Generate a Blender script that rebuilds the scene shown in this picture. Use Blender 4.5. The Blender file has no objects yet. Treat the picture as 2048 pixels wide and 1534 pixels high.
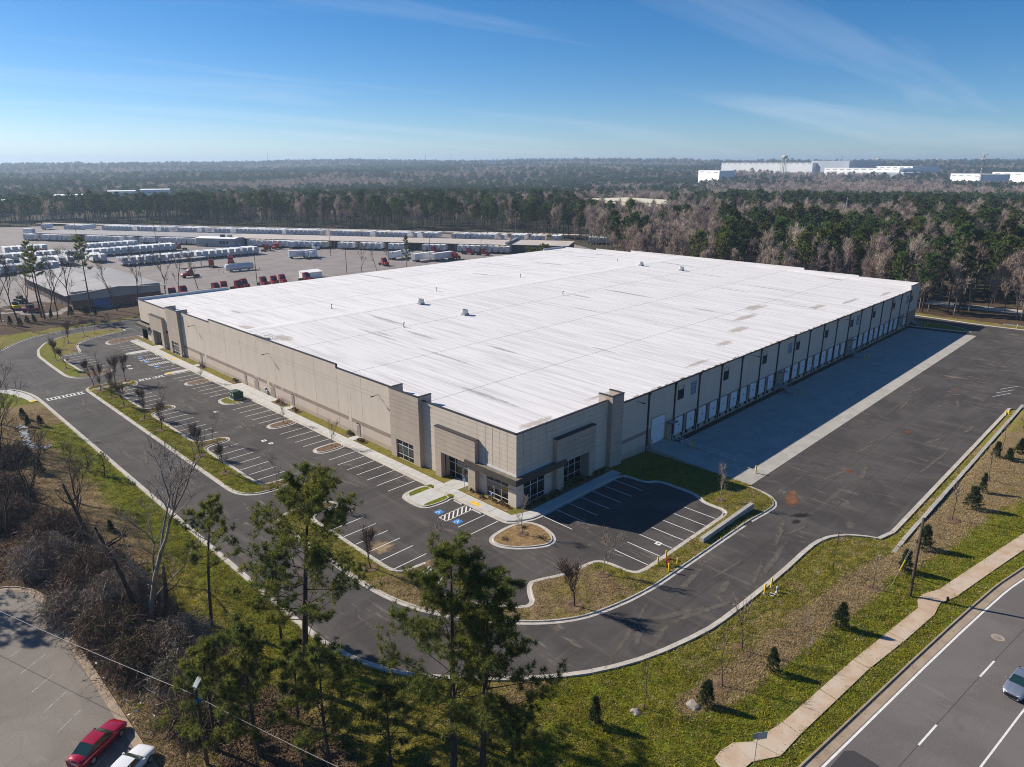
import bpy, bmesh, math, random
import numpy as np
from mathutils import Vector, Matrix, Quaternion

R = math.radians
random.seed(11)
rng = np.random.default_rng(11)
scene = bpy.context.scene
COL = scene.collection

# ------------------------------------------------------------------ camera
CAM_H = 46.8
cam_d = bpy.data.cameras.new('camera')
cam_d.sensor_width = 36.0
cam_d.sensor_fit = 'HORIZONTAL'
cam_d.lens = 24.69
cam_d.clip_start = 0.5
cam_d.clip_end = 60000
cam = bpy.data.objects.new('camera', cam_d)
COL.objects.link(cam)
pitch, roll, yaw = R(17.364), R(-0.047), R(44.532)
fw = Vector((math.cos(yaw)*math.cos(pitch), math.sin(yaw)*math.cos(pitch), -math.sin(pitch)))
rt = Vector((math.sin(yaw), -math.cos(yaw), 0))
dn = fw.cross(rt)
r2 = rt*math.cos(roll)+dn*math.sin(roll)
d2 = -rt*math.sin(roll)+dn*math.cos(roll)
mw = Matrix.Identity(4)
for i in range(3):
    mw[i][0] = r2[i]; mw[i][1] = -d2[i]; mw[i][2] = -fw[i]
mw.translation = Vector((0, 0, CAM_H))
cam.matrix_world = mw
scene.camera = cam

# ------------------------------------------------------------------ sky and sun
SUN = Vector((-0.308, 0.786, 0.536)).normalized()      # towards the sun
sun_el = math.asin(SUN.z)
sun_az = math.atan2(SUN.x, SUN.y)                      # clockwise from +Y
world = bpy.data.worlds.new('World')
scene.world = world
world.use_nodes = True
wt = world.node_tree
for n in list(wt.nodes): wt.nodes.remove(n)
wo = wt.nodes.new('ShaderNodeOutputWorld')
bg = wt.nodes.new('ShaderNodeBackground')
sky = wt.nodes.new('ShaderNodeTexSky')
sky.sky_type = 'NISHITA'
sky.sun_disc = False
sky.sun_elevation = sun_el
sky.sun_rotation = sun_az
sky.altitude = 0
sky.air_density = 0.7
sky.dust_density = 0.2
sky.ozone_density = 4.5
bg.inputs['Strength'].default_value = 0.074
# thin cirrus: stretched noise on the sky plane
tc = wt.nodes.new('ShaderNodeTexCoord')
sep = wt.nodes.new('ShaderNodeSeparateXYZ')
wt.links.new(tc.outputs['Generated'], sep.inputs[0])
def wmath(op, a, b=None):
    n = wt.nodes.new('ShaderNodeMath'); n.operation = op
    for k, v in enumerate((a, b)):
        if v is None: continue
        if isinstance(v, (int, float)): n.inputs[k].default_value = v
        else: wt.links.new(v, n.inputs[k])
    return n.outputs[0]
zz = wmath('MAXIMUM', wmath('ADD', sep.outputs[2], 0.06), 0.03)
cu = wmath('DIVIDE', sep.outputs[0], zz); cv = wmath('DIVIDE', sep.outputs[1], zz)
comb = wt.nodes.new('ShaderNodeCombineXYZ')
wt.links.new(cu, comb.inputs[0]); wt.links.new(cv, comb.inputs[1])
mp = wt.nodes.new('ShaderNodeMapping')
mp.inputs['Rotation'].default_value = (0, 0, R(38))
mp.inputs['Scale'].default_value = (0.22, 1.15, 1)
mp.inputs['Location'].default_value = (3.1, 1.7, 0)
wt.links.new(comb.outputs[0], mp.inputs['Vector'])
nz = wt.nodes.new('ShaderNodeTexNoise')
nz.inputs['Scale'].default_value = 0.55
nz.inputs['Detail'].default_value = 8
nz.inputs['Roughness'].default_value = 0.52
nz.inputs['Distortion'].default_value = 0.9
wt.links.new(mp.outputs[0], nz.inputs['Vector'])
cr = wt.nodes.new('ShaderNodeValToRGB')
cr.color_ramp.elements[0].position = 0.52; cr.color_ramp.elements[0].color = (0, 0, 0, 1)
cr.color_ramp.elements[1].position = 0.86; cr.color_ramp.elements[1].color = (1, 1, 1, 1)
wt.links.new(nz.outputs[0], cr.inputs[0])
cfac = wmath('MULTIPLY', cr.outputs[0], 0.42)
mixc = wt.nodes.new('ShaderNodeMix'); mixc.data_type = 'RGBA'
wt.links.new(cfac, mixc.inputs['Factor'])
hs = wt.nodes.new('ShaderNodeHueSaturation'); hs.inputs['Saturation'].default_value = 1.30
wt.links.new(sky.outputs[0], hs.inputs['Color'])
wt.links.new(hs.outputs[0], mixc.inputs['A'])
mixc.inputs['B'].default_value = (7.6, 8.4, 9.4, 1)
wt.links.new(mixc.outputs['Result'], bg.inputs[0])
wt.links.new(bg.outputs[0], wo.inputs[0])

sun_d = bpy.data.lights.new('sun', 'SUN')
sun_d.energy = 4.8
sun_d.angle = R(0.53)
sun_d.color = (1.0, 0.92, 0.80)
sun_o = bpy.data.objects.new('sun', sun_d)
COL.objects.link(sun_o)
sun_o.rotation_euler = SUN.to_track_quat('Z', 'Y').to_euler()
sun_o.location = (0, 0, 200)

vs = scene.view_settings
vs.view_transform = 'Standard'; vs.look = 'None'; vs.gamma = 1.0; vs.use_curve_mapping = False
vs.exposure = 0.6
scene.cycles.use_denoising = True
try:
    scene.cycles.denoiser = 'OPENIMAGEDENOISE'
    scene.cycles.denoising_prefilter = 'NONE'
except Exception: pass
scene.cycles.max_bounces = 4
scene.cycles.diffuse_bounces = 3
scene.cycles.glossy_bounces = 2
scene.cycles.transmission_bounces = 3
scene.cycles.volume_bounces = 0
scene.cycles.caustics_reflective = False
scene.cycles.caustics_refractive = False
scene.cycles.sample_clamp_indirect = 8.0
scene.cycles.filter_width = 1.0

# ------------------------------------------------------------------ materials
MATS = {}
def _link(nt, a, b): nt.links.new(a, b)
def nmat(name, c1, c2=None, scale=1.0, stretch=(1, 1, 1), detail=5, rough=0.85, bump=0.0, bscale=None, spec=0.25,
         metal=0.0, lo=0.35, hi=0.65, c3=None, s3=1.0, lo3=0.55, hi3=0.75, st3=(1, 1, 1), island=0.0, transl=0.0, coat=0.0):
    m = bpy.data.materials.new(name); m.use_nodes = True
    nt = m.node_tree; b = nt.nodes['Principled BSDF']
    b.inputs['Roughness'].default_value = rough
    b.inputs['Metallic'].default_value = metal
    b.inputs['Specular IOR Level'].default_value = spec
    if coat: b.inputs['Coat Weight'].default_value = coat
    col = None
    geo = nt.nodes.new('ShaderNodeNewGeometry')
    def noise(sc, st, det):
        mpn = nt.nodes.new('ShaderNodeMapping'); mpn.inputs['Scale'].default_value = st
        _link(nt, geo.outputs['Position'], mpn.inputs['Vector'])
        n = nt.nodes.new('ShaderNodeTexNoise')
        n.inputs['Scale'].default_value = sc; n.inputs['Detail'].default_value = det
        n.inputs['Roughness'].default_value = 0.6
        _link(nt, mpn.outputs[0], n.inputs['Vector'])
        return n.outputs[0]
    def ramp(v, lo_, hi_):
        r_ = nt.nodes.new('ShaderNodeMapRange'); r_.interpolation_type = 'SMOOTHSTEP'
        r_.inputs['From Min'].default_value = lo_; r_.inputs['From Max'].default_value = hi_
        _link(nt, v, r_.inputs['Value']); return r_.outputs[0]
    def mix(f, a, bb):
        x = nt.nodes.new('ShaderNodeMix'); x.data_type = 'RGBA'
        if isinstance(f, float): x.inputs['Factor'].default_value = f
        else: _link(nt, f, x.inputs['Factor'])
        for k, v in (('A', a), ('B', bb)):
            if isinstance(v, tuple): x.inputs[k].default_value = (*v, 1)
            else: _link(nt, v, x.inputs[k])
        return x.outputs['Result']
    col = tuple(c1)
    if c2 is not None:
        col = mix(ramp(noise(scale, stretch, detail), lo, hi), col, tuple(c2))
    if c3 is not None:
        col = mix(ramp(noise(s3, st3, detail), lo3, hi3), col, tuple(c3))
    if island:
        hv = nt.nodes.new('ShaderNodeHueSaturation')
        r_ = nt.nodes.new('ShaderNodeMapRange')
        r_.inputs['To Min'].default_value = 1-island; r_.inputs['To Max'].default_value = 1+island
        _link(nt, geo.outputs['Random Per Island'], r_.inputs['Value'])
        _link(nt, r_.outputs[0], hv.inputs['Value'])
        if isinstance(col, tuple): hv.inputs['Color'].default_value = (*col, 1)
        else: _link(nt, col, hv.inputs['Color'])
        col = hv.outputs[0]
    if isinstance(col, tuple): b.inputs['Base Color'].default_value = (*col, 1)
    else: _link(nt, col, b.inputs['Base Color'])
    if bump:
        bn = nt.nodes.new('ShaderNodeBump'); bn.inputs['Strength'].default_value = min(1.0, bump)
        bn.inputs['Distance'].default_value = 0.05*max(1, bump)
        _link(nt, noise(bscale or scale*4, stretch, 4), bn.inputs['Height'])
        _link(nt, bn.outputs[0], b.inputs['Normal'])
    if transl:
        out = nt.nodes['Material Output']
        tr = nt.nodes.new('ShaderNodeBsdfTranslucent')
        if isinstance(col, tuple): tr.inputs[0].default_value = (*col, 1)
        else: _link(nt, col, tr.inputs[0])
        ms = nt.nodes.new('ShaderNodeMixShader'); ms.inputs[0].default_value = transl
        _link(nt, b.outputs[0], ms.inputs[1]); _link(nt, tr.outputs[0], ms.inputs[2])
        _link(nt, ms.outputs[0], out.inputs['Surface'])
    MATS[name] = m
    return m

def per_tree(name, val=.35, hue=.03):
    m = MATS[name]; nt = m.node_tree; b = nt.nodes['Principled BSDF']; src = b.inputs['Base Color'].links[0].from_socket
    oi = nt.nodes.new('ShaderNodeObjectInfo'); hv = nt.nodes.new('ShaderNodeHueSaturation')
    for a, lo_, hi_ in (('Value', 1-val, 1+val), ('Hue', .5-hue, .5+hue)):
        r_ = nt.nodes.new('ShaderNodeMapRange'); r_.inputs['To Min'].default_value = lo_; r_.inputs['To Max'].default_value = hi_
        nt.links.new(oi.outputs['Random'], r_.inputs['Value']); nt.links.new(r_.outputs[0], hv.inputs[a])
    nt.links.new(src, hv.inputs['Color'])
    for l in list(src.links):
        if l.to_node.name != hv.name: nt.links.new(hv.outputs[0], l.to_socket)

def glass_mat(name, col, rough=0.05, spec=0.6):
    return nmat(name, col, rough=rough, spec=spec)

def srf(r, g, b):            # sRGB 0-255 to linear
    f = lambda v: ((v/255+0.055)/1.055)**2.4 if v > 10 else v/255/12.92
    return (f(r), f(g), f(b))

# walls (painted tilt-up concrete)
nmat('wall_beige', (.60, .515, .425), (.56, .48, .395), 0.6, (1, 1, .25), rough=.9, bump=.05, bscale=14, c3=(.50, .43, .355), s3=.35, lo3=.60, hi3=.95, st3=(1, 1, .12))
nmat('wall_tan', (.44, .365, .295), (.405, .335, .27), 0.6, (1, 1, .3), rough=.9, bump=.05, bscale=14)
nmat('wall_brown', (.30, .235, .19), (.275, .215, .172), 0.7, (1, 1, .3), rough=.9, bump=.05, bscale=14)
nmat('wall_rose', (.55, .455, .38), (.52, .43, .36), 0.6, (1, 1, .3), rough=.9)
nmat('coping', (.045, .04, .04), rough=.5, spec=.4)
nmat('fascia', (.055, .047, .038), (.07, .06, .048), .8, rough=.55, spec=.4)
nmat('canopy_top', (.20, .17, .13), (.14, .12, .09), 1.2, rough=.95)
nmat('flashing', (.62, .62, .60), rough=.5)
nmat('glass_dark', (.006, .008, .012), rough=.04, spec=.7)
nmat('glass_sky_painted', (.10, .16, .24), (.30, .34, .38), 1.5, (1, 1, 2), rough=.08, spec=.8)  # sky reflection put into the glass colour as blue and pale patches
nmat('mullion', (.66, .66, .65), rough=.45, spec=.4)
nmat('glass_light_painted', (.55, .48, .34), rough=.8)  # light in the top of the dark windows, put into a beige colour
nmat('door_white', (.72, .74, .76), (.66, .68, .70), .9, rough=.55)
nmat('door_tan', (.30, .25, .20), rough=.6)
nmat('rubber', (.012, .012, .013), rough=.8)
nmat('downspout', (.035, .028, .024), rough=.5)
nmat('steel_galv', (.42, .43, .44), (.34, .35, .36), 2.0, rough=.5, metal=.4)
nmat('steel_dark', (.05, .05, .052), rough=.55, metal=.2)
nmat('yellow_paint', (.72, .52, .02), (.62, .44, .02), 3.0, rough=.55)
nmat('tactile_yellow', (.80, .50, .03), (.70, .43, .03), 2.5, rough=.8, bump=.3, bscale=20)
nmat('roof_white', (.72, .695, .69), (.57, .55, .55), .9, (1.6, .06, 1), detail=9, rough=.85, spec=.12, lo=.42, hi=.66, c3=(.42, .395, .38), s3=.42, st3=(2.2, .07, 1), lo3=.56, hi3=.84)
nmat('roof_ridge', (.73, .71, .70), (.68, .66, .655), .4, (.5, .3, 1), rough=.75, spec=.2)
nmat('roof_rust', (.45, .33, .2), rough=.9)
nmat('concrete', (.40, .375, .335), (.33, .31, .28), .5, detail=8, rough=.93, bump=.04, c3=(.27, .25, .22), s3=.16, lo3=.55, hi3=.9)
nmat('concrete_new', (.52, .505, .475), (.46, .445, .42), .7, detail=8, rough=.92, bump=.03, c3=(.38, .36, .33), s3=.25, lo3=.6, hi3=.95)
nmat('concrete_kerb', (.50, .465, .415), (.41, .37, .325), .8, detail=8, rough=.93, c3=(.36, .25, .17), s3=.22, lo3=.60, hi3=.85)
nmat('concrete_old', (.36, .28, .205), (.30, .225, .16), .6, detail=8, rough=.95, c3=(.20, .15, .11), s3=.3, lo3=.58, hi3=.85)
nmat('public_walk', (.50, .385, .285), (.43, .305, .205), .55, detail=8, rough=.95, c3=(.52, .45, .36), s3=.2, lo3=.45, hi3=.75)
nmat('paint_white', (.74, .73, .70), (.62, .61, .58), 2.2, detail=8, rough=.7)
nmat('paint_worn', (.40, .385, .36), (.22, .20, .185), 2.4, detail=8, rough=.85)
nmat('paint_blue', (.035, .22, .56), (.03, .19, .50), 2.0, rough=.7)
nmat('mulch', (.17, .105, .062), (.105, .064, .040), 2.6, detail=10, rough=.98, bump=1.0, bscale=9, c3=(.25, .165, .095), s3=1.3, lo3=.5, hi3=.72)
nmat('pine_straw', (.27, .175, .075), (.175, .11, .05), 2.0, detail=10, rough=.98, bump=1.0, bscale=8, c3=(.40, .25, .10), s3=1.5, lo3=.5, hi3=.75)
nmat('asphalt_seam', (.022, .020, .020), (.045, .041, .040), .6, rough=.9)
nmat('rust', (.22, .075, .03), (.12, .05, .03), 3, rough=.9)
nmat('manhole_iron', (.26, .24, .22), (.18, .165, .15), 4, rough=.7)
nmat('bark_pine', (.085, .062, .048), (.055, .04, .032), 3, (1, 1, .3), rough=.95, bump=.8, bscale=8)
nmat('bark_grey', (.30, .265, .225), (.16, .135, .11), 1.2, (1, 1, .35), rough=.9)
nmat('bark_dark', (.075, .055, .042), (.05, .036, .028), 2, rough=.95)
nmat('twig_brown', (.23, .155, .11), (.135, .09, .064), .8, rough=.95, island=.35)
nmat('twig_grey', (.33, .265, .215), (.20, .155, .12), .6, rough=.95, island=.35)
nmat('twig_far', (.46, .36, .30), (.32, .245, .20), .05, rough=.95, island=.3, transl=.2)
nmat('twig_pale', (.36, .30, .25), (.26, .21, .17), .8, rough=.95, island=.2)
nmat('needles', (.185, .195, .042), (.102, .128, .028), .35, rough=.75, spec=.2, island=.45, transl=.5, c3=(.28, .25, .045), s3=.22, lo3=.5, hi3=.75)
nmat('needles_mid', (.130, .160, .042), (.070, .108, .030), .06, rough=.8, spec=.1, island=.45, transl=.3, c3=(.190, .180, .042), s3=.035, lo3=.48, hi3=.7)
nmat('needles_far', (.090, .125, .044), (.055, .090, .034), .012, rough=.85, spec=.1, island=.45, transl=.25, c3=(.100, .120, .035), s3=.008, lo3=.48, hi3=.7)
nmat('evergreen', (.055, .075, .026), (.030, .048, .018), 1.5, rough=.8, island=.5, transl=.15)
nmat('leaf_olive', (.085, .085, .028), (.055, .06, .02), 1.0, rough=.8, island=.5, transl=.25)
nmat('pole_wood', (.10, .075, .052), (.065, .048, .035), 2, (1, 1, .2), rough=.95)
nmat('wire', (.40, .38, .36), rough=.6)
nmat('wire_dark', (.06, .06, .06), rough=.6)
nmat('car_red', (.36, .004, .022), rough=.22, spec=.5, coat=.8, metal=.25)
nmat('car_white', (.72, .72, .74), rough=.25, spec=.5, coat=.6)
nmat('car_silver', (.30, .335, .41), rough=.28, spec=.5, coat=.8, metal=.55)
nmat('car_glass', (.012, .035, .035), rough=.03, spec=.8)
nmat('car_trim', (.012, .012, .013), rough=.5)
nmat('lamp_clear', (.55, .55, .56), rough=.15, spec=.7)
nmat('lamp_red', (.35, .01, .01), rough=.2, spec=.6)
nmat('rim', (.50, .51, .53), rough=.3, metal=.7)
nmat('truck_red', (.33, .012, .02), (.27, .012, .018), .3, rough=.35, spec=.5)
nmat('truck_white', (.66, .68, .70), rough=.4)
nmat('truck_blue', (.04, .13, .32), rough=.4)
nmat('trailer_white', (.80, .80, .80), (.72, .73, .74), .12, rough=.5)
nmat('trailer_silver', (.46, .48, .51), (.52, .54, .57), .12, rough=.45, metal=.2)
nmat('letter_red', (.42, .03, .03), rough=.5)
nmat('metal_roof_grey', (.40, .375, .355), (.34, .315, .30), .12, (1, 1, 1), rough=.6, c3=(.30, .24, .20), s3=.06, lo3=.6, hi3=.9)
nmat('metal_roof_tan', (.56, .49, .43), (.50, .43, .375), .1, rough=.6, c3=(.38, .24, .17), s3=.14, lo3=.62, hi3=.85)
nmat('metal_wall_grey', (.34, .345, .355), (.29, .295, .305), .2, (1, 1, .2), rough=.6)
nmat('metal_wall_dark', (.085, .08, .082), (.06, .057, .058), .2, rough=.7)
nmat('far_white', (.86, .85, .83), (.80, .79, .77), .02, rough=.7)
nmat('far_cream', (.66, .60, .46), (.60, .54, .41), .03, rough=.8)
nmat('far_grey', (.30, .33, .38), (.27, .30, .35), .02, rough=.7)
nmat('transformer_green', (.03, .085, .05), rough=.5)
nmat('sign_grey', (.46, .50, .50), rough=.4, metal=.3)
nmat('sign_blue', (.03, .20, .50), rough=.5)
nmat('hydrant_silver', (.50, .50, .51), rough=.4, metal=.4)
nmat('hydrant_red', (.36, .03, .03), rough=.5)
nmat('rock', (.33, .29, .25), (.24, .21, .185), 1.5, rough=.95)
nmat('plastic_trash', (.68, .70, .72), rough=.6)
nmat('gravel_pale', (.46, .42, .38), (.37, .335, .30), .3, rough=.97)
nmat('clay', (.36, .17, .075), (.28, .13, .06), .5, rough=.97)
def fade_mat(name, col, thr=.5, amax=.8):
    nmat(name, col, tuple(v*.7 for v in col), 1.2, rough=.97); m = MATS[name]; nt = m.node_tree; out = nt.nodes['Material Output']; b = nt.nodes['Principled BSDF']
    at = nt.nodes.new('ShaderNodeAttribute'); at.attribute_name = 'fade'; geo = nt.nodes.new('ShaderNodeNewGeometry')
    n = nt.nodes.new('ShaderNodeTexNoise'); n.inputs['Scale'].default_value = 1.6; n.inputs['Detail'].default_value = 8; nt.links.new(geo.outputs['Position'], n.inputs['Vector'])
    ad = nt.nodes.new('ShaderNodeMath'); ad.operation = 'ADD'; nt.links.new(at.outputs['Fac'], ad.inputs[0]); nt.links.new(n.outputs[0], ad.inputs[1])
    r_ = nt.nodes.new('ShaderNodeMapRange'); r_.inputs['From Min'].default_value = .55+thr*.2; r_.inputs['From Max'].default_value = 1.25; r_.inputs['To Max'].default_value = amax; nt.links.new(ad.outputs[0], r_.inputs['Value'])
    tr = nt.nodes.new('ShaderNodeBsdfTransparent'); ms = nt.nodes.new('ShaderNodeMixShader'); nt.links.new(r_.outputs[0], ms.inputs[0]); nt.links.new(tr.outputs[0], ms.inputs[1]); nt.links.new(b.outputs[0], ms.inputs[2]); nt.links.new(ms.outputs[0], out.inputs['Surface'])
fade_mat('roof_stain', (.52, .44, .35), 1.0, .42); fade_mat('roof_grime', (.40, .385, .375), 1.2, .38); fade_mat('dust_sand', (.36, .26, .15)); fade_mat('dust_rust', (.26, .12, .06)); fade_mat('dust_pale', (.15, .13, .112), .9); fade_mat('damp_dark', (.02, .018, .018))
nmat('tank_white', (.60, .63, .66), (.52, .55, .58), .4, rough=.5)

for _n in ('needles_mid', 'needles_far'): per_tree(_n, .42, .03)
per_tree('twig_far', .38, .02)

def asphalt(name, base, var, dust, dust_amt=.35, crack=0.0):
    m = bpy.data.materials.new(name); m.use_nodes = True
    nt = m.node_tree; b = nt.nodes['Principled BSDF']
    b.inputs['Roughness'].default_value = .9; b.inputs['Specular IOR Level'].default_value = .22
    geo = nt.nodes.new('ShaderNodeNewGeometry')
    def noise(sc, st=(1, 1, 1), det=6, dist=0.0, rot=0.0):
        mpn = nt.nodes.new('ShaderNodeMapping'); mpn.inputs['Scale'].default_value = st
        mpn.inputs['Rotation'].default_value = (0, 0, rot)
        _link(nt, geo.outputs['Position'], mpn.inputs['Vector'])
        n = nt.nodes.new('ShaderNodeTexNoise'); n.inputs['Scale'].default_value = sc
        n.inputs['Detail'].default_value = det; n.inputs['Roughness'].default_value = .62
        n.inputs['Distortion'].default_value = dist
        _link(nt, mpn.outputs[0], n.inputs['Vector']); return n.outputs[0]
    def rmp(v, a, c):
        r_ = nt.nodes.new('ShaderNodeMapRange'); r_.interpolation_type = 'SMOOTHSTEP'
        r_.inputs['From Min'].default_value = a; r_.inputs['From Max'].default_value = c
        _link(nt, v, r_.inputs['Value']); return r_.outputs[0]
    def mul(a, c):
        n = nt.nodes.new('ShaderNodeMath'); n.operation = 'MULTIPLY'
        for k, v in enumerate((a, c)):
            if isinstance(v, float): n.inputs[k].default_value = v
            else: _link(nt, v, n.inputs[k])
        return n.outputs[0]
    def mix(f, a, c):
        x = nt.nodes.new('ShaderNodeMix'); x.data_type = 'RGBA'
        _link(nt, f, x.inputs['Factor'])
        for k, v in (('A', a), ('B', c)):
            if isinstance(v, tuple): x.inputs[k].default_value = (*v, 1)
            else: _link(nt, v, x.inputs[k])
        return x.outputs['Result']
    c = mix(rmp(noise(.13, (1, 1, 1), 8, .6), .38, .64), base, var)
    c = mix(mul(rmp(noise(9.0, det=3), .45, .8), .30), c, tuple(min(1, v*1.9) for v in var))
    # long rolling/traffic streaks along both travel directions
    c = mix(mul(rmp(noise(.9, (1, .05, 1), 5, .35), .52, .78), dust_amt*.55), c, dust)
    c = mix(mul(rmp(noise(.9, (.05, 1, 1), 5, .35), .54, .80), dust_amt*.55), c, dust)
    # swirled tyre dust
    c = mix(mul(mul(rmp(noise(.45, (1, .22, 1), 7, 2.6, R(33)), .55, .74), rmp(noise(.05, det=2), .46, .58)), dust_amt*1.9), c, dust)
    # dark damp/oil patches
    c = mix(mul(rmp(noise(.2, det=5), .66, .78), .5), c, tuple(v*.55 for v in base))
    if crack:
        vo = nt.nodes.new('ShaderNodeTexVoronoi'); vo.feature = 'DISTANCE_TO_EDGE'; vo.inputs['Scale'].default_value = .22
        _link(nt, geo.outputs['Position'], vo.inputs['Vector'])
        c = mix(mul(rmp(vo.outputs['Distance'], .012, .004), crack), c, tuple(v*.4 for v in base))
    _link(nt, c, b.inputs['Base Color'])
    bn = nt.nodes.new('ShaderNodeBump'); bn.inputs['Strength'].default_value = .25; bn.inputs['Distance'].default_value = .02
    _link(nt, noise(14, det=3), bn.inputs['Height']); _link(nt, bn.outputs[0], b.inputs['Normal'])
    MATS[name] = m; return m
asphalt('asphalt_new', (.052, .0455, .043), (.080, .071, .066), (.20, .165, .135), .55)
asphalt('asphalt_road', (.125, .109, .103), (.152, .134, .127), (.21, .185, .165), .30)
asphalt('asphalt_patch', (.052, .047, .050), (.062, .057, .060), (.12, .11, .10), .2)
asphalt('asphalt_old', (.165, .145, .125), (.205, .180, .155), (.27, .235, .195), .45, .12)
asphalt('asphalt_yard', (.215, .185, .172), (.265, .232, .215), (.33, .29, .265), .35, .1)

def ground_material():
    m = bpy.data.materials.new('ground_cover'); m.use_nodes = True
    nt = m.node_tree; b = nt.nodes['Principled BSDF']
    b.inputs['Roughness'].default_value = .97; b.inputs['Specular IOR Level'].default_value = .08
    geo = nt.nodes.new('ShaderNodeNewGeometry')
    def noise(sc, det=8, st=(1, 1, 1), dist=0.0):
        mpn = nt.nodes.new('ShaderNodeMapping'); mpn.inputs['Scale'].default_value = st
        _link(nt, geo.outputs['Position'], mpn.inputs['Vector'])
        n = nt.nodes.new('ShaderNodeTexNoise'); n.inputs['Scale'].default_value = sc
        n.inputs['Detail'].default_value = det; n.inputs['Roughness'].default_value = .65
        n.inputs['Distortion'].default_value = dist
        _link(nt, mpn.outputs[0], n.inputs['Vector']); return n.outputs[0]
    def rmp(v, a, c):
        r_ = nt.nodes.new('ShaderNodeMapRange'); r_.interpolation_type = 'SMOOTHSTEP'
        r_.inputs['From Min'].default_value = a; r_.inputs['From Max'].default_value = c
        _link(nt, v, r_.inputs['Value']); return r_.outputs[0]
    def op(o, a, c):
        n = nt.nodes.new('ShaderNodeMath'); n.operation = o
        for k, v in enumerate((a, c)):
            if isinstance(v, (int, float)): n.inputs[k].default_value = v
            else: _link(nt, v, n.inputs[k])
        return n.outputs[0]
    def mix(f, a, c):
        x = nt.nodes.new('ShaderNodeMix'); x.data_type = 'RGBA'
        _link(nt, f, x.inputs['Factor'])
        for k, v in (('A', a), ('B', c)):
            if isinstance(v, tuple): x.inputs[k].default_value = (*v, 1)
            else: _link(nt, v, x.inputs[k])
        return x.outputs['Result']
    def attr(n):
        a = nt.nodes.new('ShaderNodeAttribute'); a.attribute_name = n; return a.outputs['Fac']
    n_big = noise(.16); n_mid = noise(.7, 9); n_fine = noise(3.2, 6, (1, 1, 1), .5)
    n_edge = op('ADD', op('MULTIPLY', noise(.35, 9), .75), op('MULTIPLY', n_fine, .25))
    grass = mix(rmp(n_mid, .36, .66), (.215, .175, .034), (.130, .128, .022))
    grass = mix(op('MULTIPLY', rmp(n_fine, .48, .66), .75), grass, (.27, .205, .085))
    grass = mix(op('MULTIPLY', rmp(noise(1.6, 7), .54, .68), .7), grass, (.055, .070, .012))
    lush = mix(rmp(n_mid, .35, .65), (.105, .135, .011), (.19, .185, .014))
    lush = mix(op('MULTIPLY', rmp(n_fine, .48, .64), .7), lush, (.026, .052, .005))
    lush = mix(op('MULTIPLY', rmp(noise(1.3, 7), .52, .66), .6), lush, (.165, .150, .018))
    straw = mix(rmp(n_fine, .36, .66), (.27, .195, .105), (.17, .115, .058))
    straw = mix(op('MULTIPLY', rmp(n_mid, .52, .7), .55), straw, (.13, .115, .035))
    litter = mix(rmp(n_fine, .35, .65), (.115, .075, .045), (.060, .040, .026))
    litter = mix(op('MULTIPLY', rmp(n_mid, .5, .72), .5), litter, (.165, .115, .07))
    clay = mix(rmp(n_fine, .4, .6), (.33, .165, .075), (.24, .12, .06))
    def amt(a): return rmp(op('ADD', op('SUBTRACT', attr(a), .5), op('MULTIPLY', op('SUBTRACT', n_edge, .5), 2.2)), -.16, .16)
    c = mix(amt('lush'), grass, lush)
    c = mix(amt('straw'), c, straw)
    c = mix(amt('litter'), c, litter)
    c = mix(amt('clay'), c, clay)
    _link(nt, c, b.inputs['Base Color'])
    bn = nt.nodes.new('ShaderNodeBump'); bn.inputs['Strength'].default_value = .9; bn.inputs['Distance'].default_value = .12
    _link(nt, op('ADD', n_fine, op('MULTIPLY', noise(11, 3), .6)), bn.inputs['Height']); _link(nt, bn.outputs[0], b.inputs['Normal'])
    MATS['ground_cover'] = m
ground_material()

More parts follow.
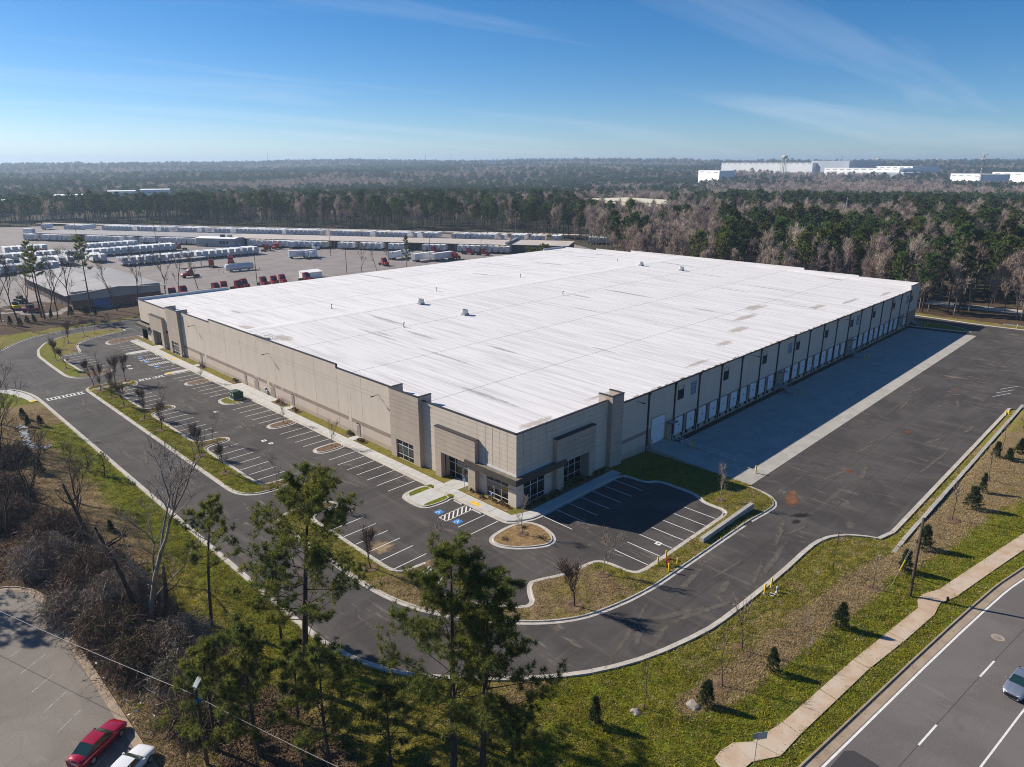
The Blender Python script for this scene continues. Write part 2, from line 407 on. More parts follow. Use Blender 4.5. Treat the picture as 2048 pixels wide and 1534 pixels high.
# ------------------------------------------------------------------ mesh helpers
class MB:
    """collects faces for one mesh object"""
    def __init__(self): self.v = []; self.f = []; self.mi = []; self.m = 0
    def face(self, pts):
        i = len(self.v); self.v.extend([tuple(p) for p in pts]); self.f.append(tuple(range(i, i+len(pts)))); self.mi.append(self.m)
    def mesh(self, verts, faces):
        i = len(self.v); self.v.extend([tuple(p) for p in verts])
        for f in faces: self.f.append(tuple(i+k for k in f)); self.mi.append(self.m)
    def box(self, x0, x1, y0, y1, z0, z1):
        v = [(x0, y0, z0), (x1, y0, z0), (x1, y1, z0), (x0, y1, z0), (x0, y0, z1), (x1, y0, z1), (x1, y1, z1), (x0, y1, z1)]
        self.mesh(v, [(3, 2, 1, 0), (4, 5, 6, 7), (0, 1, 5, 4), (1, 2, 6, 5), (2, 3, 7, 6), (3, 0, 4, 7)])
    def cbox(self, x0, x1, y0, y1, z0, z1, c=.04):        # box with chamfered vertical edges and top
        P = [(x0+c, y0), (x1-c, y0), (x1, y0+c), (x1, y1-c), (x1-c, y1), (x0+c, y1), (x0, y1-c), (x0, y0+c)]
        Q = [(x0+2*c, y0+c), (x1-2*c, y0+c), (x1-c, y0+2*c), (x1-c, y1-2*c), (x1-2*c, y1-c), (x0+2*c, y1-c), (x0+c, y1-2*c), (x0+c, y0+2*c)]
        v = [(p[0], p[1], z0) for p in P]+[(p[0], p[1], z1-c) for p in P]+[(p[0], p[1], z1) for p in Q]
        f = []
        for i in range(8):
            j = (i+1) % 8
            f += [(i, j, 8+j, 8+i), (8+i, 8+j, 16+j, 16+i)]
        f += [tuple(range(16, 24)), tuple(reversed(range(8)))]
        self.mesh(v, f)
    def prism(self, poly, z0, z1, cap0=False):
        n = len(poly)
        zz0 = (lambda p: z0) if not callable(z0) else z0
        zz1 = (lambda p: z1) if not callable(z1) else z1
        v = [(p[0], p[1], zz0(p)) for p in poly]+[(p[0], p[1], zz1(p)) for p in poly]
        f = [(i, (i+1) % n, n+(i+1) % n, n+i) for i in range(n)]
        f.append(tuple(range(n, 2*n)))
        if cap0: f.append(tuple(reversed(range(n))))
        self.mesh(v, f)
    def tube(self, p0, p1, r0, r1=None, n=6, cap=True):
        r1 = r0 if r1 is None else r1
        p0 = Vector(p0); p1 = Vector(p1); d = (p1-p0)
        if d.length < 1e-6: return
        q = d.to_track_quat('Z', 'Y'); ax = q @ Vector((1, 0, 0)); ay = q @ Vector((0, 1, 0))
        v = []
        for p, r in ((p0, r0), (p1, r1)):
            for k in range(n):
                a = 2*math.pi*k/n; v.append(p+ax*(r*math.cos(a))+ay*(r*math.sin(a)))
        f = [(k, (k+1) % n, n+(k+1) % n, n+k) for k in range(n)]
        if cap: f += [tuple(range(n, 2*n)), tuple(reversed(range(n)))]
        self.mesh(v, f)
    def path(self, pts, radii, n=6):
        pts = [Vector(p) for p in pts]; v = []; f = []
        for i, p in enumerate(pts):
            d = (pts[min(i+1, len(pts)-1)]-pts[max(i-1, 0)])
            q = d.to_track_quat('Z', 'Y') if d.length > 1e-6 else Quaternion()
            ax = q @ Vector((1, 0, 0)); ay = q @ Vector((0, 1, 0))
            for k in range(n):
                a = 2*math.pi*k/n; v.append(p+ax*(radii[i]*math.cos(a))+ay*(radii[i]*math.sin(a)))
        for i in range(len(pts)-1):
            for k in range(n):
                f.append((i*n+k, i*n+(k+1) % n, (i+1)*n+(k+1) % n, (i+1)*n+k))
        f.append(tuple(range((len(pts)-1)*n, len(pts)*n)))
        self.mesh(v, f)
    def ribbon(self, p0, p1, w0, w1, ref=None):
        p0 = Vector(p0); p1 = Vector(p1); d = p1-p0
        s = d.cross(Vector(ref) if ref is not None else Vector((random.uniform(-1, 1), random.uniform(-1, 1), random.uniform(-1, 1))))
        if s.length < 1e-6: return
        s.normalize()
        if w1 <= 0: self.face([p0-s*w0, p0+s*w0, p1])
        else: self.face([p0-s*w0, p0+s*w0, p1+s*w1, p1-s*w1])
    def lathe(self, prof, n=16, c=(0, 0, 0)):
        v = []; f = []
        for r, z in prof:
            for k in range(n):
                a = 2*math.pi*k/n; v.append((c[0]+r*math.cos(a), c[1]+r*math.sin(a), c[2]+z))
        for i in range(len(prof)-1):
            for k in range(n): f.append((i*n+k, i*n+(k+1) % n, (i+1)*n+(k+1) % n, (i+1)*n+k))
        f.append(tuple(range((len(prof)-1)*n, len(prof)*n)))
        self.mesh(v, f)
    def data(self, name, mats, smooth=False, org=(0, 0, 0)):
        me = bpy.data.meshes.new(name)
        v = self.v if org == (0, 0, 0) else [(a-org[0], b-org[1], c-org[2]) for a, b, c in self.v]
        me.from_pydata(v, [], self.f)
        for m in (mats if isinstance(mats, (list, tuple)) else [mats]): me.materials.append(MATS[m])
        if isinstance(mats, (list, tuple)) and len(mats) > 1: me.polygons.foreach_set('material_index', self.mi)
        if smooth: me.polygons.foreach_set('use_smooth', [True]*len(me.polygons))
        me.update(); return me
    def build(self, name, mats, parent=None, smooth=False, org=None):
        if org is None: org = wloc(parent) if parent is not None else (0, 0, 0)
        return link(name, self.data(name, mats, smooth, org), parent)

WL = {}
def wloc(o):                     # world location of a parent built at identity rotation
    return WL.get(o.name, (0, 0, 0))
def link(name, data, parent=None, loc=None, rz=0.0):
    o = bpy.data.objects.new(name, data); COL.objects.link(o)
    if parent is not None: o.parent = parent; WL[o.name] = wloc(parent)
    if loc is not None: o.location = loc
    if rz: o.rotation_euler = (0, 0, rz)
    return o
def tag(o, label=None, cat=None, group=None, kind=None):
    if label: o['label'] = label
    if cat: o['category'] = cat
    if group: o['group'] = group
    if kind: o['kind'] = kind
    return o
def thing(name, label, cat, loc=(0, 0, 0), group=None, rz=0.0):
    o = link(name, None, None, loc, rz); o.empty_display_size = .3
    WL[o.name] = tuple(loc)
    return tag(o, label, cat, group)
def place(proto, loc, rz=0.0, label=None, group=None, scale=None, tilt=None):
    """copy a thing with its parts and sub-parts"""
    c = proto.copy(); COL.objects.link(c); c.location = loc
    c.rotation_euler = (tilt[0], tilt[1], rz) if tilt else (0, 0, rz)
    if scale is not None: c.scale = scale if isinstance(scale, (tuple, list)) else (scale,)*3
    if label: c['label'] = label
    if group: c['group'] = group
    def rec(a, b):
        for ch in KIDS.get(a.name, []):
            d = ch.copy(); COL.objects.link(d); d.parent = b; rec(ch, d)
    rec(proto, c)
    return c
KIDS = {}
def proto_done(o):
    def rec(a):
        KIDS[a.name] = list(a.children)
        for c in a.children: rec(c)
    bpy.context.view_layer.update(); rec(o)
def drop(o):                     # remove an unused prototype
    for c in KIDS.get(o.name, []):
        for g in KIDS.get(c.name, []): bpy.data.objects.remove(g)
        bpy.data.objects.remove(c)
    bpy.data.objects.remove(o)

# ------------------------------------------------------------------ plan helpers
def gz(x, y=50.0):               # finished grade: the truck court lies a metre low
    if y < 20.6: return 0.0
    return -max(0.0, min(1.0, (x-84.0)/14.0))
def area2(p): return sum(p[i][0]*p[(i+1) % len(p)][1]-p[(i+1) % len(p)][0]*p[i][1] for i in range(len(p)))
def ccw(p): return list(p) if area2(p) > 0 else list(reversed(p))
def soften(p, closed=True, it=1, keep=.25, maxlen=3.0):
    """corner cutting limited to short distances, for rounded kerb corners"""
    for _ in range(it):
        out = []; n = len(p)
        for i in range(n):
            if not closed and i in (0, n-1): out.append(p[i]); continue
            a, b, c = Vector(p[i-1]), Vector(p[i]), Vector(p[(i+1) % n])
            la, lc = (a-b).length, (c-b).length
            ta, tc_ = min(keep*la, maxlen)/max(la, 1e-6), min(keep*lc, maxlen)/max(lc, 1e-6)
            out.append(tuple(b+(a-b)*ta)); out.append(tuple(b+(c-b)*tc_))
        p = out
    return p
def resample(p, step=2.5, closed=False):
    out = []; n = len(p)
    for i in range(n if closed else n-1):
        a, b = Vector(p[i]), Vector(p[(i+1) % n]); k = max(1, int((b-a).length/step))
        out += [tuple(a+(b-a)*(j/k)) for j in range(k)]
    if not closed: out.append(tuple(p[-1]))
    return out
def offset(p, d, closed=True):   # positive d = to the left of the walking direction
    out = []; n = len(p)
    for i in range(n):
        a = Vector(p[i-1]) if (closed or i > 0) else None
        b = Vector(p[i]); c = Vector(p[(i+1) % n]) if (closed or i < n-1) else None
        ns = []
        for s, e in ((a, b), (b, c)):
            if s is None or e is None: continue
            t = e-s
            if t.length < 1e-7: continue
            t.normalize(); ns.append(Vector((-t.y, t.x)))
        if not ns: out.append(tuple(b)); continue
        nn = sum(ns, Vector((0, 0)))
        if nn.length < 1e-5: nn = ns[0].copy()
        nn.normalize(); k = max(.45, nn.dot(ns[0]))
        out.append(tuple(b+nn*(d/k)))
    return out
def pip(poly, x, y):
    x = np.asarray(x, float); y = np.asarray(y, float); ins = np.zeros(x.shape, bool); n = len(poly)
    for i in range(n):
        x0, y0 = poly[i]; x1, y1 = poly[(i+1) % n]
        if y0 == y1: continue
        c = ((y0 > y) != (y1 > y)) & (x < (x1-x0)*(y-y0)/(y1-y0)+x0)
        ins ^= c
    return ins
def dseg(x, y, path):
    d = np.full(np.shape(x), 1e9)
    for (x0, y0), (x1, y1) in zip(path[:-1], path[1:]):
        dx, dy = x1-x0, y1-y0; L = dx*dx+dy*dy
        t = np.clip(((x-x0)*dx+(y-y0)*dy)/L, 0, 1)
        d = np.minimum(d, np.hypot(x-x0-t*dx, y-y0-t*dy))
    return d
BREAKS = (84.0, 98.0)
def sheet(name, poly, mat, dz=0.0, parent=None, zf=gz, kind='structure', cuts=BREAKS, grid=None):
    from mathutils.geometry import delaunay_2d_cdt
    poly = ccw(poly); n = len(poly)
    pts = [Vector(p) for p in poly]; edges = [(i, (i+1) % n) for i in range(n)]
    x0, x1 = min(p[0] for p in poly), max(p[0] for p in poly); y0, y1 = min(p[1] for p in poly), max(p[1] for p in poly)
    if grid:
        gx_, gy_ = np.meshgrid(np.arange(x0+grid*.5, x1, grid), np.arange(y0+grid*.5, y1, grid))
        gx_, gy_ = gx_.ravel(), gy_.ravel()
        ok = pip(poly, gx_, gy_) & (dseg(gx_, gy_, list(poly)+[poly[0]]) > grid*.3)
        pts += [Vector((float(a), float(b))) for a, b in zip(gx_[ok], gy_[ok])]
    for c in cuts:
        if x0 < c < x1:
            i = len(pts); pts += [Vector((c, y0-1)), Vector((c, y1+1))]; edges.append((i, i+1))
    vo, eo, fo, _, _, _ = delaunay_2d_cdt(pts, edges, [], 0, 1e-5)
    cen = np.array([[sum(vo[k].x for k in f)/len(f), sum(vo[k].y for k in f)/len(f)] for f in fo])
    ok = pip(poly, cen[:, 0], cen[:, 1])
    fs = []
    for f, o_ in zip(fo, ok):
        if not o_: continue
        a_ = [vo[k] for k in f]
        ar = (a_[1].x-a_[0].x)*(a_[2].y-a_[0].y)-(a_[2].x-a_[0].x)*(a_[1].y-a_[0].y)
        fs.append(tuple(f) if ar > 0 else tuple(reversed(f)))
    used = sorted({k for f in fs for k in f}); rm = {k: i for i, k in enumerate(used)}
    me = bpy.data.meshes.new(name)
    me.from_pydata([(vo[k].x, vo[k].y, zf(vo[k].x, vo[k].y)+dz) for k in used], [], [tuple(rm[k] for k in f) for f in fs])
    me.materials.append(MATS[mat]); me.update()
    o = link(name, me, parent)
    if parent is None: tag(o, kind=kind)
    return o
def kerb(name, path, side=1, closed=False, parent=None, mat='concrete_kerb', gut=.42, top=.16, hgt=.15, lift=0.0, zf=gz):
    """gutter pan, face and top of a kerb; the back lies on the left for side=1"""
    p = resample(path, 2.2, closed)
    rows = []
    for off, z in ((-.01, .012), (0, .040), (gut, .030), (gut+.05, hgt), (gut+.05+top, hgt), (gut+.07+top, -.05)):
        q = offset(p, off*side, closed)
        rows.append([(a[0], a[1], zf(a[0], a[1])+z+lift) for a in q])
    n = len(p); v = [x for r_ in rows for x in r_]; f = []
    for i in range(len(rows)-1):
        for k in range(n if closed else n-1):
            a, b, c, d = i*n+k, i*n+(k+1) % n, (i+1)*n+(k+1) % n, (i+1)*n+k
            f.append((a, b, c, d) if side > 0 else (d, c, b, a))
    mb = MB(); mb.mesh(v, f)
    o = mb.build(name, mat, parent, org=(0, 0, 0))
    if parent is None: tag(o, kind='structure')
    return o
def curb_back(): return .65
# ------------------------------------------------------------------ site plan (metres; x and y run along the two facades)
ASPH = [(30, 165.8), (30, 57.5), (30.3, 55), (31, 51.5), (32.7, 47.3), (35.6, 43.4), (38.9, 39.9), (42.5, 36.6), (46.6, 33.8), (51.8, 31.5),
        (58.5, 29.8), (63, 29.3), (75, 28.9), (83, 29.0), (87.5, 28.7), (90.5, 27.5), (92.6, 25.4), (93.8, 23.1), (168.4, 22.9), (168.6, -30),
        (290, -30), (257.5, 25), (255.6, 35), (254.8, 47), (255.8, 57), (256.5, 66), (256.5, 80), (237.3, 80), (237.3, 43.42), (96.9, 43.42), (96.9, 100), (110, 100), (110, 238), (85, 237.3),
        (72, 236.5), (59.7, 235.4), (51.5, 234.4), (46.6, 233.0), (41.7, 230.4), (37.2, 225.8), (33, 219.4), (28, 213.5), (10, 206), (-45, 203),
        (-45, 184), (10, 183.2), (25.5, 181.5), (27.7, 178.9), (29.2, 174.5), (29.9, 170)]
R1 = [(60.3, 208.5), (60.3, 61.2), (60.7, 60.2), (63.2, 58.7), (64.6, 58.4), (83.6, 58.4), (84.3, 57.6), (84.4, 54.8), (85.2, 53.7), (86.6, 53.4), (86.6, 47.8),
      (86.0, 46.2), (84.9, 45.0), (84.7, 43.6), (84.7, 40.9), (62.7, 40.9), (62.7, 44.2), (62.2, 45.9), (60.8, 46.6), (57.3, 46.8), (53.2, 48.8), (52.1, 48.8),
      (50.6, 47.4), (49.2, 45.3), (46.6, 48.5), (44.4, 52.2), (43.3, 56.0), (44.0, 58.4), (46.3, 58.9), (47.3, 59.6), (47.2, 60.6), (46.2, 61.1), (42.9, 61.2),
      (42.9, 81.6), (46.6, 80.9), (47.7, 81.6), (47.7, 83.0), (46.8, 84.1), (43.5, 85.0), (40.2, 84.9), (38.7, 83.6), (38.3, 81), (38.3, 62),
      (38.6, 58.5), (39.4, 54.9), (40.8, 51.3), (43.0, 47.7), (45.3, 44.7), (47.8, 42.1), (50.6, 40.1), (53.3, 39), (57.5, 38), (62.2, 37.4),
      (72, 37.2), (86.6, 36.9), (91.2, 36.8), (93.2, 37.2), (95.0, 38.5), (96.2, 40.3), (96.7, 43.2)]
R1_CLOSE = [(97.0, 43.4), (97.0, 62.0), (97.0, 70), (66, 70), (66, 208.5)]
R2 = [(42.9, 95.6), (42.9, 116.4), (46.8, 116.3), (47.9, 117.2), (47.9, 118.7), (46.9, 119.6), (42.9, 119.8), (42.9, 141), (46.8, 140.9), (47.9, 141.9),
      (47.9, 143.5), (46.9, 144.6), (42.9, 144.8), (42.9, 162), (46.9, 162.8), (48.2, 164.2), (48.6, 166.3), (47.4, 168.4), (44, 169.3), (40, 169.2), (38.5, 168.2),
      (38.2, 166.2), (38.3, 96.8), (38.9, 94.6), (40.3, 93.1), (42.2, 92.4), (46.2, 92.3), (47.4, 93.2), (47.4, 94.6), (46.4, 95.5)]
R3 = [(46.5, 182.2), (42.4, 183), (42.3, 202.4), (47.0, 203.3), (47.7, 204.6), (48.2, 208), (48.7, 211.4), (50.2, 214.9), (53.9, 218.3), (60, 220.7), (63.6, 221.5),
      (64.6, 223.3), (64.2, 226.1), (60, 228.6), (56, 229.1), (51, 227.9), (47, 225.4), (43, 221.5), (39.7, 214), (38.2, 206.5), (38.0, 195),
      (38.0, 182.3), (38.6, 179.5), (40.2, 177.3), (42.6, 176.3), (46.6, 178.0), (47.8, 179.4), (47.8, 181.1)]

sst = lambda t: (lambda u: u*u*(3-2*u))(np.clip(t, 0, 1))
WALK_UP = [(20, 21.5), (44.8, 20.4), (47.1, 20.1), (49.3, 18.5), (65.1, 16.7), (79.3, 14.7), (82.1, 15.2), (84.7, 14.1), (106.9, 9.8), (140, 2)]
def cover(x, y):
    x = np.asarray(x, float); y = np.asarray(y, float)
    lush = np.full(x.shape, .22); straw = np.full(x.shape, .12); litter = np.zeros(x.shape); clay = np.full(x.shape, .02)
    K = ASPH[1:18]
    dk = dseg(x, y, ASPH[0:18])
    out = (x < 30) | (y < 37)
    lush = np.where(out, np.maximum(lush, np.where(x > 52, .40, .72)*sst((7.5-dk)/5)), lush)
    straw = np.where((x > 52) & (y < 30) & (y > 14), np.maximum(straw, .36), straw)
    clay = np.where(out, np.maximum(clay, .34*sst((1.5-dk)/1.2)), clay)
    dw = dseg(x, y, WALK_UP)
    lush = np.maximum(lush, 1.05*sst((6.2-dw)/4.2)); straw = straw*(.1+.9*sst((dw-3.4)/2.0))
    lush = np.where((y < 33) & (x > 30) & (x < 54), np.maximum(lush, .62), lush)
    ds = dseg(x, y, [(49, 23.6), (58, 22.6), (70, 21.3), (82, 19.8), (92, 18.6), (112, 17.4), (150, 15.5), (175, 15)])
    wid = np.where(x > 88, 3.2, 2.4)
    straw = np.maximum(straw, .86*sst((wid+2.0-ds)/3.2)*sst((dw-2.4)/2.6))
    straw = np.maximum(straw, .66*sst((x-88)/8)*sst((20.6-y)/.8)*sst((dw-3.0)/3))
    b = (x > 62.3) & (x < 65) & (y > 80) & (y < 200); lush = np.where(b, .98, lush)
    med = (x > 37.5) & (x < 43.5) & (y > 84); lush = np.where(med, .60, lush); straw = np.where(med, .26, straw); clay = np.where(med, .2, clay)
    bot = (x > 37) & (x < 62) & (y > 36) & (y < 62); straw = np.where(bot, .62, straw); lush = np.where(bot, .25, lush); clay = np.where(bot, .24, clay)
    st = (x >= 60) & (x < 98) & (y > 36) & (y < 46); straw = np.where(st, .40, straw); lush = np.where(st, .45, lush); clay = np.where(st, .2, clay)
    sh = (x > 84) & (x < 98) & (y > 44) & (y < 63); lush = np.where(sh, .55, lush); straw = np.where(sh, .2, straw)
    cs = (x > 88) & (y >= 20.3) & (y < 24); lush = np.where(cs, .55, lush); straw = np.where(cs, .42, straw)
    # west side: lush along the drive, straw higher up, woods floor further out
    w = (x < 30) & (y > 84) & (y < 152)
    lush = np.where(w, .95*sst((x-22.0)/4.0)*sst((152-y)/10), lush)
    straw = np.where(w, .80*sst((28-x)/6), straw)
    w2 = (x < 30) & (y >= 148) & (y < 166); straw = np.where(w2, .72, straw); lush = np.where(w2, .3, lush)
    w3 = (x < 30) & (y >= 165) & (y < 185); lush = np.where(w3, .75, lush); straw = np.where(w3, .1, straw)
    litter = np.maximum(litter, np.where((y > 92) & (y < 160), .95*sst((20.5-x)/4), 0))
    litter = np.maximum(litter, np.where((y <= 92) & (y > 54), .95*sst((23.5-x)/4), 0))
    litter = np.maximum(litter, np.where(y <= 54, .74*sst((28.0-x)/6)*sst((y-26)/8), 0))
    litter = np.where((x > 11) & (x < 15.5) & (y < 66), .30, litter); straw = np.where((x > 11) & (x < 15.5) & (y < 66), .72, straw)
    litter = np.maximum(litter, .86*sst((y-236.5)/7)*(y > 234))
    litter = np.maximum(litter, .9*sst((x-258.5)/5)); straw = np.where(x > 150, .45, straw)
    litter = np.where((y > 184) & (x < 30), .75, litter)
    return lush, straw, litter, clay
def set_cover(o):
    me = o.data; n = len(me.vertices); co = np.empty(n*3); me.vertices.foreach_get('co', co); co = co.reshape(-1, 3)
    for nm, val in zip(('lush', 'straw', 'litter', 'clay'), cover(co[:, 0], co[:, 1])):
        a = me.attributes.new(nm, 'FLOAT', 'POINT'); a.data.foreach_set('value', val.astype(np.float32))
def set_const(o, **kw):
    me = o.data
    for k, v in kw.items():
        a = me.attributes.new(k, 'FLOAT', 'POINT'); a.data.foreach_set('value', np.full(len(me.vertices), v, np.float32))

# ---- near ground grid
def vnoise(x, y, s, seed=0):
    """smooth value noise, vectorised"""
    x = np.asarray(x)*s+seed*17.3; y = np.asarray(y)*s-seed*9.1
    xi = np.floor(x).astype(np.int64); yi = np.floor(y).astype(np.int64); fx = x-xi; fy = y-yi
    fx = fx*fx*(3-2*fx); fy = fy*fy*(3-2*fy)
    def h(a, b):
        v = (a*374761393+b*668265263+seed*1442695) & 0xffffffff
        v = ((v ^ (v >> 13))*1274126177) & 0xffffffff
        return ((v ^ (v >> 16)) & 0xffff)/65535.0
    return (h(xi, yi)*(1-fx)+h(xi+1, yi)*fx)*(1-fy)+(h(xi, yi+1)*(1-fx)+h(xi+1, yi+1)*fx)*fy
def grade(x, y):
    z = -np.clip((x-84)/14, 0, 1)*(y >= 20.6)
    return z-sst((y-256)/10)*(1+z)
STEP = 1.25
gx = np.arange(-60, 300.1, STEP); gy = np.arange(-60, 300.1, STEP)
GX, GY = np.meshgrid(gx, gy, indexing='ij')
paved = pip(ASPH, GX, GY) | ((GX < 11.6) & (GY < 90)) | ((GX > 62) & (GX < 250) & (GY > 60) & (GY < 210))
dpv = np.minimum(dseg(GX, GY, ASPH+[ASPH[0]]), dseg(GX, GY, [(11.5, -60), (11.5, 88), (-60, 92)]))
rough_amt = np.where(paved, 0, sst((dpv-.8)/3.0))
GZ = grade(GX, GY)+np.where(paved, -.10, -.01)+rough_amt*(.34*(vnoise(GX, GY, .17, 1)-.4)+.16*(vnoise(GX, GY, .55, 2)-.5))
# the wooded west edge drops a little toward the old lot, the bank above the public walk rolls gently
GZ += rough_amt*np.where((GX < 30) & (GX > 12), .25*np.sin((GX-12)/18*math.pi), 0)
# public road corridor is flat
ROADC = [(-60, 21.0), (-20, 18.6), (20, 14.6), (49, 10.6), (84, 6.1), (97, 3.4), (125, -4), (165, -18), (240, -50)]
dr = dseg(GX, GY, ROADC)
GZ = np.where((GX > 95.6) & (GX < 239) & (GY > 42.2) & (GY < 63), -2.0, GZ)
GZ = np.where((GX > 95) & (GY > 212), -1.6, GZ)
GZ = np.where(dr < 14.5, GZ*0-.02*(dr < 12), GZ)
nx, ny = GX.shape
verts = np.stack([GX, GY, GZ], -1).reshape(-1, 3)
ii, jj = np.meshgrid(np.arange(nx-1), np.arange(ny-1), indexing='ij')
a = (ii*ny+jj).ravel(); faces = np.stack([a, a+ny, a+ny+1, a+1], -1)
me = bpy.data.meshes.new('ground'); me.from_pydata(verts.tolist(), [], faces.tolist()); me.materials.append(MATS['ground_cover'])
me.polygons.foreach_set('use_smooth', [True]*len(me.polygons))
ground = link('ground', me); tag(ground, kind='structure'); set_cover(ground)

# ---- far terrain: a polar sheet out to the horizon, rising to low ridges
def far_height(r, th):
    A = np.interp(th, [0, .15, .45, .78, 1.05, 1.25, 1.42, 1.6], [50, 50, 46, 50, 40, 26, 12, 10])
    x = r*np.cos(th); y = r*np.sin(th)
    z = -1.35+A*sst((r-1500)/3600)
    z = z+sst((r-560)/700)*(26*(vnoise(x, y, 1/720., 5)-.52)+9*(vnoise(x, y, 1/260., 6)-.5))*(.45+.55*sst((r-1500)/2500))
    z = z-sst((r-600)/500)*5
    return z
rr = np.concatenate([np.array([60, 150, 300, 420, 520]), np.geomspace(600, 11000, 62)])
tt = np.radians(np.concatenate([np.arange(-15, 106, .8), np.arange(106, 345, 8)]))
RR, TT = np.meshgrid(rr, tt, indexing='ij')
FZ = far_height(RR, np.clip(TT, 0, 1.6)); FZ = np.where(RR < 500, -1.35, FZ)
n1, n2 = RR.shape
fv = np.stack([RR*np.cos(TT), RR*np.sin(TT), FZ], -1).reshape(-1, 3).tolist()
ff = []
for i in range(n1-1):
    for j in range(n2):
        k = (j+1) % n2; ff.append((i*n2+j, (i+1)*n2+j, (i+1)*n2+k, i*n2+k))
ff.append(tuple(reversed(range(n2))))
nmat('terrain_far', (.070, .058, .040), (.045, .050, .026), .004, detail=8, rough=1.0, spec=.05, c3=(.10, .085, .05), s3=.02, lo3=.55, hi3=.75)
me = bpy.data.meshes.new('terrain'); me.from_pydata(fv, [], ff); me.materials.append(MATS['terrain_far'])
me.polygons.foreach_set('use_smooth', [True]*len(me.polygons))
terrain = link('terrain', me); tag(terrain, kind='structure')

# ---- pavements
lot = sheet('parking_lot', ASPH, 'asphalt_new', .03)
west_kerb = kerb('kerb', soften([ASPH[-4], ASPH[-3], ASPH[-2], ASPH[-1]]+ASPH[0:19], False, 1), -1)
kerb('kerb', soften([(290, -30)]+ASPH[21:27], False, 1), -1)
kerb('kerb', soften(ASPH[32:44], False, 1), -1)

def island(path, mat, closed=True, close=None, lift=0.0, it=2, keep=.3, grid=None, name='planting_island', inset=.62, cov=None):
    p = soften(ccw(path) if closed else path, closed, it, keep, .9)
    k = kerb('kerb', p, 1, closed, lift=lift)
    inner = offset(p, inset, closed)
    poly = inner if closed else inner+close
    o = sheet(name, poly, mat, .125+lift, grid=grid)
    if mat == 'ground_cover':
        if cov: set_const(o, **cov)
        else: set_cover(o)
    return o
verge = island(R1, 'ground_cover', False, R1_CLOSE, grid=4.0, name='grass_verge')
med2 = island(R2, 'ground_cover', grid=4.0, name='grass_median')
med3 = island(R3, 'ground_cover', grid=4.0, name='grass_median')
def mulch_patch(poly, mat='mulch', dz=.135, name='mulch_bed'):
    return sheet(name, soften(poly, True, 2, .3, .5), mat, dz)
for pl in ([(42.2, 116.9), (46.7, 116.9), (47.3, 117.6), (47.3, 118.5), (46.6, 119.1), (42.2, 119.2)],
           [(42.2, 141.5), (46.7, 141.5), (47.3, 142.2), (47.3, 143.3), (46.6, 144.1), (42.2, 144.2)],
           [(41.6, 93.2), (46.1, 92.95), (46.8, 93.5), (46.8, 94.4), (46.2, 94.9), (42.4, 95.0)],
           [(40.3, 178.6), (42.7, 177.1), (46.4, 178.6), (47.1, 179.6), (47.1, 180.9), (46.3, 181.6), (41.8, 182.3)],
           [(39.0, 168.3), (44, 168.6), (47.0, 167.9), (47.9, 166.9), (44, 167.4), (39.2, 167.4)],
           [(42.3, 81.4), (43.3, 82.1), (46.6, 81.5), (47.1, 82.0), (47.1, 82.9), (46.4, 83.5), (43.3, 84.3), (41.6, 84.0)],
           [(42.0, 59.3), (43.6, 59.2), (46.2, 59.5), (46.7, 59.9), (46.6, 60.3), (46, 60.5), (42.2, 60.6)],
           [(46, 205), (47, 204.6), (47.6, 208), (48, 211.4), (46.4, 211)]):
    mulch_patch(pl)
# inner-row islands against the building walk
ISL = [((54.9, 116.0), (60.75, 119.4), 'mulch'), ((54.9, 99.5), (60.75, 102.9), 'mulch'), ((54.8, 134.9), (60.75, 140.6), 'grass'),
       ((54.8, 153.8), (60.75, 157.5), 'mulch'), ((54.6, 165.4), (60.75, 168.5), 'walk'), ((54.4, 191.1), (60.75, 194.6), 'walk')]
for k, ((x0, y0), (x1, y1), kind) in enumerate(ISL):
    hgt = (y1-y0)/2
    poly = [(x1, y0), (x1, y1), (x0+1.3, y1), (x0+.35, y1-.4*hgt), (x0, y0+hgt), (x0+.35, y0+.4*hgt), (x0+1.3, y0)]
    lf = .004+.002*k
    if kind == 'grass': island(poly, 'ground_cover', lift=lf, cov=dict(lush=.5, straw=.3), name='grass_island')
    else: island(poly, 'mulch' if kind == 'mulch' else 'concrete_new', lift=lf, name='planting_island' if kind == 'mulch' else 'walk_island')
ENT = [(60.75, 71.2), (60.75, 78.0), (57.2, 78.1), (55.6, 77.6), (54.95, 76.4), (54.9, 73.2), (55.4, 71.9), (56.8, 71.3)]
island(ENT, 'concrete_new', lift=.018, name='walk_island')
sheet('grass_strip', soften([(56.0, 76.3), (61.3, 76.4), (61.3, 77.4), (57.0, 77.5)], True, 2, .3, .4), 'ground_cover', .165)
sheet('grass_strip', soften([(55.9, 71.9), (61.2, 71.8), (61.3, 72.8), (55.8, 72.9)], True, 2, .3, .4), 'ground_cover', .165)
for o in bpy.data.objects:
    if o.name.startswith('grass_strip'): set_const(o, lush=.78, straw=.1)
TRI = [(63.0, 59.0), (60.9, 60.0), (57.2, 59.9), (55.6, 59.1), (55.2, 57.7), (55.7, 56.0), (57.1, 54.3), (59.3, 52.7), (60.8, 52.3), (62.2, 52.9), (63.3, 54.8), (63.6, 57.2)]
island(TRI, 'pine_straw', lift=.022, it=2, keep=.28)
ENDI = [(61.2, 207.9), (64.8, 208.6), (64.8, 212.4), (63.6, 212.9), (59.8, 212.9), (56.6, 212.3), (54.9, 210.4), (54.5, 207.4), (55.8, 205.6)]
island(ENDI, 'mulch', lift=.026)

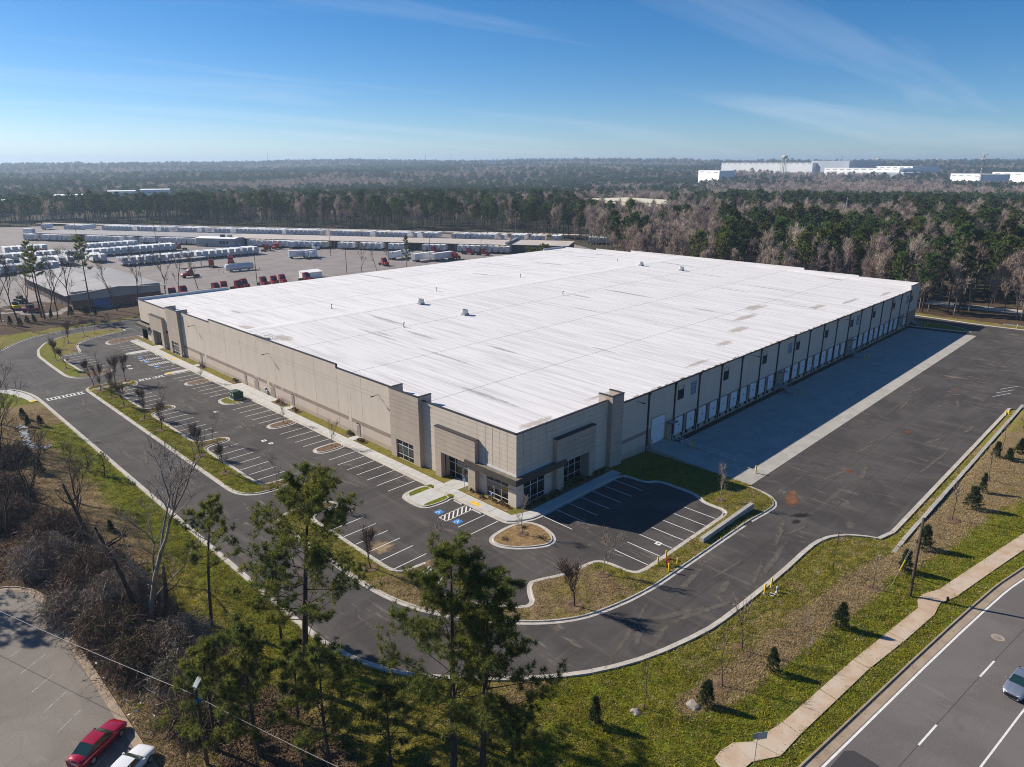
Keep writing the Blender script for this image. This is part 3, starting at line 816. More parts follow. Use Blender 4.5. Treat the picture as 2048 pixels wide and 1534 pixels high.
# far grass island at the end of the apron, behind the last dock
island([(237.8, 60.8), (238.8, 56.6), (240.4, 46.6), (242.0, 45.5), (244.0, 47.0), (247.6, 51.5), (248.4, 58), (247.6, 61.5), (247, 64), (239, 64)], 'ground_cover', lift=.02, it=1, cov=dict(lush=.6, straw=.1), name='grass_island')

# ---- concrete walks as slabs
def slab_grid(root, name, xs, ys, zt, th=.12, gap=.02, mat='concrete_new', zf=None, shared={}):
    for i in range(len(xs)-1):
        for j in range(len(ys)-1):
            sx, sy = xs[i+1]-xs[i]-gap, ys[j+1]-ys[j]-gap
            x0, y0 = xs[i]+gap/2, ys[j]+gap/2
            mb = MB()
            if zf is None:
                key = (round(sx, 2), round(sy, 2), mat)
                if key not in shared:
                    mb.cbox(0, sx, 0, sy, -th, 0, .012); shared[key] = mb.data(name, mat)
                link(name, shared[key], root, (x0, y0, zt))
            else:
                c = [(x0, y0), (x0+sx, y0), (x0+sx, y0+sy), (x0, y0+sy)]
                mb.mesh([(a, b, zf(a, b)-th) for a, b in c]+[(a, b, zf(a, b)) for a, b in c], [(4, 5, 6, 7), (0, 1, 5, 4), (1, 2, 6, 5), (2, 3, 7, 6), (3, 0, 4, 7)])
                mb.build(name, mat, root, org=(0, 0, 0))
walk = link('sidewalk', None); tag(walk, kind='structure')
slab_grid(walk, 'slab', [60.93, 62.55], list(np.linspace(64.6, 207.6, 95)), .172)
slab_grid(walk, 'slab', [64.9+1.65*k for k in range(13)], [59.05, 60.75], .172)
mb = MB(); mb.prism([(60.93, 61.0), (63.25, 59.3), (64.85, 59.05), (64.85, 60.75), (62.55, 61.6), (62.55, 64.55), (60.93, 64.55)], .02, .172); mb.build('slab', 'concrete_new', walk)
slab_grid(walk, 'slab', [62.6, 64.3, 66.0], [72.9, 74.5, 76.2], .172)
slab_grid(walk, 'slab', [62.6, 64.45], [192.2, 194.0, 196.6], .172)
for y0 in (100.9, 124.2, 168.4): slab_grid(walk, 'slab', [62.6, 64.4], [y0, y0+1.7], .172)
slab_grid(walk, 'slab', [62.6, 64.4], list(np.linspace(131.0, 148.0, 10)), .172)
# painted crosswalk island walk in the median and the west entry walk
mb = MB(); mb.prism([(38.9, 165.0), (47.6, 165.5), (48.1, 166.2), (47.8, 167.1), (39.4, 166.9)], .05, .150); mb.build('slab', 'concrete_new', walk)
mb = MB(); mb.prism([(29.2, 166.0), (28.9, 171), (28.2, 175), (26.8, 178.5), (25.2, 180.4), (10, 182.3), (-20, 183), (-20, 181.4), (10, 180.6), (24.4, 178.6), (26.0, 175.5), (26.9, 171), (27.4, 166)], .0, .10); mb.build('slab', 'concrete_new', walk)
def tactile(x0, x1, y0, y1, z):
    mb = MB(); mb.box(x0, x1, y0, y1, z-.03, z); o = mb.build('tactile_pad', 'tactile_yellow', walk)
tactile(61.05, 61.75, 66.9, 68.7, .180); tactile(55.3, 56.3, 166.3, 167.6, .172)
tactile(61.1, 61.9, 178.0, 179.6, .180); tactile(61.1, 61.9, 182.4, 184.0, .180)
tactile(39.0, 39.8, 165.3, 166.5, .158); tactile(46.9, 47.9, 165.7, 166.9, .158); tactile(28.0, 29.0, 166.1, 167.3, .108)

# ---- stripes (parts of the lot)
def stripe(x0, y0, x1, y1, w=.12, mat='paint_white', z=None, parent=lot, name='stripe'):
    d = Vector((x1-x0, y1-y0)); L = d.length; d /= L; n = Vector((-d.y, d.x))*(w/2)
    mb = MB(); k = max(1, int(L/3)) if max(x0, x1) > 84 else 1
    zf = (lambda x, y: z) if z is not None else (lambda x, y: gz(x, y)+.036)
    for i in range(k):
        p, q = Vector((x0, y0))+d*(L*i/k), Vector((x0, y0))+d*(L*(i+1)/k)
        mb.face([(a.x, a.y, zf(a.x, a.y)) for a in (p-n, q-n, q+n, p+n)])
    return mb.build(name, mat, parent)
W = 2.743
def row(x0, x1, ys):
    for y in ys: stripe(x0, y, x1, y)
row(55.05, 60.2, [80.2+W*k for k in range(7)])
row(55.05, 60.2, [104.9+W*k for k in range(4)])
row(55.05, 60.2, [121.1+W*k for k in range(5)])
row(55.05, 60.2, [143.4+W*k for k in range(4)])
row(55.05, 60.2, [159.5+W*k for k in range(2)])
row(55.05, 60.2, [170.9, 173.7, 177.2, 180.9, 184.6, 188.3])
row(55.05, 60.2, [197.2, 199.9, 202.6])
row(55.2, 60.2, [64.5, 61.9])
row(43.0, 47.8, [97.8+W*k for k in range(7)])
row(43.0, 47.8, [122.3+W*k for k in range(7)])
row(43.0, 47.8, [147.0+W*k for k in range(6)])
row(42.5, 47.7, [185.6+W*k for k in range(7)])
row(43.0, 48.0, [62.3+W*k for k in range(8)])
for k in range(7): stripe(65.35+W*k, 41.0, 65.35+W*k, 46.0)
for k in range(7): stripe(65.6+W*k, 58.3, 65.6+W*k, 53.2)
stripe(46.9, 48.4, 50.6, 51.3); stripe(45.0, 51.4, 48.8, 54.0); stripe(43.6, 55.6, 47.7, 57.6)
for k in range(3): stripe(66.5+2.9*k, 221.6, 64.9+2.9*k, 225.4)
stripe(175, 26.9, 180.5, 24.6); stripe(178.6, 26.9, 184, 24.6); stripe(182.2, 26.9, 187.6, 24.6)
# accessible bays
def hatch(x0, x1, y0, y1, step=.8):
    stripe(x0, y0, x1, y0); stripe(x0, y1, x1, y1); stripe(x0, y0, x0, y1)
    w = (y1-y0)*1.0; x = x0-w+.35
    while x < x1:                                   # parallel diagonal bars across the aisle
        t0 = max(0, (x0-x)/w); t1 = min(1, (x1-x)/w)
        if t1-t0 > .08: stripe(x+w*t0, y0+(y1-y0)*t0, x+w*t1, y0+(y1-y0)*t1, .2)
        x += step
hatch(55.2, 60.1, 66.9, 68.5); 
def wheelchair(cx, cy):
    mb = MB(); z = .037; s = .58
    mb.face([(cx-s, cy-s, z), (cx+s, cy-s, z), (cx+s, cy+s, z), (cx-s, cy+s, z)])
    pad = mb.build('accessible_symbol', 'paint_blue', lot)
    mb = MB(); z = .041
    def up(u, v): return (cx-.5+u, cy+.5-v, z)      # u along +x (towards the walk), v along -y
    def bar(u0, v0, u1, v1, w=.09):
        a, b = Vector((u0, v0)), Vector((u1, v1)); d = (b-a).normalized(); n = Vector((-d.y, d.x))*w/2
        mb.face([up(*(a-n)), up(*(b-n)), up(*(b+n)), up(*(a+n))][::-1])
    for k in range(20):
        a0, a1 = R(40+k*15), R(40+(k+1)*15)
        if k > 15: break
        ri, ro = .22, .31
        c0 = (.34, .46)
        mb.face([up(c0[0]+ri*math.sin(a0), c0[1]+ri*math.cos(a0)), up(c0[0]+ro*math.sin(a0), c0[1]+ro*math.cos(a0)), up(c0[0]+ro*math.sin(a1), c0[1]+ro*math.cos(a1)), up(c0[0]+ri*math.sin(a1), c0[1]+ri*math.cos(a1))])
    bar(.80, .36, .46, .44, .11); bar(.64, .40, .62, .64, .07); bar(.46, .44, .42, .70, .10); bar(.42, .70, .18, .82, .10)
    n = 8; mb.face([up(.88+.075*math.cos(2*math.pi*k/n), .33+.075*math.sin(2*math.pi*k/n)) for k in range(n)])
    mb.build('pictogram', 'paint_white', pad)
wheelchair(56.2, 69.7); wheelchair(56.2, 65.75)
for y in (175.6, 182.0, 186.4): wheelchair(56.1, y)
hatch(55.2, 60.1, 177.3, 178.9); hatch(55.2, 60.1, 183.2, 184.6)
for y0 in (69.0, 65.0, 174.6, 181.2, 185.6):
    mb = MB(); mb.cbox(59.85, 60.05, y0, y0+1.8, .03, .15, .03)
    tag(mb.build('wheel_stop', 'concrete_new'), {69.0: 'concrete wheel stop at the marked bay beside the entrance walk', 65.0: 'concrete wheel stop at the blue-marked bay nearest the building corner', 174.6: 'far concrete wheel stop nearest the yellow ramp pads', 181.2: 'middle concrete wheel stop of the far marked bays', 185.6: 'concrete wheel stop of the far bay nearest the plain walk island'}[y0], 'wheel stop', 'wheel stops')
# crosswalks: two rails with paired bars
def crosswalk(x0, x1, ya, yb, n):
    stripe(x0, ya, x1, ya, .2); stripe(x0, yb, x1, yb, .2)
    for k in range(n):
        x = x0+(x1-x0)*(k+.5)/n
        stripe(x-.32, ya, x-.32, yb, .28); stripe(x+.32, ya, x+.32, yb, .28)
crosswalk(30.5, 37.6, 164.6, 166.4, 5); crosswalk(48.8, 54.4, 165.7, 167.0, 4)
# utility covers on the aisle
def cover_pad(x, y, s=.5, label=None):
    o = thing('utility_cover', label, 'utility cover', (x, y, gz(x, y)+.03), 'utility covers in the parking aisle')
    mb = MB(); mb.cbox(-s, s, -s, s, -.02, .012, .01); link('concrete_collar', mb.data('concrete_collar', 'paint_white'), o)
    mb = MB(); mb.lathe([(s*.5, .012), (s*.5, .02), (0.01, .02)], 12); link('lid', mb.data('lid', 'manhole_iron'), o)
cover_pad(51.6, 112.3, .42, 'left of the two square utility covers in the mid aisle'); cover_pad(51.9, 110.3, .38, 'right of the two square utility covers in the mid aisle')
cover_pad(52.2, 133.4, .40, 'single square utility cover near the green transformer'); cover_pad(51.5, 181.0, .45, 'left of the two far utility covers by the marked bays')
cover_pad(51.0, 178.0, .42, 'right of the two far utility covers by the marked bays'); cover_pad(70.6, 42.9, .40, 'square utility cover in a stall of the right lot')

# ---- truck court: drive-in ramp, apron slabs
apron = link('concrete_apron', None); tag(apron, kind='structure')
def az(x, y): return -.955-(y-43.4)/19.1*.42
xs = list(np.linspace(102.7, 237.2, 26)); ys = [43.4, 48.2, 53.0, 57.8, 62.45]
slab_grid(apron, 'slab', xs, ys, 0, .25, .018, 'concrete', az)
mb = MB()
def rz_(y): return -.955+(y-43.4)/19.1*.97
rp = [(97.0, 43.4), (102.5, 43.4), (102.5, 62.5), (97.0, 62.5)]
mb.mesh([(a, b, -1.6) for a, b in rp]+[(a, b, rz_(b)) for a, b in rp], [(4, 5, 6, 7), (0, 1, 5, 4), (1, 2, 6, 5), (2, 3, 7, 6), (3, 0, 4, 7)])
ramp = mb.build('drive_in_ramp', 'concrete'); tag(ramp, kind='structure')
mb = MB(); mb.mesh([(102.5, y, z) for y in (45.0, 62.4) for z in (-1.5, rz_(y)+.12)]+[(102.68, y, z) for y in (45.0, 62.4) for z in (-1.5, rz_(y)+.12)], [(0, 1, 3, 2), (4, 6, 7, 5), (1, 5, 7, 3), (0, 4, 5, 1)])
mb.build('ramp_kerb', 'concrete', ramp)
# storm grates in the court with rust stains (flat stains with their own outline)
def stain(name, cx, cy, rx, ry, mat, dz, seed, parent=None, rot=0.0):
    rnd = random.Random(seed); n = 24; v = [(cx, cy)]; rings = (.4, .75, 1.0)
    for q0 in rings:
        for k in range(n):
            a = 2*math.pi*k/n; q = q0*(1+rnd.uniform(-.22, .22)); u, w_ = rx*q*math.cos(a), ry*q*math.sin(a)
            v.append((cx+u*math.cos(rot)-w_*math.sin(rot), cy+u*math.sin(rot)+w_*math.cos(rot)))
    f = [(0, 1+k, 1+(k+1) % n) for k in range(n)]
    for i in range(2): f += [(1+i*n+k, 1+(i+1)*n+k, 1+(i+1)*n+(k+1) % n, 1+i*n+(k+1) % n) for k in range(n)]
    mb = MB(); mb.mesh([(a, c, gz(a, c)+dz) for a, c in v], f); o = mb.build(name, mat, lot, org=(0, 0, 0))
    at = o.data.attributes.new('fade', 'FLOAT', 'POINT'); at.data.foreach_set('value', [1.0]+[.75]*n+[.4]*n+[0.0]*n)
    return o
def grate(x, y, label):
    o = thing('storm_grate', label, 'drain grate', (x, y, gz(x, y)+.03), 'storm grates in the truck court')
    mb = MB(); mb.box(-.7, .7, -.5, .5, 0, .014); link('frame', mb.data('frame', 'rust'), o)
    mb = MB()
    for k in range(7): mb.box(-.6, .6, -.42+k*.13, -.36+k*.13, .014, .03)
    link('bars', mb.data('bars', 'rust'), o)
for x, y, lb in ((113.5, 34.5, 'rusty storm grate on the court nearest the grass island'), (139.5, 33.2, 'middle rusty storm grate on the truck court asphalt'), (175.5, 33.5, 'farthest rusty storm grate on the truck court asphalt')): grate(x, y, lb)
stain('rust_stain', 96.6, 36.6, 3.0, 1.2, 'dust_rust', .036, 3, rot=.4); stain('rust_stain', 99.2, 37.6, 1.2, .8, 'dust_rust', .037, 5)
stain('damp_patch', 92.2, 33.4, 2.0, .8, 'damp_dark', .034, 8, rot=-.5); stain('damp_patch', 89.5, 33.0, 1.2, .6, 'damp_dark', .035, 9)
stain('sand_patch', 44.9, 67.6, 1.9, 2.0, 'dust_sand', .034, 12); stain('dirt_patch', 94.5, 27.5, 2.2, 1.0, 'dust_pale', .034, 13, rot=.3)
rnd_ = random.Random(40)
for k in range(46):          # tyre-carried dust over the drives and aisles
    x, y, rx, ry, ro = [(34.2+rnd_.uniform(-3, 3), rnd_.uniform(60, 160), rnd_.uniform(.3, .8), rnd_.uniform(2.5, 8), rnd_.uniform(-.35, .35)), (rnd_.uniform(50, 88), 32.8+rnd_.uniform(-2.5, 3), rnd_.uniform(3, 8), rnd_.uniform(.3, .7), rnd_.uniform(-.5, .5)), (rnd_.uniform(95, 170), rnd_.uniform(25, 41), rnd_.uniform(4, 12), rnd_.uniform(.3, .8), rnd_.uniform(-.3, .3)), (51.5+rnd_.uniform(-3, 3), rnd_.uniform(62, 190), rnd_.uniform(.3, .8), rnd_.uniform(2.5, 7), rnd_.uniform(-.3, .3))][k % 4]
    stain('dust_track', x, y, rx, ry, 'dust_pale', .0405+.0004*k, 50+k, rot=ro)
# paving joints left by the laying machine
for x_ in (34.3, 51.4, 47.95):
    for ya, yb_ in ((62, 92), (92, 130), (130, 165)) if x_ < 48 and x_ != 47.95 else ((62, 110), (110, 160), (170, 200)): stripe(x_, ya, x_+.05, yb_, .055, 'asphalt_seam', .0335 if x_ else 0, name='paving_joint')
for y_ in (27.2, 31.1, 35.0, 38.9):
    for xa in range(98, 240, 24): stripe(xa, y_, xa+24, y_+.04, .07, 'asphalt_seam', -1+.0335, name='paving_joint')
for xa, ya, xb_, yb_ in ((58, 33.5, 72, 33.0), (72, 33.0, 84, 32.9), (64, 49.6, 84, 49.6)): stripe(xa, ya, xb_, yb_, .06, 'asphalt_seam', .0335, name='paving_joint')
# low headwall beside the right lot, retaining wall along the court
mb = MB(); mb.cbox(74.6, 88.4, 38.7, 39.3, -.3, .78, .03)
hw = mb.build('concrete_headwall', 'concrete'); tag(hw, 'long low grey concrete wall in the grass beside the drive', 'wall')
rw = thing('retaining_wall', 'long low block retaining wall between truck court grass and slope', 'wall', (88.2, 20.6, -1))
mb = MB(); 
for x0, x1, zt in ((93.5, 168.2, .12), (91.7, 93.5, -.02), (90.0, 91.7, -.16), (88.2, 90.0, -.30)): mb.box(x0, x1, 20.38, 20.80, -1.2, zt)
mb.build('block_core', 'rock', rw)
x = 88.2; k = 0; capm = {}
while x < 168:
    L = .9 if x < 94 else 1.86
    zt = -.30 if x < 90 else -.16 if x < 91.7 else -.02 if x < 93.5 else .12
    if L not in capm:
        mb = MB(); mb.cbox(0, L-.03, -.26, .26, 0, .10, .02); capm[L] = mb.data('cap_stone', 'concrete')
    link('cap_stone', capm[L], rw, (x-88.2, -.01+random.uniform(-.02, .02), zt+1.003)); x += L; k += 1

# ---- public road
def oline(path, d): return offset(path, d, False)
rc = soften(ROADC, False, 2, .3, 12)
road_l, road_r = oline(rc, 3.9), oline(rc, -14)
EDGE = [(-60, 26.2), (-20, 22.9), (20, 18.3), (49.2, 14.65), (83, 10.55), (97, 8.1), (125, .8), (165, -13.4), (240, -46)]
EDGE = soften(EDGE, False, 2, .3, 10)
flat = lambda x, y=0: 0.0
road = sheet('road', EDGE+oline(EDGE, -19)[::-1], 'asphalt_road', .02, zf=flat)
kerb('kerb', EDGE, 1, mat='concrete_old', gut=.12, top=.16, hgt=.15, zf=flat)
g_in, g_out = oline(EDGE, -.72), EDGE
sheet('gutter', g_in+g_out[::-1], 'concrete_old', .026, zf=flat)
def strip(path, d0, d1, mat, z, name, parent):
    a, b = oline(path, d0), oline(path, d1); mb = MB()
    for i in range(len(path)-1): mb.face([(*b[i], z), (*b[i+1], z), (*a[i+1], z), (*a[i], z)])
    return mb.build(name, mat, parent, org=(0, 0, 0))
strip(EDGE, -.80, -1.0, 'paint_white', .028, 'edge_line', road)
def along(path, s):
    for a, b in zip(path[:-1], path[1:]):
        L = math.hypot(b[0]-a[0], b[1]-a[1])
        if s <= L: return (a[0]+(b[0]-a[0])*s/L, a[1]+(b[1]-a[1])*s/L)
        s -= L
    return path[-1]
lane = oline(EDGE, -4.75); cline = oline(EDGE, -8.8)
def arcpos(path, x):
    s = 0
    for a, b in zip(path[:-1], path[1:]):
        L = math.hypot(b[0]-a[0], b[1]-a[1])
        if a[0] <= x <= b[0]: return s+L*(x-a[0])/(b[0]-a[0])
        s += L
    return s
s0 = arcpos(lane, 57.9)
for k in range(-5, 9):
    a, b = along(lane, s0+13.35*k), along(lane, s0+13.35*k+3.6)
    stripe(a[0], a[1], b[0], b[1], .17, z=.028, parent=road, name='lane_dash')
strip(cline, 0, -.16, 'paint_white', .028, 'centre_line', road)
strip(lane, .04, .0, 'asphalt_patch', .0265, 'seam_line', road)
pp = [(53.5, 13.0), (53.35, 10.4), (52.4, 8.0), (44, 6.5), (30, 7), (20, 9), (20, 16.9), (49, 13.35)]
sheet('road_patch', soften(pp, True, 1, .2, .6), 'asphalt_patch', .0245, zf=flat)
mh = thing('manhole_cover', 'round pale manhole cover in the outer road lane', 'manhole', (79.2, 7.3, .02))
mb = MB(); mb.lathe([(.62, 0), (.62, .012), (.40, .014)], 24); link('collar', mb.data('collar', 'concrete_old'), mh)
mb = MB(); mb.lathe([(.36, .0), (.36, .022), (.02, .022)], 20); link('lid', mb.data('lid', 'manhole_iron'), mh)
# public sidewalk: long slabs between sawn joints
pw = link('public_sidewalk', None); tag(pw, kind='structure')
UP = [(44.4, 20.35), (45.6, 20.4), (47.1, 20.1), (48.4, 18.95), (52.3, 18.1), (58.7, 17.4), (65.1, 16.7), (72.2, 15.7), (79.0, 14.75), (80.6, 15.25), (82.1, 15.2), (84.7, 14.1), (92, 12.7), (99.5, 11.25), (106.9, 9.8), (120, 6.6), (136, 2.2), (150, -2.2)]
LO = [(43.8, 18.6), (44.9, 18.2), (46.4, 18.0), (48.6, 16.6), (52.0, 16.4), (58.4, 15.75), (64.9, 15.1), (71.9, 14.0), (78.9, 13.1), (80.4, 13.2), (81.7, 13.25), (84.4, 12.3), (91.6, 10.95), (99.1, 9.5), (106.5, 8.0), (119.5, 4.8), (135.5, .4), (149.5, -4)]
for i in range(len(UP)-1):
    u0, u1, l0, l1 = [Vector(q) for q in (UP[i], UP[i+1], LO[i], LO[i+1])]
    e = .012
    q = [l0+(l1-l0)*e, l1-(l1-l0)*e, u1-(u1-u0)*e, u0+(u0*0+(u1-u0))*e]
    mb = MB(); mb.prism([tuple(v) for v in q], -.1, .065+.004*(i % 2)); mb.build('slab', 'public_walk', pw)

# ---- old lot at the lower left
OLD = [(-60, -60), (11.35, -60), (11.35, 84.0), (11.0, 87.4), (9.4, 90.3), (6.5, 91.9), (0, 93), (-60, 96)]
old = sheet('old_parking_lot', OLD, 'asphalt_old', .02, zf=flat)
kerb('kerb', soften([(11.35, -60)]+OLD[2:], False, 1), -1, mat='concrete_old', gut=.5, top=.16, hgt=.14, zf=flat)
for (x0, y0, x1, y1) in ((6.5, 79.9, 8.9, 81.4), (6.7, 76.5, 9.1, 77.9), (6.8, 72.9, 9.3, 74.5), (7.0, 69.3, 9.2, 70.7), (7.2, 65.7, 9.4, 67.2), (7.3, 62.1, 9.5, 63.6), (7.4, 58.6, 9.4, 59.9), (7.5, 55.2, 9.6, 56.6), (1.2, 72, 3.6, 73.5), (1.3, 64.8, 3.7, 66.4)):
    stripe(x0, y0, x1, y1, .10, 'paint_worn', .026, old)
# step stones and litter at the bank below the drive
for k, (x, y) in enumerate([(28.0, 56.0), (28.1, 55.0), (28.25, 54.0), (28.4, 53.0), (28.5, 52.0), (28.7, 51.0)]):
    mb = MB(); mb.cbox(x-.28, x+.28, y-.40, y+.40, -.2, .24-.03*k, .03)
    tag(mb.build('block_stone', 'rock'), 'pale block stone in the short stepped line below the drive bend', 'stone', 'stepped block stones below the drive bend')
# ------------------------------------------------------------------ the warehouse
FX, FY = 64.5, 62.6            # planes of the two visible facades
BX, BY = 246.0, 209.0          # far planes
RIDGE_Y, RIDGE_Z = 147.0, 11.9
def roof_z(y): return RIDGE_Z-.0219*abs(y-RIDGE_Y)
wh = thing('warehouse', 'huge beige tilt-up concrete warehouse with a flat white roof and dock doors', 'building', (FX, FY, 0))
def zb(mb, ax, u0, u1, d0, d1, z0, z1):
    if ax == 'L': mb.box(d0, d1, u0, u1, z0, z1)
    else: mb.box(u0, u1, d0, d1, z0, z1)
def gpanel(ax, u0, u1, z0, z1, face, depth, mat, grooves=(), parent=None, name='wall_panel', vg=(), gw=.085, gd=.05):
    """a concrete panel with recessed reveal grooves"""
    mb = MB(); zs = [z0]+sorted(g for g in grooves if z0 < g < z1)+[z1]
    us = [u0]+sorted(g for g in vg if u0 < g < u1)+[u1]
    for i in range(len(zs)-1):
        a = zs[i]+(gw/2 if i > 0 else 0); b = zs[i+1]-(gw/2 if i < len(zs)-2 else 0)
        for j in range(len(us)-1):
            c = us[j]+(gw/2 if j > 0 else 0); d = us[j+1]-(gw/2 if j < len(us)-2 else 0)
            zb(mb, ax, c, d, face, face+gd+.002, a, b)
    zb(mb, ax, u0+.004, u1-.004, face+gd, face+depth, z0+.004, z1-.004)
    return mb.build(name, mat, parent or wh)
def zpanel(ax, u0, u1, face, zones, depth=.22, grooves=(), name='wall_panel', gap=.06, holes=()):
    """panel of stacked colour zones [(z0, z1, material)]"""
    mats = []; mb = MB()
    for z0, z1, m in zones:
        if m not in mats: mats.append(m)
        mb.m = mats.index(m)
        zs = [z0]+[g for g in grooves if z0 < g < z1]+[z1]
        for i in range(len(zs)-1):
            a = zs[i]+(.045 if i > 0 else 0); b = zs[i+1]-(.045 if i < len(zs)-2 else 0)
            segs = [(u0+gap/2, u1-gap/2)]
            zb(mb, ax, segs[0][0], segs[0][1], face, face+depth, a, b)
            if i > 0:
                zb(mb, ax, segs[0][0], segs[0][1], face+.05, face+depth-.002, a-.09, a)
    return mb.build(name, mats, wh)
def coping(ax, u0, u1, face, z, w=.34, over=.05, h=.12, name='coping'):
    mb = MB(); zb(mb, ax, u0, u1, face-over, face-over+w, z-.02, z+h); return mb.build(name, 'coping', wh)
def glazing(ax, u0, u1, z0, z1, d, cols, zsplit, name='window', fw_=.07, glass='glass_dark', parent=None):
    us = np.linspace(u0, u1, cols+1); zs = [z0]+list(zsplit)+[z1]
    mb = MB()
    for u in us: zb(mb, ax, u-fw_/2, u+fw_/2, d-.05, d+.07, z0, z1)
    for z in zs: zb(mb, ax, u0, u1, d-.046, d+.066, z-fw_/2, z+fw_/2)
    w = mb.build(name, 'mullion', parent or wh)
    for i in range(cols):
        for j in range(len(zs)-1):
            mb = MB(); zb(mb, ax, us[i]+.02, us[i+1]-.02, d, d+.03, zs[j]+.02, zs[j+1]-.02); mb.build('pane', glass, w, org=wloc(wh))
    return w

# ---- west (left) facade: long sunlit wall
JL = [91.05]+[100.3+7.77*k for k in range(10)]+[179.35]
def partop(y):
    return 11.66 if y < 108.2 else 12.3 if y < 162.5 else 11.62
for i in range(len(JL)-1):
    y0, y1 = JL[i], JL[i+1]; t = partop((y0+y1)/2)
    zpanel('L', y0, y1, FX, [(-.1, .92, 'wall_tan'), (.92, 2.45, 'wall_rose'), (2.45, 3.18, 'wall_brown'), (3.18, t, 'wall_beige')], grooves=(8.82, 9.5))
    coping('L', y0, y1, FX, t)
for y in (108.07, 162.45):
    mb = MB(); mb.box(FX-.055, FX+.30, y-.06, y+.06, 11.6, 12.42); mb.build('coping', 'coping', wh)
for y in (104.4, 135.4, 166.6):           # narrow pilaster strips interrupting the brown band
    mb = MB()
    for s in (-.5, .5): mb.box(FX-.012, FX+.02, y+s-.025, y+s+.025, .92, 8.78)
    mb.box(FX-.01, FX+.02, y-.40, y+.40, 2.40, 3.22)
    mb.build('pilaster_strip', 'wall_beige', wh)
# towers on the west facade
GT = (2.34, 3.8, 5.49, 7.21, 8.18, 8.92, 9.54, 10.16, 10.94)
def tower_w(y0, y1, top, wy0, wy1):
    f = FX-.78
    gpanel('L', y0, wy0, -.1, top, f, .3, 'wall_tan', GT); gpanel('L', wy1, y1, -.1, top, f, .3, 'wall_tan', GT)
    gpanel('L', wy0, wy1, 3.42, top, f, .3, 'wall_tan', GT); gpanel('L', wy0, wy1, -.1, .10, f, .3, 'wall_tan')
    glazing('L', wy0, wy1, .12, 3.40, f+.22, 3, (.95, 2.55))
    for s, a, b in ((0, y0-.002, y0+.28), (1, y1-.28, y1+.002)):
        mb = MB(); mb.box(f+.3, FX+1.9, a, b, -.1, top); mb.build('return_wall', 'wall_tan', wh)
        mb = MB(); mb.box(f+.25, FX+1.95, a-.04, b+.04, top, top+.12); mb.build('coping', 'coping', wh)
    coping('L', y0-.04, y1+.04, f, top)
tower_w(83.3, 91.0, 11.97, 85.0, 89.6)
tower_w(179.4, 187.0, 11.85, 180.9, 185.5)
# entrance wings: south (near) corner and north end
GE = (5.9, 6.7, 7.5, 8.3, 9.1, 9.9, 10.7)
def wing_w(ya, yb, top, oy0, oy1, vgs):
    """wall between two y with a recessed opening oy0..oy1"""
    gpanel('L', ya, oy0, 5.1, top, FX, .25, 'wall_beige', GE, vg=vgs); gpanel('L', oy1, yb, -.1, top, FX, .25, 'wall_beige', (1.4, 2.8, 4.3)+GE)
    gpanel('L', oy0, oy1, 4.4, top, FX, .25, 'wall_beige', GE)
    coping('L', ya, yb, FX, top)
wing_w(62.6, 83.3, 11.28, 71.9, 78.1, (64.4, 65.85, 67.35, 68.85, 70.6))
wing_w(187.0, 208.9, 10.95, 192.4, 198.2, (203.2, 204.7, 206.2))
def portal_w(y0, y1, oy0, oy1, top, oz):
    f = FX-.78
    gpanel('L', y0, oy0, -.1, oz, f, .78+.9, 'wall_tan', (1.15, 2.35)); gpanel('L', oy1, y1, -.1, oz, f, .78+.9, 'wall_tan', (1.15, 2.35, 3.5))
    gpanel('L', y0, y1, oz+.002, top, f, .77, 'wall_tan', (4.9, 5.7, 6.5, 7.3, 7.9))
    mb = MB(); mb.box(f-.05, FX-.002, y0-.05, y1+.05, top, top+.10); mb.build('portal_cap', 'coping', wh)
    mb = MB(); mb.box(f+.772, FX+.92, oy0, oy1, oz, oz+.2); mb.build('soffit', 'wall_brown', wh)
    glazing('L', oy0, oy1, .02, oz-.02, FX+.86, 4, (1.0, 2.5))
portal_w(70.3, 79.5, 71.9, 78.1, 8.35, 4.38); portal_w(190.7, 199.9, 192.4, 198.2, 8.2, 4.3)
# glazed entrance doors under the portals
def entry_doors(y0, x, parent):
    fr = MB()
    fr.box(x-.10, x-.04, y0, y0+.08, .03, 2.45); fr.box(x-.10, x-.04, y0+1.92, y0+2.0, .03, 2.45); fr.box(x-.10, x-.04, y0+.96, y0+1.04, .03, 2.45); fr.box(x-.10, x-.04, y0, y0+2.0, 2.37, 2.47); fr.box(x-.10, x-.04, y0, y0+2.0, .02, .16)
    d = fr.build('entrance_door', 'mullion', parent)
    for k in range(2):
        mb = MB(); mb.box(x-.085, x-.06, y0+.08+.96*k, y0+.96+.96*k, .16, 2.37); mb.build('pane', 'glass_dark', d, org=wloc(parent))
        mb = MB(); mb.tube((x-.16, y0+.86+.26*k, .95), (x-.16, y0+.86+.26*k, 1.45), .018); mb.build('handle', 'steel_galv', d, org=wloc(parent))
entry_doors(72.6, FX+.86, wh); entry_doors(195.0, FX+.86, wh)
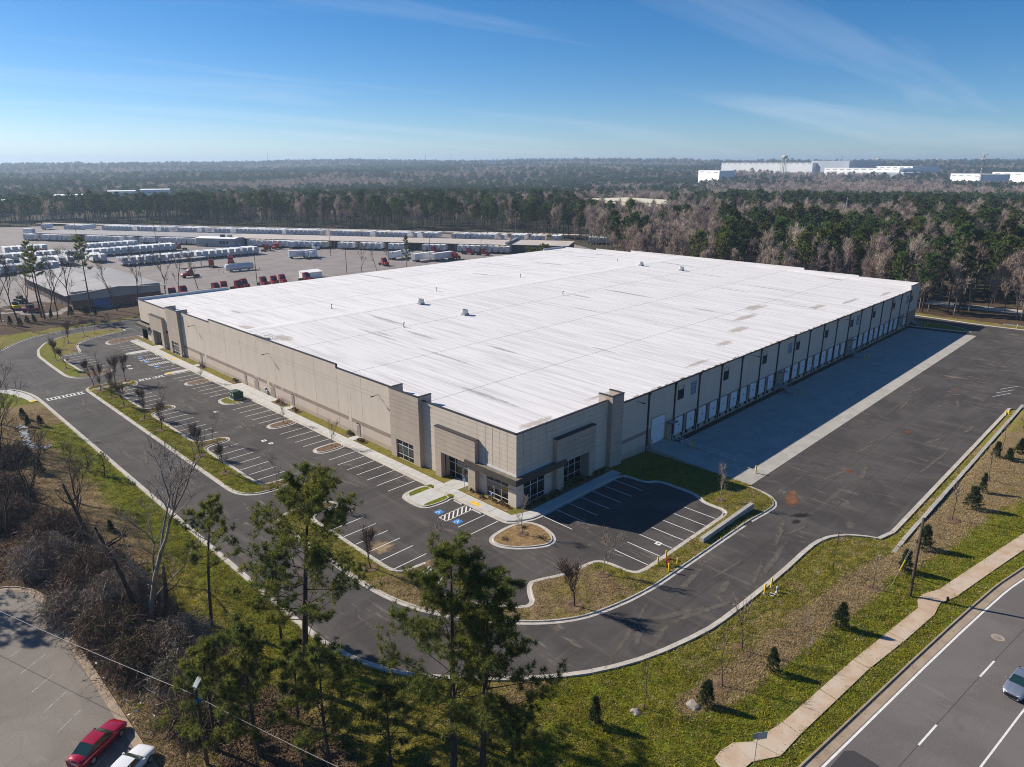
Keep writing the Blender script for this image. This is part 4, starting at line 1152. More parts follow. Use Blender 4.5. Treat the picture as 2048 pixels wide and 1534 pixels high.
# canopy fascia that wraps the near corner, with the glazed corner below
def canopy_corner():
    x, y, z0, z1 = 63.42, 61.6, 4.08, 5.0
    # segmented fascia panels
    ys = np.linspace(y, 72.35, 8); xs_ = np.linspace(x, 74.25, 8)
    for a, b in zip(ys[:-1], ys[1:]):
        mb = MB(); mb.box(x, x+.12, a+.01, b-.01, z0, z1); mb.build('fascia_panel', 'fascia', wh)
    for a, b in zip(xs_[:-1], xs_[1:]):
        mb = MB(); mb.box(max(a, x+.125)+.01, b-.01, y+.002, y+.12, z0, z1); mb.build('fascia_panel', 'fascia', wh)
    mb = MB(); mb.box(x+.13, FX+.02, y+.13, 72.3, z0+.1, z1-.12); mb.box(FX+.02, 74.2, y+.13, FY+.02, z0+.1, z1-.12); mb.build('canopy_roof', 'canopy_top', wh)
    mb = MB(); mb.box(FX-.06, FX-.003, FY-.06, 71.8, z1-.12, z1+.20); mb.box(FX-.003, 74.2, FY-.06, FY-.003, z1-.12, z1+.20); mb.build('flashing', 'flashing', wh)
    mb = MB(); mb.box(x+.02, FX, 72.20, 72.35, z0, z1-.01); mb.box(74.1, 74.25, y+.02, FY, z0, z1-.01); mb.build('fascia_end', 'fascia', wh)
canopy_corner()
gl = glazing('L', 64.2, 68.65, .15, 4.1, FX+.10, 3, (.85, 2.75)); 
gpanel('L', 62.6, 64.15, -.1, 5.1, FX, .3, 'wall_beige', (1.4, 2.75)); gpanel('L', 68.7, 71.85, -.1, 5.1, FX, .3, 'wall_beige', (2.75,)); gpanel('L', 64.15, 68.7, -.1, .12, FX, .3, 'wall_tan')
mb = MB(); mb.box(FX+.01, FX+.3, 64.15, 68.7, 4.1, 5.1); mb.build('lintel', 'fascia', wh)
# north end: canopy and glazing
mb = MB(); mb.box(63.3, FX, 200.0, 210.2, 3.7, 4.5); mb.build('fascia_panel', 'fascia', wh)
mb = MB(); mb.box(63.25, FX+.01, 199.95, 210.3, 4.5, 4.58); mb.build('canopy_roof', 'canopy_top', wh)
glazing('L', 200.6, 205.0, .15, 3.7, FX+.10, 3, (.85, 2.75)); gpanel('L', 205.0, 208.9, -.1, 3.8, FX, .3, 'wall_beige', (1.4, 2.75)); gpanel('L', 199.9, 200.5, -.1, 3.8, FX, .3, 'wall_beige')
gpanel('L', 198.2, 208.9, 3.81, 5.1, FX, .25, 'wall_beige')

# doors, lights, plates and meters on the west wall
def man_door(y, w, x=FX, leafs=1):
    mb = MB(); mb.box(x-.06, x+.05, y-w/2-.07, y+w/2+.07, .15, 2.32); d = mb.build('door', 'wall_rose', wh)
    for k in range(leafs):
        mb = MB(); a = y-w/2+k*w/leafs; mb.box(x-.085, x-.05, a+.01, a+w/leafs-.01, .17, 2.25); mb.build('leaf', 'door_tan', d, org=wloc(wh))
        mb = MB(); mb.box(x-.14, x-.085, a+w/leafs-.18, a+w/leafs-.08, 1.05, 1.15); mb.build('handle', 'steel_galv', d, org=wloc(wh))
    mb = MB(); mb.box(x-.28, x-.04, y-.16, y+.16, 2.55, 2.68); mb.build('door_light', 'steel_dark', d, org=wloc(wh))
for y, w, n in ((101.9, .95, 1), (125.2, .95, 1), (133.5, 1.75, 2), (140.8, 1.75, 2), (145.9, .95, 1), (169.3, .95, 1)): man_door(y, w, leafs=n)
def wall_light(ax, u, z, face):
    mb = MB()
    if ax == 'L':
        mb.box(face-1.05, face, u-.035, u+.035, z, z+.07)
        a = mb.build('wall_light', 'steel_dark', wh)
        mb = MB(); mb.cbox(face-1.55, face-.95, u-.17, u+.17, z-.06, z+.05, .02); mb.build('lamp_head', 'steel_dark', a, org=wloc(wh))
    else:
        mb.box(u-.035, u+.035, face-1.05, face, z, z+.07)
        a = mb.build('wall_light', 'steel_dark', wh)
        mb = MB(); mb.cbox(u-.17, u+.17, face-1.55, face-.95, z-.06, z+.05, .02); mb.build('lamp_head', 'steel_dark', a, org=wloc(wh))
for y in (95.2, 133.8, 171.2): wall_light('L', y, 9.5, FX)
for x in (93.3, 134.6, 184.4, 225.6): wall_light('R', x, 9.15, FY)
for y in (129.3, 133.2, 140.7):
    mb = MB(); mb.box(FX-.03, FX-.002, y-.22, y+.22, 2.55, 3.10); p = mb.build('number_plate', 'paint_white', wh)
    mb = MB(); mb.box(FX-.036, FX-.03, y-.04, y+.04, 2.63, 3.02); mb.build('digit', 'steel_dark', p, org=wloc(wh))
for y, h in ((136.6, 1.5), (135.9, .9)):
    mb = MB(); mb.cbox(FX-.35, FX-.01, y-.28, y+.28, .5, .5+h*.7, .02); mb.build('meter_box', 'steel_galv', wh)

# ---- south (right) facade
gpanel('R', 64.8, 66.0, -.1, 5.1, FY, .3, 'wall_beige', (1.4, 2.75)); gpanel('R', 70.45, 72.2, -.1, 5.1, FY, .3, 'wall_beige', (2.75,)); gpanel('R', 66.0, 70.45, -.1, .12, FY, .3, 'wall_tan')
mb = MB(); mb.box(66.0, 70.45, FY+.01, FY+.3, 4.1, 5.1); mb.build('lintel', 'fascia', wh)
glazing('R', 66.0, 70.45, .15, 4.1, FY+.10, 3, (.85, 2.75))
gpanel('R', 64.76, 72.24, 5.1, 11.28, FY, .25, 'wall_beige', GE, vg=(65.9, 67.4, 69.05, 70.7))
gpanel('R', 72.27, 81.3, 4.5, 11.28, FY, .25, 'wall_beige', GE); gpanel('R', 81.3, 85.25, -.1, 11.28, FY, .25, 'wall_beige', (1.4, 2.8, 4.3)+GE)
coping('R', FX-.05, 85.25, FY, 11.28)
f = FY-.85
gpanel('R', 72.2, 73.8, -.1, 4.5, f, .85+.9, 'wall_tan', (1.15, 2.35)); gpanel('R', 79.8, 81.3, -.1, 4.5, f, .85+.9, 'wall_tan', (1.15, 2.35))
gpanel('R', 72.2, 81.3, 4.502, 8.5, f, .84, 'wall_tan', (5.1, 5.9, 6.7, 7.5))
mb = MB(); mb.box(72.15, 81.35, f-.05, FY-.002, 8.5, 8.6); mb.build('portal_cap', 'coping', wh)
mb = MB(); mb.box(73.8, 79.8, f+.842, FY+.92, 4.5, 4.7); mb.build('soffit', 'wall_brown', wh)
glazing('R', 73.8, 79.8, .02, 4.48, FY+.86, 4, (1.0, 2.5))
# tower
gpanel('R', 85.25, 88.3, -.4, 12.0, f, .3, 'wall_tan', GT)
for a, b in ((85.25, 85.53), (88.02, 88.3)):
    mb = MB(); mb.box(a, b, f+.3, FY+1.9, -.4, 12.0); mb.build('return_wall', 'wall_tan', wh)
    mb = MB(); mb.box(a-.04, b+.04, f+.25, FY+1.95, 12.0, 12.12); mb.build('coping', 'coping', wh)
coping('R', 85.2, 88.35, f, 12.0)
EV = 10.0
zpanel('R', 88.3, 96.7, FY, [(-1.2, .67, 'wall_tan'), (.67, 2.55, 'wall_rose'), (2.55, 3.2, 'wall_brown'), (3.2, EV, 'wall_beige')], grooves=(8.82,))
BAY = 8.27
def bx_(k): return 96.7+BAY*k
for k in range(18):
    x0, x1 = bx_(k), (bx_(k+1) if k < 17 else BX)
    top = EV if k < 17 else 11.3
    zpanel('R', x0, x1, FY, [(-1.55, -.25, 'wall_tan'), (-.25, 3.15, 'wall_brown'), (3.15, top, 'wall_beige')], grooves=(8.82,))
    mb = MB(); mb.box(x0-.14, x0+.14, FY-.20, FY-.003, -1.1, 9.95)
    d = mb.build('downspout', 'downspout', wh)
    mb = MB(); mb.box(x0-.24, x0+.24, FY-.32, FY-.003, 9.55, 9.95); mb.build('conductor_head', 'downspout', d, org=wloc(wh))
    mb = MB(); mb.box(x0-.16, x0+.16, FY-.24, FY-.21, -1.35, .2); mb.build('guard_pipe', 'steel_galv', d, org=wloc(wh))
mb = MB(); mb.box(88.3, bx_(17), FY-.22, FY-.02, EV-.12, EV+.10); mb.build('gutter', 'downspout', wh)
coping('R', bx_(17), BX, FY, 11.3)
# drive-in door
mb = MB()
for k in range(9): mb.box(98.0, 102.1, FY-.05, FY+.04, .03+k*.525, .03+(k+1)*.525-.02)
dd = mb.build('drive_in_door', 'door_white', wh)
mb = MB(); mb.box(97.86, 98.0, FY-.09, FY, 0, 4.9); mb.box(102.1, 102.24, FY-.09, FY, 0, 4.9); mb.box(97.86, 102.24, FY-.088, FY, 4.76, 4.9); mb.build('frame', 'wall_tan', dd, org=wloc(wh))
# dock doors: built once and repeated
SK = (10, 20, 30)
dock_x = [105.45+4.135*k for k in range(32) if k not in SK]
mb = MB()
for k in range(6): mb.box(0, 2.75, -.06, .0, -.22+k*.53, -.22+(k+1)*.53-.02)
m_door = mb.data('dock_door', 'door_white')
mb = MB(); mb.box(-.16, 0, -.12, 0, -.25, 3.05); mb.box(2.75, 2.91, -.12, 0, -.25, 3.05); mb.box(-.16, 2.91, -.118, 0, 2.98, 3.10); m_seal = mb.data('dock_seal', 'wall_brown')
mb = MB(); mb.box(2.78, 2.93, -.20, -.121, -.25, 3.1); m_trk = mb.data('side_guard', 'rubber')
mb = MB(); mb.box(1.30, 1.72, -.085, -.061, 1.35, 1.55); m_win = mb.data('vision_pane', 'rubber')
mb = MB(); mb.box(-.02, .28, -.28, -.003, -.85, -.32); m_bmp = mb.data('bumper', 'rubber')
for x in dock_x:
    d = link('dock_door', m_door, wh, (x-FX, 0, 0))
    for nm, dt, lx in (('dock_seal', m_seal, 0), ('side_guard', m_trk, 0), ('vision_pane', m_win, 0), ('bumper', m_bmp, .0), ('bumper', m_bmp, 2.45)): link(nm, dt, d, (lx, 0, 0))
# upper windows: dark ones every second bay, pale ones with a painted sky reflection beside the stairs
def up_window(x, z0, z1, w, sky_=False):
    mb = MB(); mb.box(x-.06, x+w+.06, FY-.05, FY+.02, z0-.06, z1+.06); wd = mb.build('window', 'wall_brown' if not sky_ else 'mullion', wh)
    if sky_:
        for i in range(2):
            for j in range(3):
                mb = MB(); mb.box(x+w/2*i+.03, x+w/2*(i+1)-.03, FY-.065, FY-.05, z0+(z1-z0)/3*j+.02, z0+(z1-z0)/3*(j+1)-.02); mb.build('pane', 'glass_sky_painted', wd, org=wloc(wh))
    else:
        zs = z0+(z1-z0)*.74
        mb = MB(); mb.box(x, x+w, FY-.07, FY-.05, z0, zs); mb.build('pane', 'glass_dark', wd, org=wloc(wh))
        mb = MB(); mb.box(x, x+w*.8, FY-.07, FY-.05, zs+.01, z1); mb.build('shade', 'glass_light_painted', wd, org=wloc(wh))  # beige part above the pane stands for light in the glass
for k in range(1, 18, 2): up_window(bx_(k)+1.0, 6.35, 8.85, 1.95)
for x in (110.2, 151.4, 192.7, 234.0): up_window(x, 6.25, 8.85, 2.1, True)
# personnel doors, canopies, stairs
def awning(x):
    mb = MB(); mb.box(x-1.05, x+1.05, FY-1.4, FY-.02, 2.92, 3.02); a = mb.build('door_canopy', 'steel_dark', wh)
    mb = MB(); mb.box(x-.98, x+.98, FY-1.34, FY-.05, 3.022, 3.05); mb.build('canopy_deck', 'glass_sky_painted', a, org=wloc(wh))
    mb = MB(); mb.tube((x-1, FY-1.3, 2.97), (x-1, FY-.02, 3.7), .025); mb.tube((x+1, FY-1.3, 2.97), (x+1, FY-.02, 3.7), .025); mb.build('stay', 'steel_dark', a, org=wloc(wh))
    mb = MB(); mb.box(x-.5, x+.5, FY-.06, FY, .02, 2.2); d = mb.build('door', 'door_tan', wh)
for x in (103.6, 148.3, 189.6, 231.0): awning(x)
def stair(x, label):
    o = thing('dock_stair', label, 'stair', (x, FY, -1.4), 'steel dock stairs')
    lab = MB(); lab.box(-1.0, 1.0, -1.6, -.03, 1.32, 1.40); link('landing', lab.data('landing', 'steel_galv'), o)
    mb = MB()
    for k in range(7): mb.box(-.75, .75, -1.6-.30*(k+1), -1.6-.30*k+.02, 1.34-.19*(k+1), 1.38-.19*(k+1))
    link('tread_flight', mb.data('tread_flight', 'steel_galv'), o)
    for s in (-1, 1):
        mb = MB()
        mb.tube((s*.8, -1.6, 1.3), (s*.8, -3.8, -.05), .05, n=4)
        link('stringer', mb.data('stringer', 'steel_galv'), o)
        mb = MB()
        for dz in (.55, 1.0):
            mb.tube((s*.82, -3.7, dz+.02), (s*.82, -1.6, 1.4+dz), .025, n=5); mb.tube((s*.95, -1.6, 1.4+dz), (s*.95, -.1, 1.4+dz), .025, n=5)
        for yy, zz_ in ((-3.7, 0), (-2.65, .72), (-1.6, 1.4), (-.15, 1.4)): mb.tube((s*.85, yy, zz_), (s*.85, yy, zz_+1.02), .025, n=5)
        link('handrail', mb.data('handrail', 'steel_galv'), o)
    for s in (-.9, .9):
        for yy in (-1.5, -.2):
            mb = MB(); mb.box(s-.05, s+.05, yy-.05, yy+.05, 0, 1.32); link('leg', mb.data('leg', 'steel_galv'), o)
stair(147.8, 'steel dock stair with handrails, nearest along the loading wall'); stair(189.2, 'steel dock stair with handrails midway along the loading wall'); stair(240.6, 'steel dock stair at the far end of the loading wall')
# rear and north walls (hidden sides) and the roof
for i in range(8):
    a = FY+.3+(BY-FY-.6)*i/8; b = FY+.3+(BY-FY-.6)*(i+1)/8
    t = 11.3 if b < 84 else 11.7 if b < 110 else 12.3 if a < 160 else 11.6 if a < 190 else 10.95
    mb = MB(); mb.box(BX-.3, BX, a, b-.02, -1.5, t); mb.build('rear_panel', 'wall_beige', wh)
    mb = MB(); mb.box(BX-.34, BX+.04, a, b-.02, t, t+.08); mb.build('coping', 'paint_white', wh)
    mb = MB(); mb.box(BX-.33, BX-.305, a, b-.02, roof_z(a)-.3, t-.002); mb.build('parapet_lining', 'roof_white', wh)
mb = MB(); mb.box(FX+.25, BX-.3, BY-.25, BY, -1.5, 10.45); mb.build('rear_panel', 'wall_beige', wh)
mb = MB(); mb.box(FX+.25, 90.0, BY-.30, BY-.02, 10.46, 11.25); mb.box(FX+.25, 90.0, BY-.34, BY+.05, 11.25, 11.33); mb.box(232, BX-.35, BY-.30, BY-.02, 10.46, 11.3); mb.build('parapet', 'flashing', wh)
mb = MB(); mb.box(FX+.26, FX+.30, 62.9, 91.0, 9.6, 11.2); mb.box(FX+.26, FX+.30, 91.0, 179.4, 10.3, 11.6); mb.box(FX+.26, FX+.30, 179.4, 208.7, 10, 10.9); mb.box(FX+.3, 85.2, FY+.26, FY+.30, 9.6, 11.2); mb.build('parapet_lining', 'roof_white', wh)
# roof membrane: sheets rolled out down both slopes, lapped edge over edge
ns = 60
xe = np.linspace(FX+.30, BX-.31, ns+1)
for i in range(ns):
    a, b = xe[i], xe[i+1]+.10*(i < ns-1); la, lb = .0, .018
    ylo = FY+.30 if b < 88 else FY-.15
    if 236 < b: ylo = FY+.3
    for s, (y0, y1) in enumerate(((ylo, RIDGE_Y-.4), (RIDGE_Y+.4, BY-.3))):
        ym = (y0+y1)/2
        mb = MB()
        for ya, yb_ in ((y0, y1),):
            mb.face([(a, ya, roof_z(ya)+lb), (b, ya, roof_z(ya)+la), (b, yb_, roof_z(yb_)+la), (a, yb_, roof_z(yb_)+lb)])
            mb.face([(a, ya, roof_z(ya)+lb), (a, yb_, roof_z(yb_)+lb), (a, yb_, roof_z(yb_)-.02), (a, ya, roof_z(ya)-.02)])
        mb.build('roof_sheet', 'roof_white', wh)
mb = MB(); xa, xb = FX+.30, BX-.31
mb.face([(xa, RIDGE_Y-1.6, roof_z(RIDGE_Y-1.6)+.03), (xb, RIDGE_Y-1.6, roof_z(RIDGE_Y-1.6)+.03), (xb, RIDGE_Y, RIDGE_Z+.045), (xa, RIDGE_Y, RIDGE_Z+.045)])
mb.face([(xa, RIDGE_Y, RIDGE_Z+.045), (xb, RIDGE_Y, RIDGE_Z+.045), (xb, RIDGE_Y+1.6, roof_z(RIDGE_Y+1.6)+.03), (xa, RIDGE_Y+1.6, roof_z(RIDGE_Y+1.6)+.03)])
mb.build('ridge_sheet', 'roof_ridge', wh)
mb = MB(); rnd = random.Random(4)
for k in range(60):      # drip-edge clips and litter caught along the eave
    x = 90+k*2.4+rnd.uniform(-.4, .4); mb.box(x, x+rnd.uniform(.5, 1.6), FY-.05+rnd.uniform(0, .35), FY+.06+rnd.uniform(0, .4), roof_z(FY)+.03, roof_z(FY)+.03+rnd.uniform(.02, .07))
mb.build('eave_strip', 'roof_rust', wh)
nmat('roof_seam', (.60, .58, .57), (.50, .48, .47), .5, rough=.85)
# lap seams across the slopes, ponding stains and grime streaks
for y_ in (84.0, 105.5, 127.0, 168.0, 189.0):
    mb = MB()
    for i in range(12):
        xa, xb_ = FX+.4+181*i/12, FX+.4+181*(i+1)/12-.05; mb.box(xa, min(xb_, BX-.4), y_-.05, y_+.05, roof_z(y_)+.015, roof_z(y_)+.028)
    o_ = mb.build('lap_seam', 'roof_seam', wh); o_['kind'] = 'stuff'
def roof_patch(x, y, rx, ry, mat, seed):
    rnd = random.Random(seed); n = 20; v = [(x, y)]
    for q0 in (.4, .75, 1.0):
        for k in range(n): a = 2*math.pi*k/n; q = q0*(1+rnd.uniform(-.25, .25)); v.append((x+rx*q*math.cos(a), y+ry*q*math.sin(a)))
    f = [(0, 1+k, 1+(k+1) % n) for k in range(n)]
    for i in range(2): f += [(1+i*n+k, 1+(i+1)*n+k, 1+(i+1)*n+(k+1) % n, 1+i*n+(k+1) % n) for k in range(n)]
    mb = MB(); mb.mesh([(a, b_, roof_z(b_)+.032+.0005*(seed % 20)) for a, b_ in v], f); o_ = mb.build('roof_stain', mat, wh)
    at = o_.data.attributes.new('fade', 'FLOAT', 'POINT'); at.data.foreach_set('value', [1.0]+[.75]*n+[.4]*n+[0.0]*n)
for k, (x, y, rx, ry) in enumerate(((150, 74, 5, 1.8), (163, 79, 9, 1.6), (176, 83, 7, 2.2), (136, 70, 4, 1.3), (190, 72, 6, 1.5), (118, 66, 5, .9), (205, 69, 8, 1.0), (69, 136, 2.2, 5), (68, 150, 1.5, 5), (72, 66, 5, 1.2), (225, 66, 6, 1), (90, 67, 6, .8))): roof_patch(x, y, rx, ry, 'roof_stain', k)
rnd_ = random.Random(77)
for k in range(34): roof_patch(rnd_.uniform(72, 240), rnd_.choice((rnd_.uniform(70, 140), rnd_.uniform(155, 200))), rnd_.uniform(.4, 1.2), rnd_.uniform(4, 14), 'roof_grime', 20+k)
# roof fans, vents and the hatch rail
def roof_fan(x, y, label):
    o = thing('roof_fan', label, 'roof fan', (x, y, roof_z(y)+.03), 'exhaust fans on the white roof')
    mb = MB(); mb.cbox(-.75, .75, -.75, .75, -.1, .42, .03); link('kerb_box', mb.data('kerb_box', 'steel_galv'), o)
    mb = MB(); mb.lathe([(.80, .42), (.84, .46), (.84, 1.28), (.80, 1.36), (.62, 1.36), (.60, 1.0), (.05, .95)], 20); link('drum', mb.data('drum', 'flashing', True), o)
    mb = MB(); mb.lathe([(.58, 1.22), (.58, 1.30), (.02, 1.31)], 16); link('grille', mb.data('grille', 'steel_dark'), o)
roof_fan(112.4, 144.0, 'drum-shaped exhaust fan on the white roof, left of the near pair'); roof_fan(112.6, 127.0, 'drum-shaped exhaust fan on the white roof, right of the near pair')
roof_fan(213.5, 145.0, 'small far exhaust fan on the roof, left of the far pair'); roof_fan(215.2, 129.4, 'small far exhaust fan on the roof, right of the far pair')
for k, (x, y) in enumerate([(93.2, 156.0), (128.3, 156.9), (164.2, 157.8), (216.8, 158.0), (93.7, 126.6), (150.2, 127.7)]):
    o = thing('vent_pipe', ['vent pipe on the far roof slope nearest the left facade', 'vent pipe on the far roof slope, second from the left facade', 'vent pipe on the far roof slope, third from the left facade', 'vent pipe on the far roof slope near the far fans', 'vent pipe on the near roof slope closest to the long wall', 'lone vent pipe near the middle of the near roof slope'][k], 'vent pipe', (x, y, roof_z(y)))
    mb = MB(); mb.tube((0, 0, -.05), (0, 0, .95), .11, n=8); link('pipe', mb.data('pipe', 'steel_galv'), o)
    mb = MB(); mb.lathe([(.34, 0), (.30, .06), (.13, .16)], 10); link('boot', mb.data('boot', 'roof_ridge'), o)
    mb = MB(); mb.tube((0, 0, .92), (.28, 0, 1.05), .12, n=8); link('cowl', mb.data('cowl', 'steel_dark'), o)
o = thing('hatch_rail', 'rusty yellow guard rail round the roof hatch behind the parapet', 'guard rail', (66.2, 137.3, roof_z(137.3)))
mb = MB(); mb.cbox(-.5, .5, -.6, .6, 0, .35, .03); link('hatch', mb.data('hatch', 'flashing'), o)
mb = MB()
for z in (.55, 1.05):
    for a, b in (((-.8, -.9), (.8, -.9)), ((.8, -.9), (.8, .9)), ((.8, .9), (-.8, .9))): mb.tube((*a, z), (*b, z), .03, n=5)
for a in ((-.8, -.9), (.8, -.9), (.8, .9), (-.8, .9)): mb.tube((*a, 0), (*a, 1.08), .03, n=5)
link('rail', mb.data('rail', 'roof_rust'), o)
mb = MB()
for k in range(5): mb.tube((-1.2, -3+1.2*k, .9), (-2.35, -3+1.2*k, 1.0), .05, n=5)
link('scupper_arm', mb.data('scupper_arm', 'steel_dark'), o)
# ------------------------------------------------------------------ trees and plants
def np_mesh(name, verts, faces_n, mat):
    """mesh of loose n-gons from an array (k, n, 3)"""
    k, n, _ = verts.shape
    me = bpy.data.meshes.new(name)
    me.vertices.add(k*n); me.vertices.foreach_set('co', verts.reshape(-1).astype(np.float32))
    me.loops.add(k*n); me.loops.foreach_set('vertex_index', np.arange(k*n, dtype=np.int32))
    me.polygons.add(k); me.polygons.foreach_set('loop_start', np.arange(0, k*n, n, dtype=np.int32))
    try: me.polygons.foreach_set('loop_total', np.full(k, n, np.int32))
    except Exception: pass
    me.materials.append(MATS[mat]); me.update(calc_edges=True); me.validate()
    return me
def unit(v): return v/np.maximum(np.linalg.norm(v, axis=-1, keepdims=True), 1e-6)
def tufts(cen, dirs, per, ln, w, g, spread=.9, bent=0.0):
    """bunches of needle-shaped triangles round each centre"""
    c = np.repeat(cen, per, 0); d = np.repeat(dirs, per, 0)
    v = unit(unit(d)*(1-spread*.45)+g.normal(size=c.shape)*spread*.75)
    L = ln*g.uniform(.65, 1.15, (len(c), 1))
    side = unit(np.cross(v, g.normal(size=c.shape)))*w*g.uniform(.7, 1.3, (len(c), 1))
    base = c+v*L*.12
    return np.stack([base-side, base+side, c+v*L], 1)

def pine_parts(H, cb, Rad, seed, nbr=34, subs=6, tpb=3, per=14, ln=.34, w=.022, lean=(0, 0), r0=.24, dens=1.0, mat='needles', name='pine', dead=4, gap=.0):
    rd = random.Random(seed); g = np.random.default_rng(seed)
    bend = (rd.uniform(-.35, .35), rd.uniform(-.35, .35))
    def axis(t): return Vector((lean[0]*t+bend[0]*math.sin(t*3.1), lean[1]*t+bend[1]*math.sin(t*2.7), H*t))
    mb = MB(); ts = [i/9 for i in range(10)]
    mb.path([axis(t) for t in ts], [r0*(1-t)**.8+.03 for t in ts], 7)
    cen, dr = [], []
    for i in range(nbr):
        t = cb+(1-cb)*((i+.3*rd.random())/nbr)**.92
        u = (t-cb)/(1-cb)
        if gap and rd.random() < gap*(1-u): continue
        prof = (.55+.75*math.sin(min(1, u*1.25+.12)*math.pi*.78))*(1-u*.55) if u < .93 else .28
        L = Rad*prof*rd.uniform(.62, 1.18)
        a = i*2.39996+rd.uniform(-.5, .5)
        up = .10+.55*u+rd.uniform(-.15, .2)
        p = axis(t); d = Vector((math.cos(a), math.sin(a), up)).normalized()
        pts = [p]
        for k in range(4):
            d = (d+Vector((rd.uniform(-.18, .18), rd.uniform(-.18, .18), .07))).normalized()
            pts.append(pts[-1]+d*(L/4))
        rb = max(.018, .055*(1-u)*L/Rad+.012)
        mb.path(pts, [rb*(1-.2*k) for k in range(5)], 4)
        for s in range(subs):
            q = rd.uniform(.28, 1.0); k = min(3, int(q*4)); b0 = pts[k].lerp(pts[k+1], q*4-k)
            sd = (d+Vector((rd.uniform(-1, 1), rd.uniform(-1, 1), rd.uniform(-.1, .75)))*.95).normalized(); sl = L*rd.uniform(.12, .34)
            b1 = b0+sd*sl
            mb.tube(b0, b1, .014, .006, 3, False)
            for j in range(tpb):
                e = rd.uniform(.45, 1.1); c = b0+sd*(sl*e)+Vector((rd.gauss(0, .12), rd.gauss(0, .12), rd.gauss(0, .10)))*(Rad/3.5)
                cen.append(c); dr.append((sd.x, sd.y, sd.z+.55))
        for j in range(2): cen.append(pts[-1]+Vector((rd.gauss(0, .1), rd.gauss(0, .1), rd.gauss(0, .1)))); dr.append((d.x, d.y, d.z+.6))
    for i in range(6): cen.append(axis(1)+Vector((rd.gauss(0, .25), rd.gauss(0, .25), rd.uniform(-.6, .15)))); dr.append((0, 0, 1))
    for i in range(dead):                     # bare dead limbs below the crown
        t = rd.uniform(cb*.45, cb); a = rd.uniform(0, 6.28); L = Rad*rd.uniform(.35, .85); p = axis(t)
        d = Vector((math.cos(a), math.sin(a), rd.uniform(-.05, .3))).normalized(); m = p+d*L*.55; e = m+(d+Vector((0, 0, -.25+rd.random()*.3))).normalized()*L*.45
        mb.path([p, m, e], [.045, .028, .01], 4)
        for k in range(4):
            q = m.lerp(e, rd.random()); mb.tube(q, q+Vector((rd.uniform(-1, 1), rd.uniform(-1, 1), rd.uniform(-.3, .6)))*L*.2, .01, .004, 3, False)
    cen = np.array([tuple(c) for c in cen]); dr = np.array(dr)
    crown = np_mesh('crown', tufts(cen, dr, per, ln, w, g), 3, mat)
    return mb.data('trunk', 'bark_pine', True), crown

def bare_parts(H, seed, spread=.55, levels=4, r0=.16, first=.32, kids=(2, 3), twigs=5, tw=.03, tl=1.0, up=.35, barkm='bark_grey', twigm='twig_grey', lean=(0, 0), sides=2, shrink=.70):
    rd = random.Random(seed); mb = MB(); tws = []
    def grow(p, d, L, r, lv):
        pts = [p]; n = 3
        for k in range(n):
            d = (d+Vector((rd.gauss(0, .10), rd.gauss(0, .10), .05*up))).normalized(); pts.append(pts[-1]+d*(L/n))
        r1 = r*(.62 if lv else .5)
        mb.path(pts, [r+(r1-r)*k/n for k in range(n+1)], 6 if r > .08 else 4 if r > .03 else 3)
        if lv == 0:
            for k in range(twigs):
                q = rd.uniform(.1, 1.0); j = min(n-1, int(q*n)); b = pts[j].lerp(pts[j+1], q*n-j)
                td = (d+Vector((rd.gauss(0, .5), rd.gauss(0, .5), rd.gauss(.15, .4)))).normalized(); ll = tl*rd.uniform(.5, 1.2)
                m = b+td*ll*.55; e = m+(td+Vector((rd.gauss(0, .3), rd.gauss(0, .3), .25*up))).normalized()*ll*.45
                tws.append((b, m, e))
            return
        for k in range(rd.randint(*kids)):
            a = rd.uniform(0, 6.28); s = Vector((math.cos(a), math.sin(a), 0))
            nd = (d+s*spread*rd.uniform(.55, 1.25)+Vector((0, 0, up*.35))).normalized()
            grow(pts[-1], nd, L*shrink*rd.uniform(.75, 1.2), r1*rd.uniform(.75, .98), lv-1)
        for k in range(sides):
            q = rd.uniform(.35, .95); j = min(n-1, int(q*n)); b = pts[j].lerp(pts[j+1], q*n-j)
            a = rd.uniform(0, 6.28); nd = (d*.7+Vector((math.cos(a), math.sin(a), up))*.8).normalized()
            grow(b, nd, L*shrink*rd.uniform(.45, .85), r1*.55, max(0, lv-2))
    d0 = Vector((lean[0]/H, lean[1]/H, 1)).normalized()
    grow(Vector((0, 0, -.1)), d0, H*first, r0, levels)
    g = np.random.default_rng(seed); q = []
    if tws:
        B = np.array([[tuple(x) for x in t] for t in tws])
        for i in (0, 1):
            a, b = B[:, i], B[:, i+1]; s = unit(np.cross(b-a, g.normal(size=a.shape)))
            w0, w1 = (tw, tw*.7) if i == 0 else (tw*.7, tw*.25)
            q.append(np.stack([a-s*w0, a+s*w0, b+s*w1, b-s*w1], 1))
        tm = np_mesh('crown', np.concatenate(q), 4, twigm)
    else: tm = None
    zmax = max(v[2] for v in mb.v)
    return mb.data('trunk', barkm, True), tm, zmax

def make_tree(name, label, cat, parts, loc=(0, 0, 0), group=None):
    o = thing(name, label, cat, loc, group)
    link('trunk', parts[0], o)
    if parts[1] is not None: link('crown', parts[1], o)
    return o

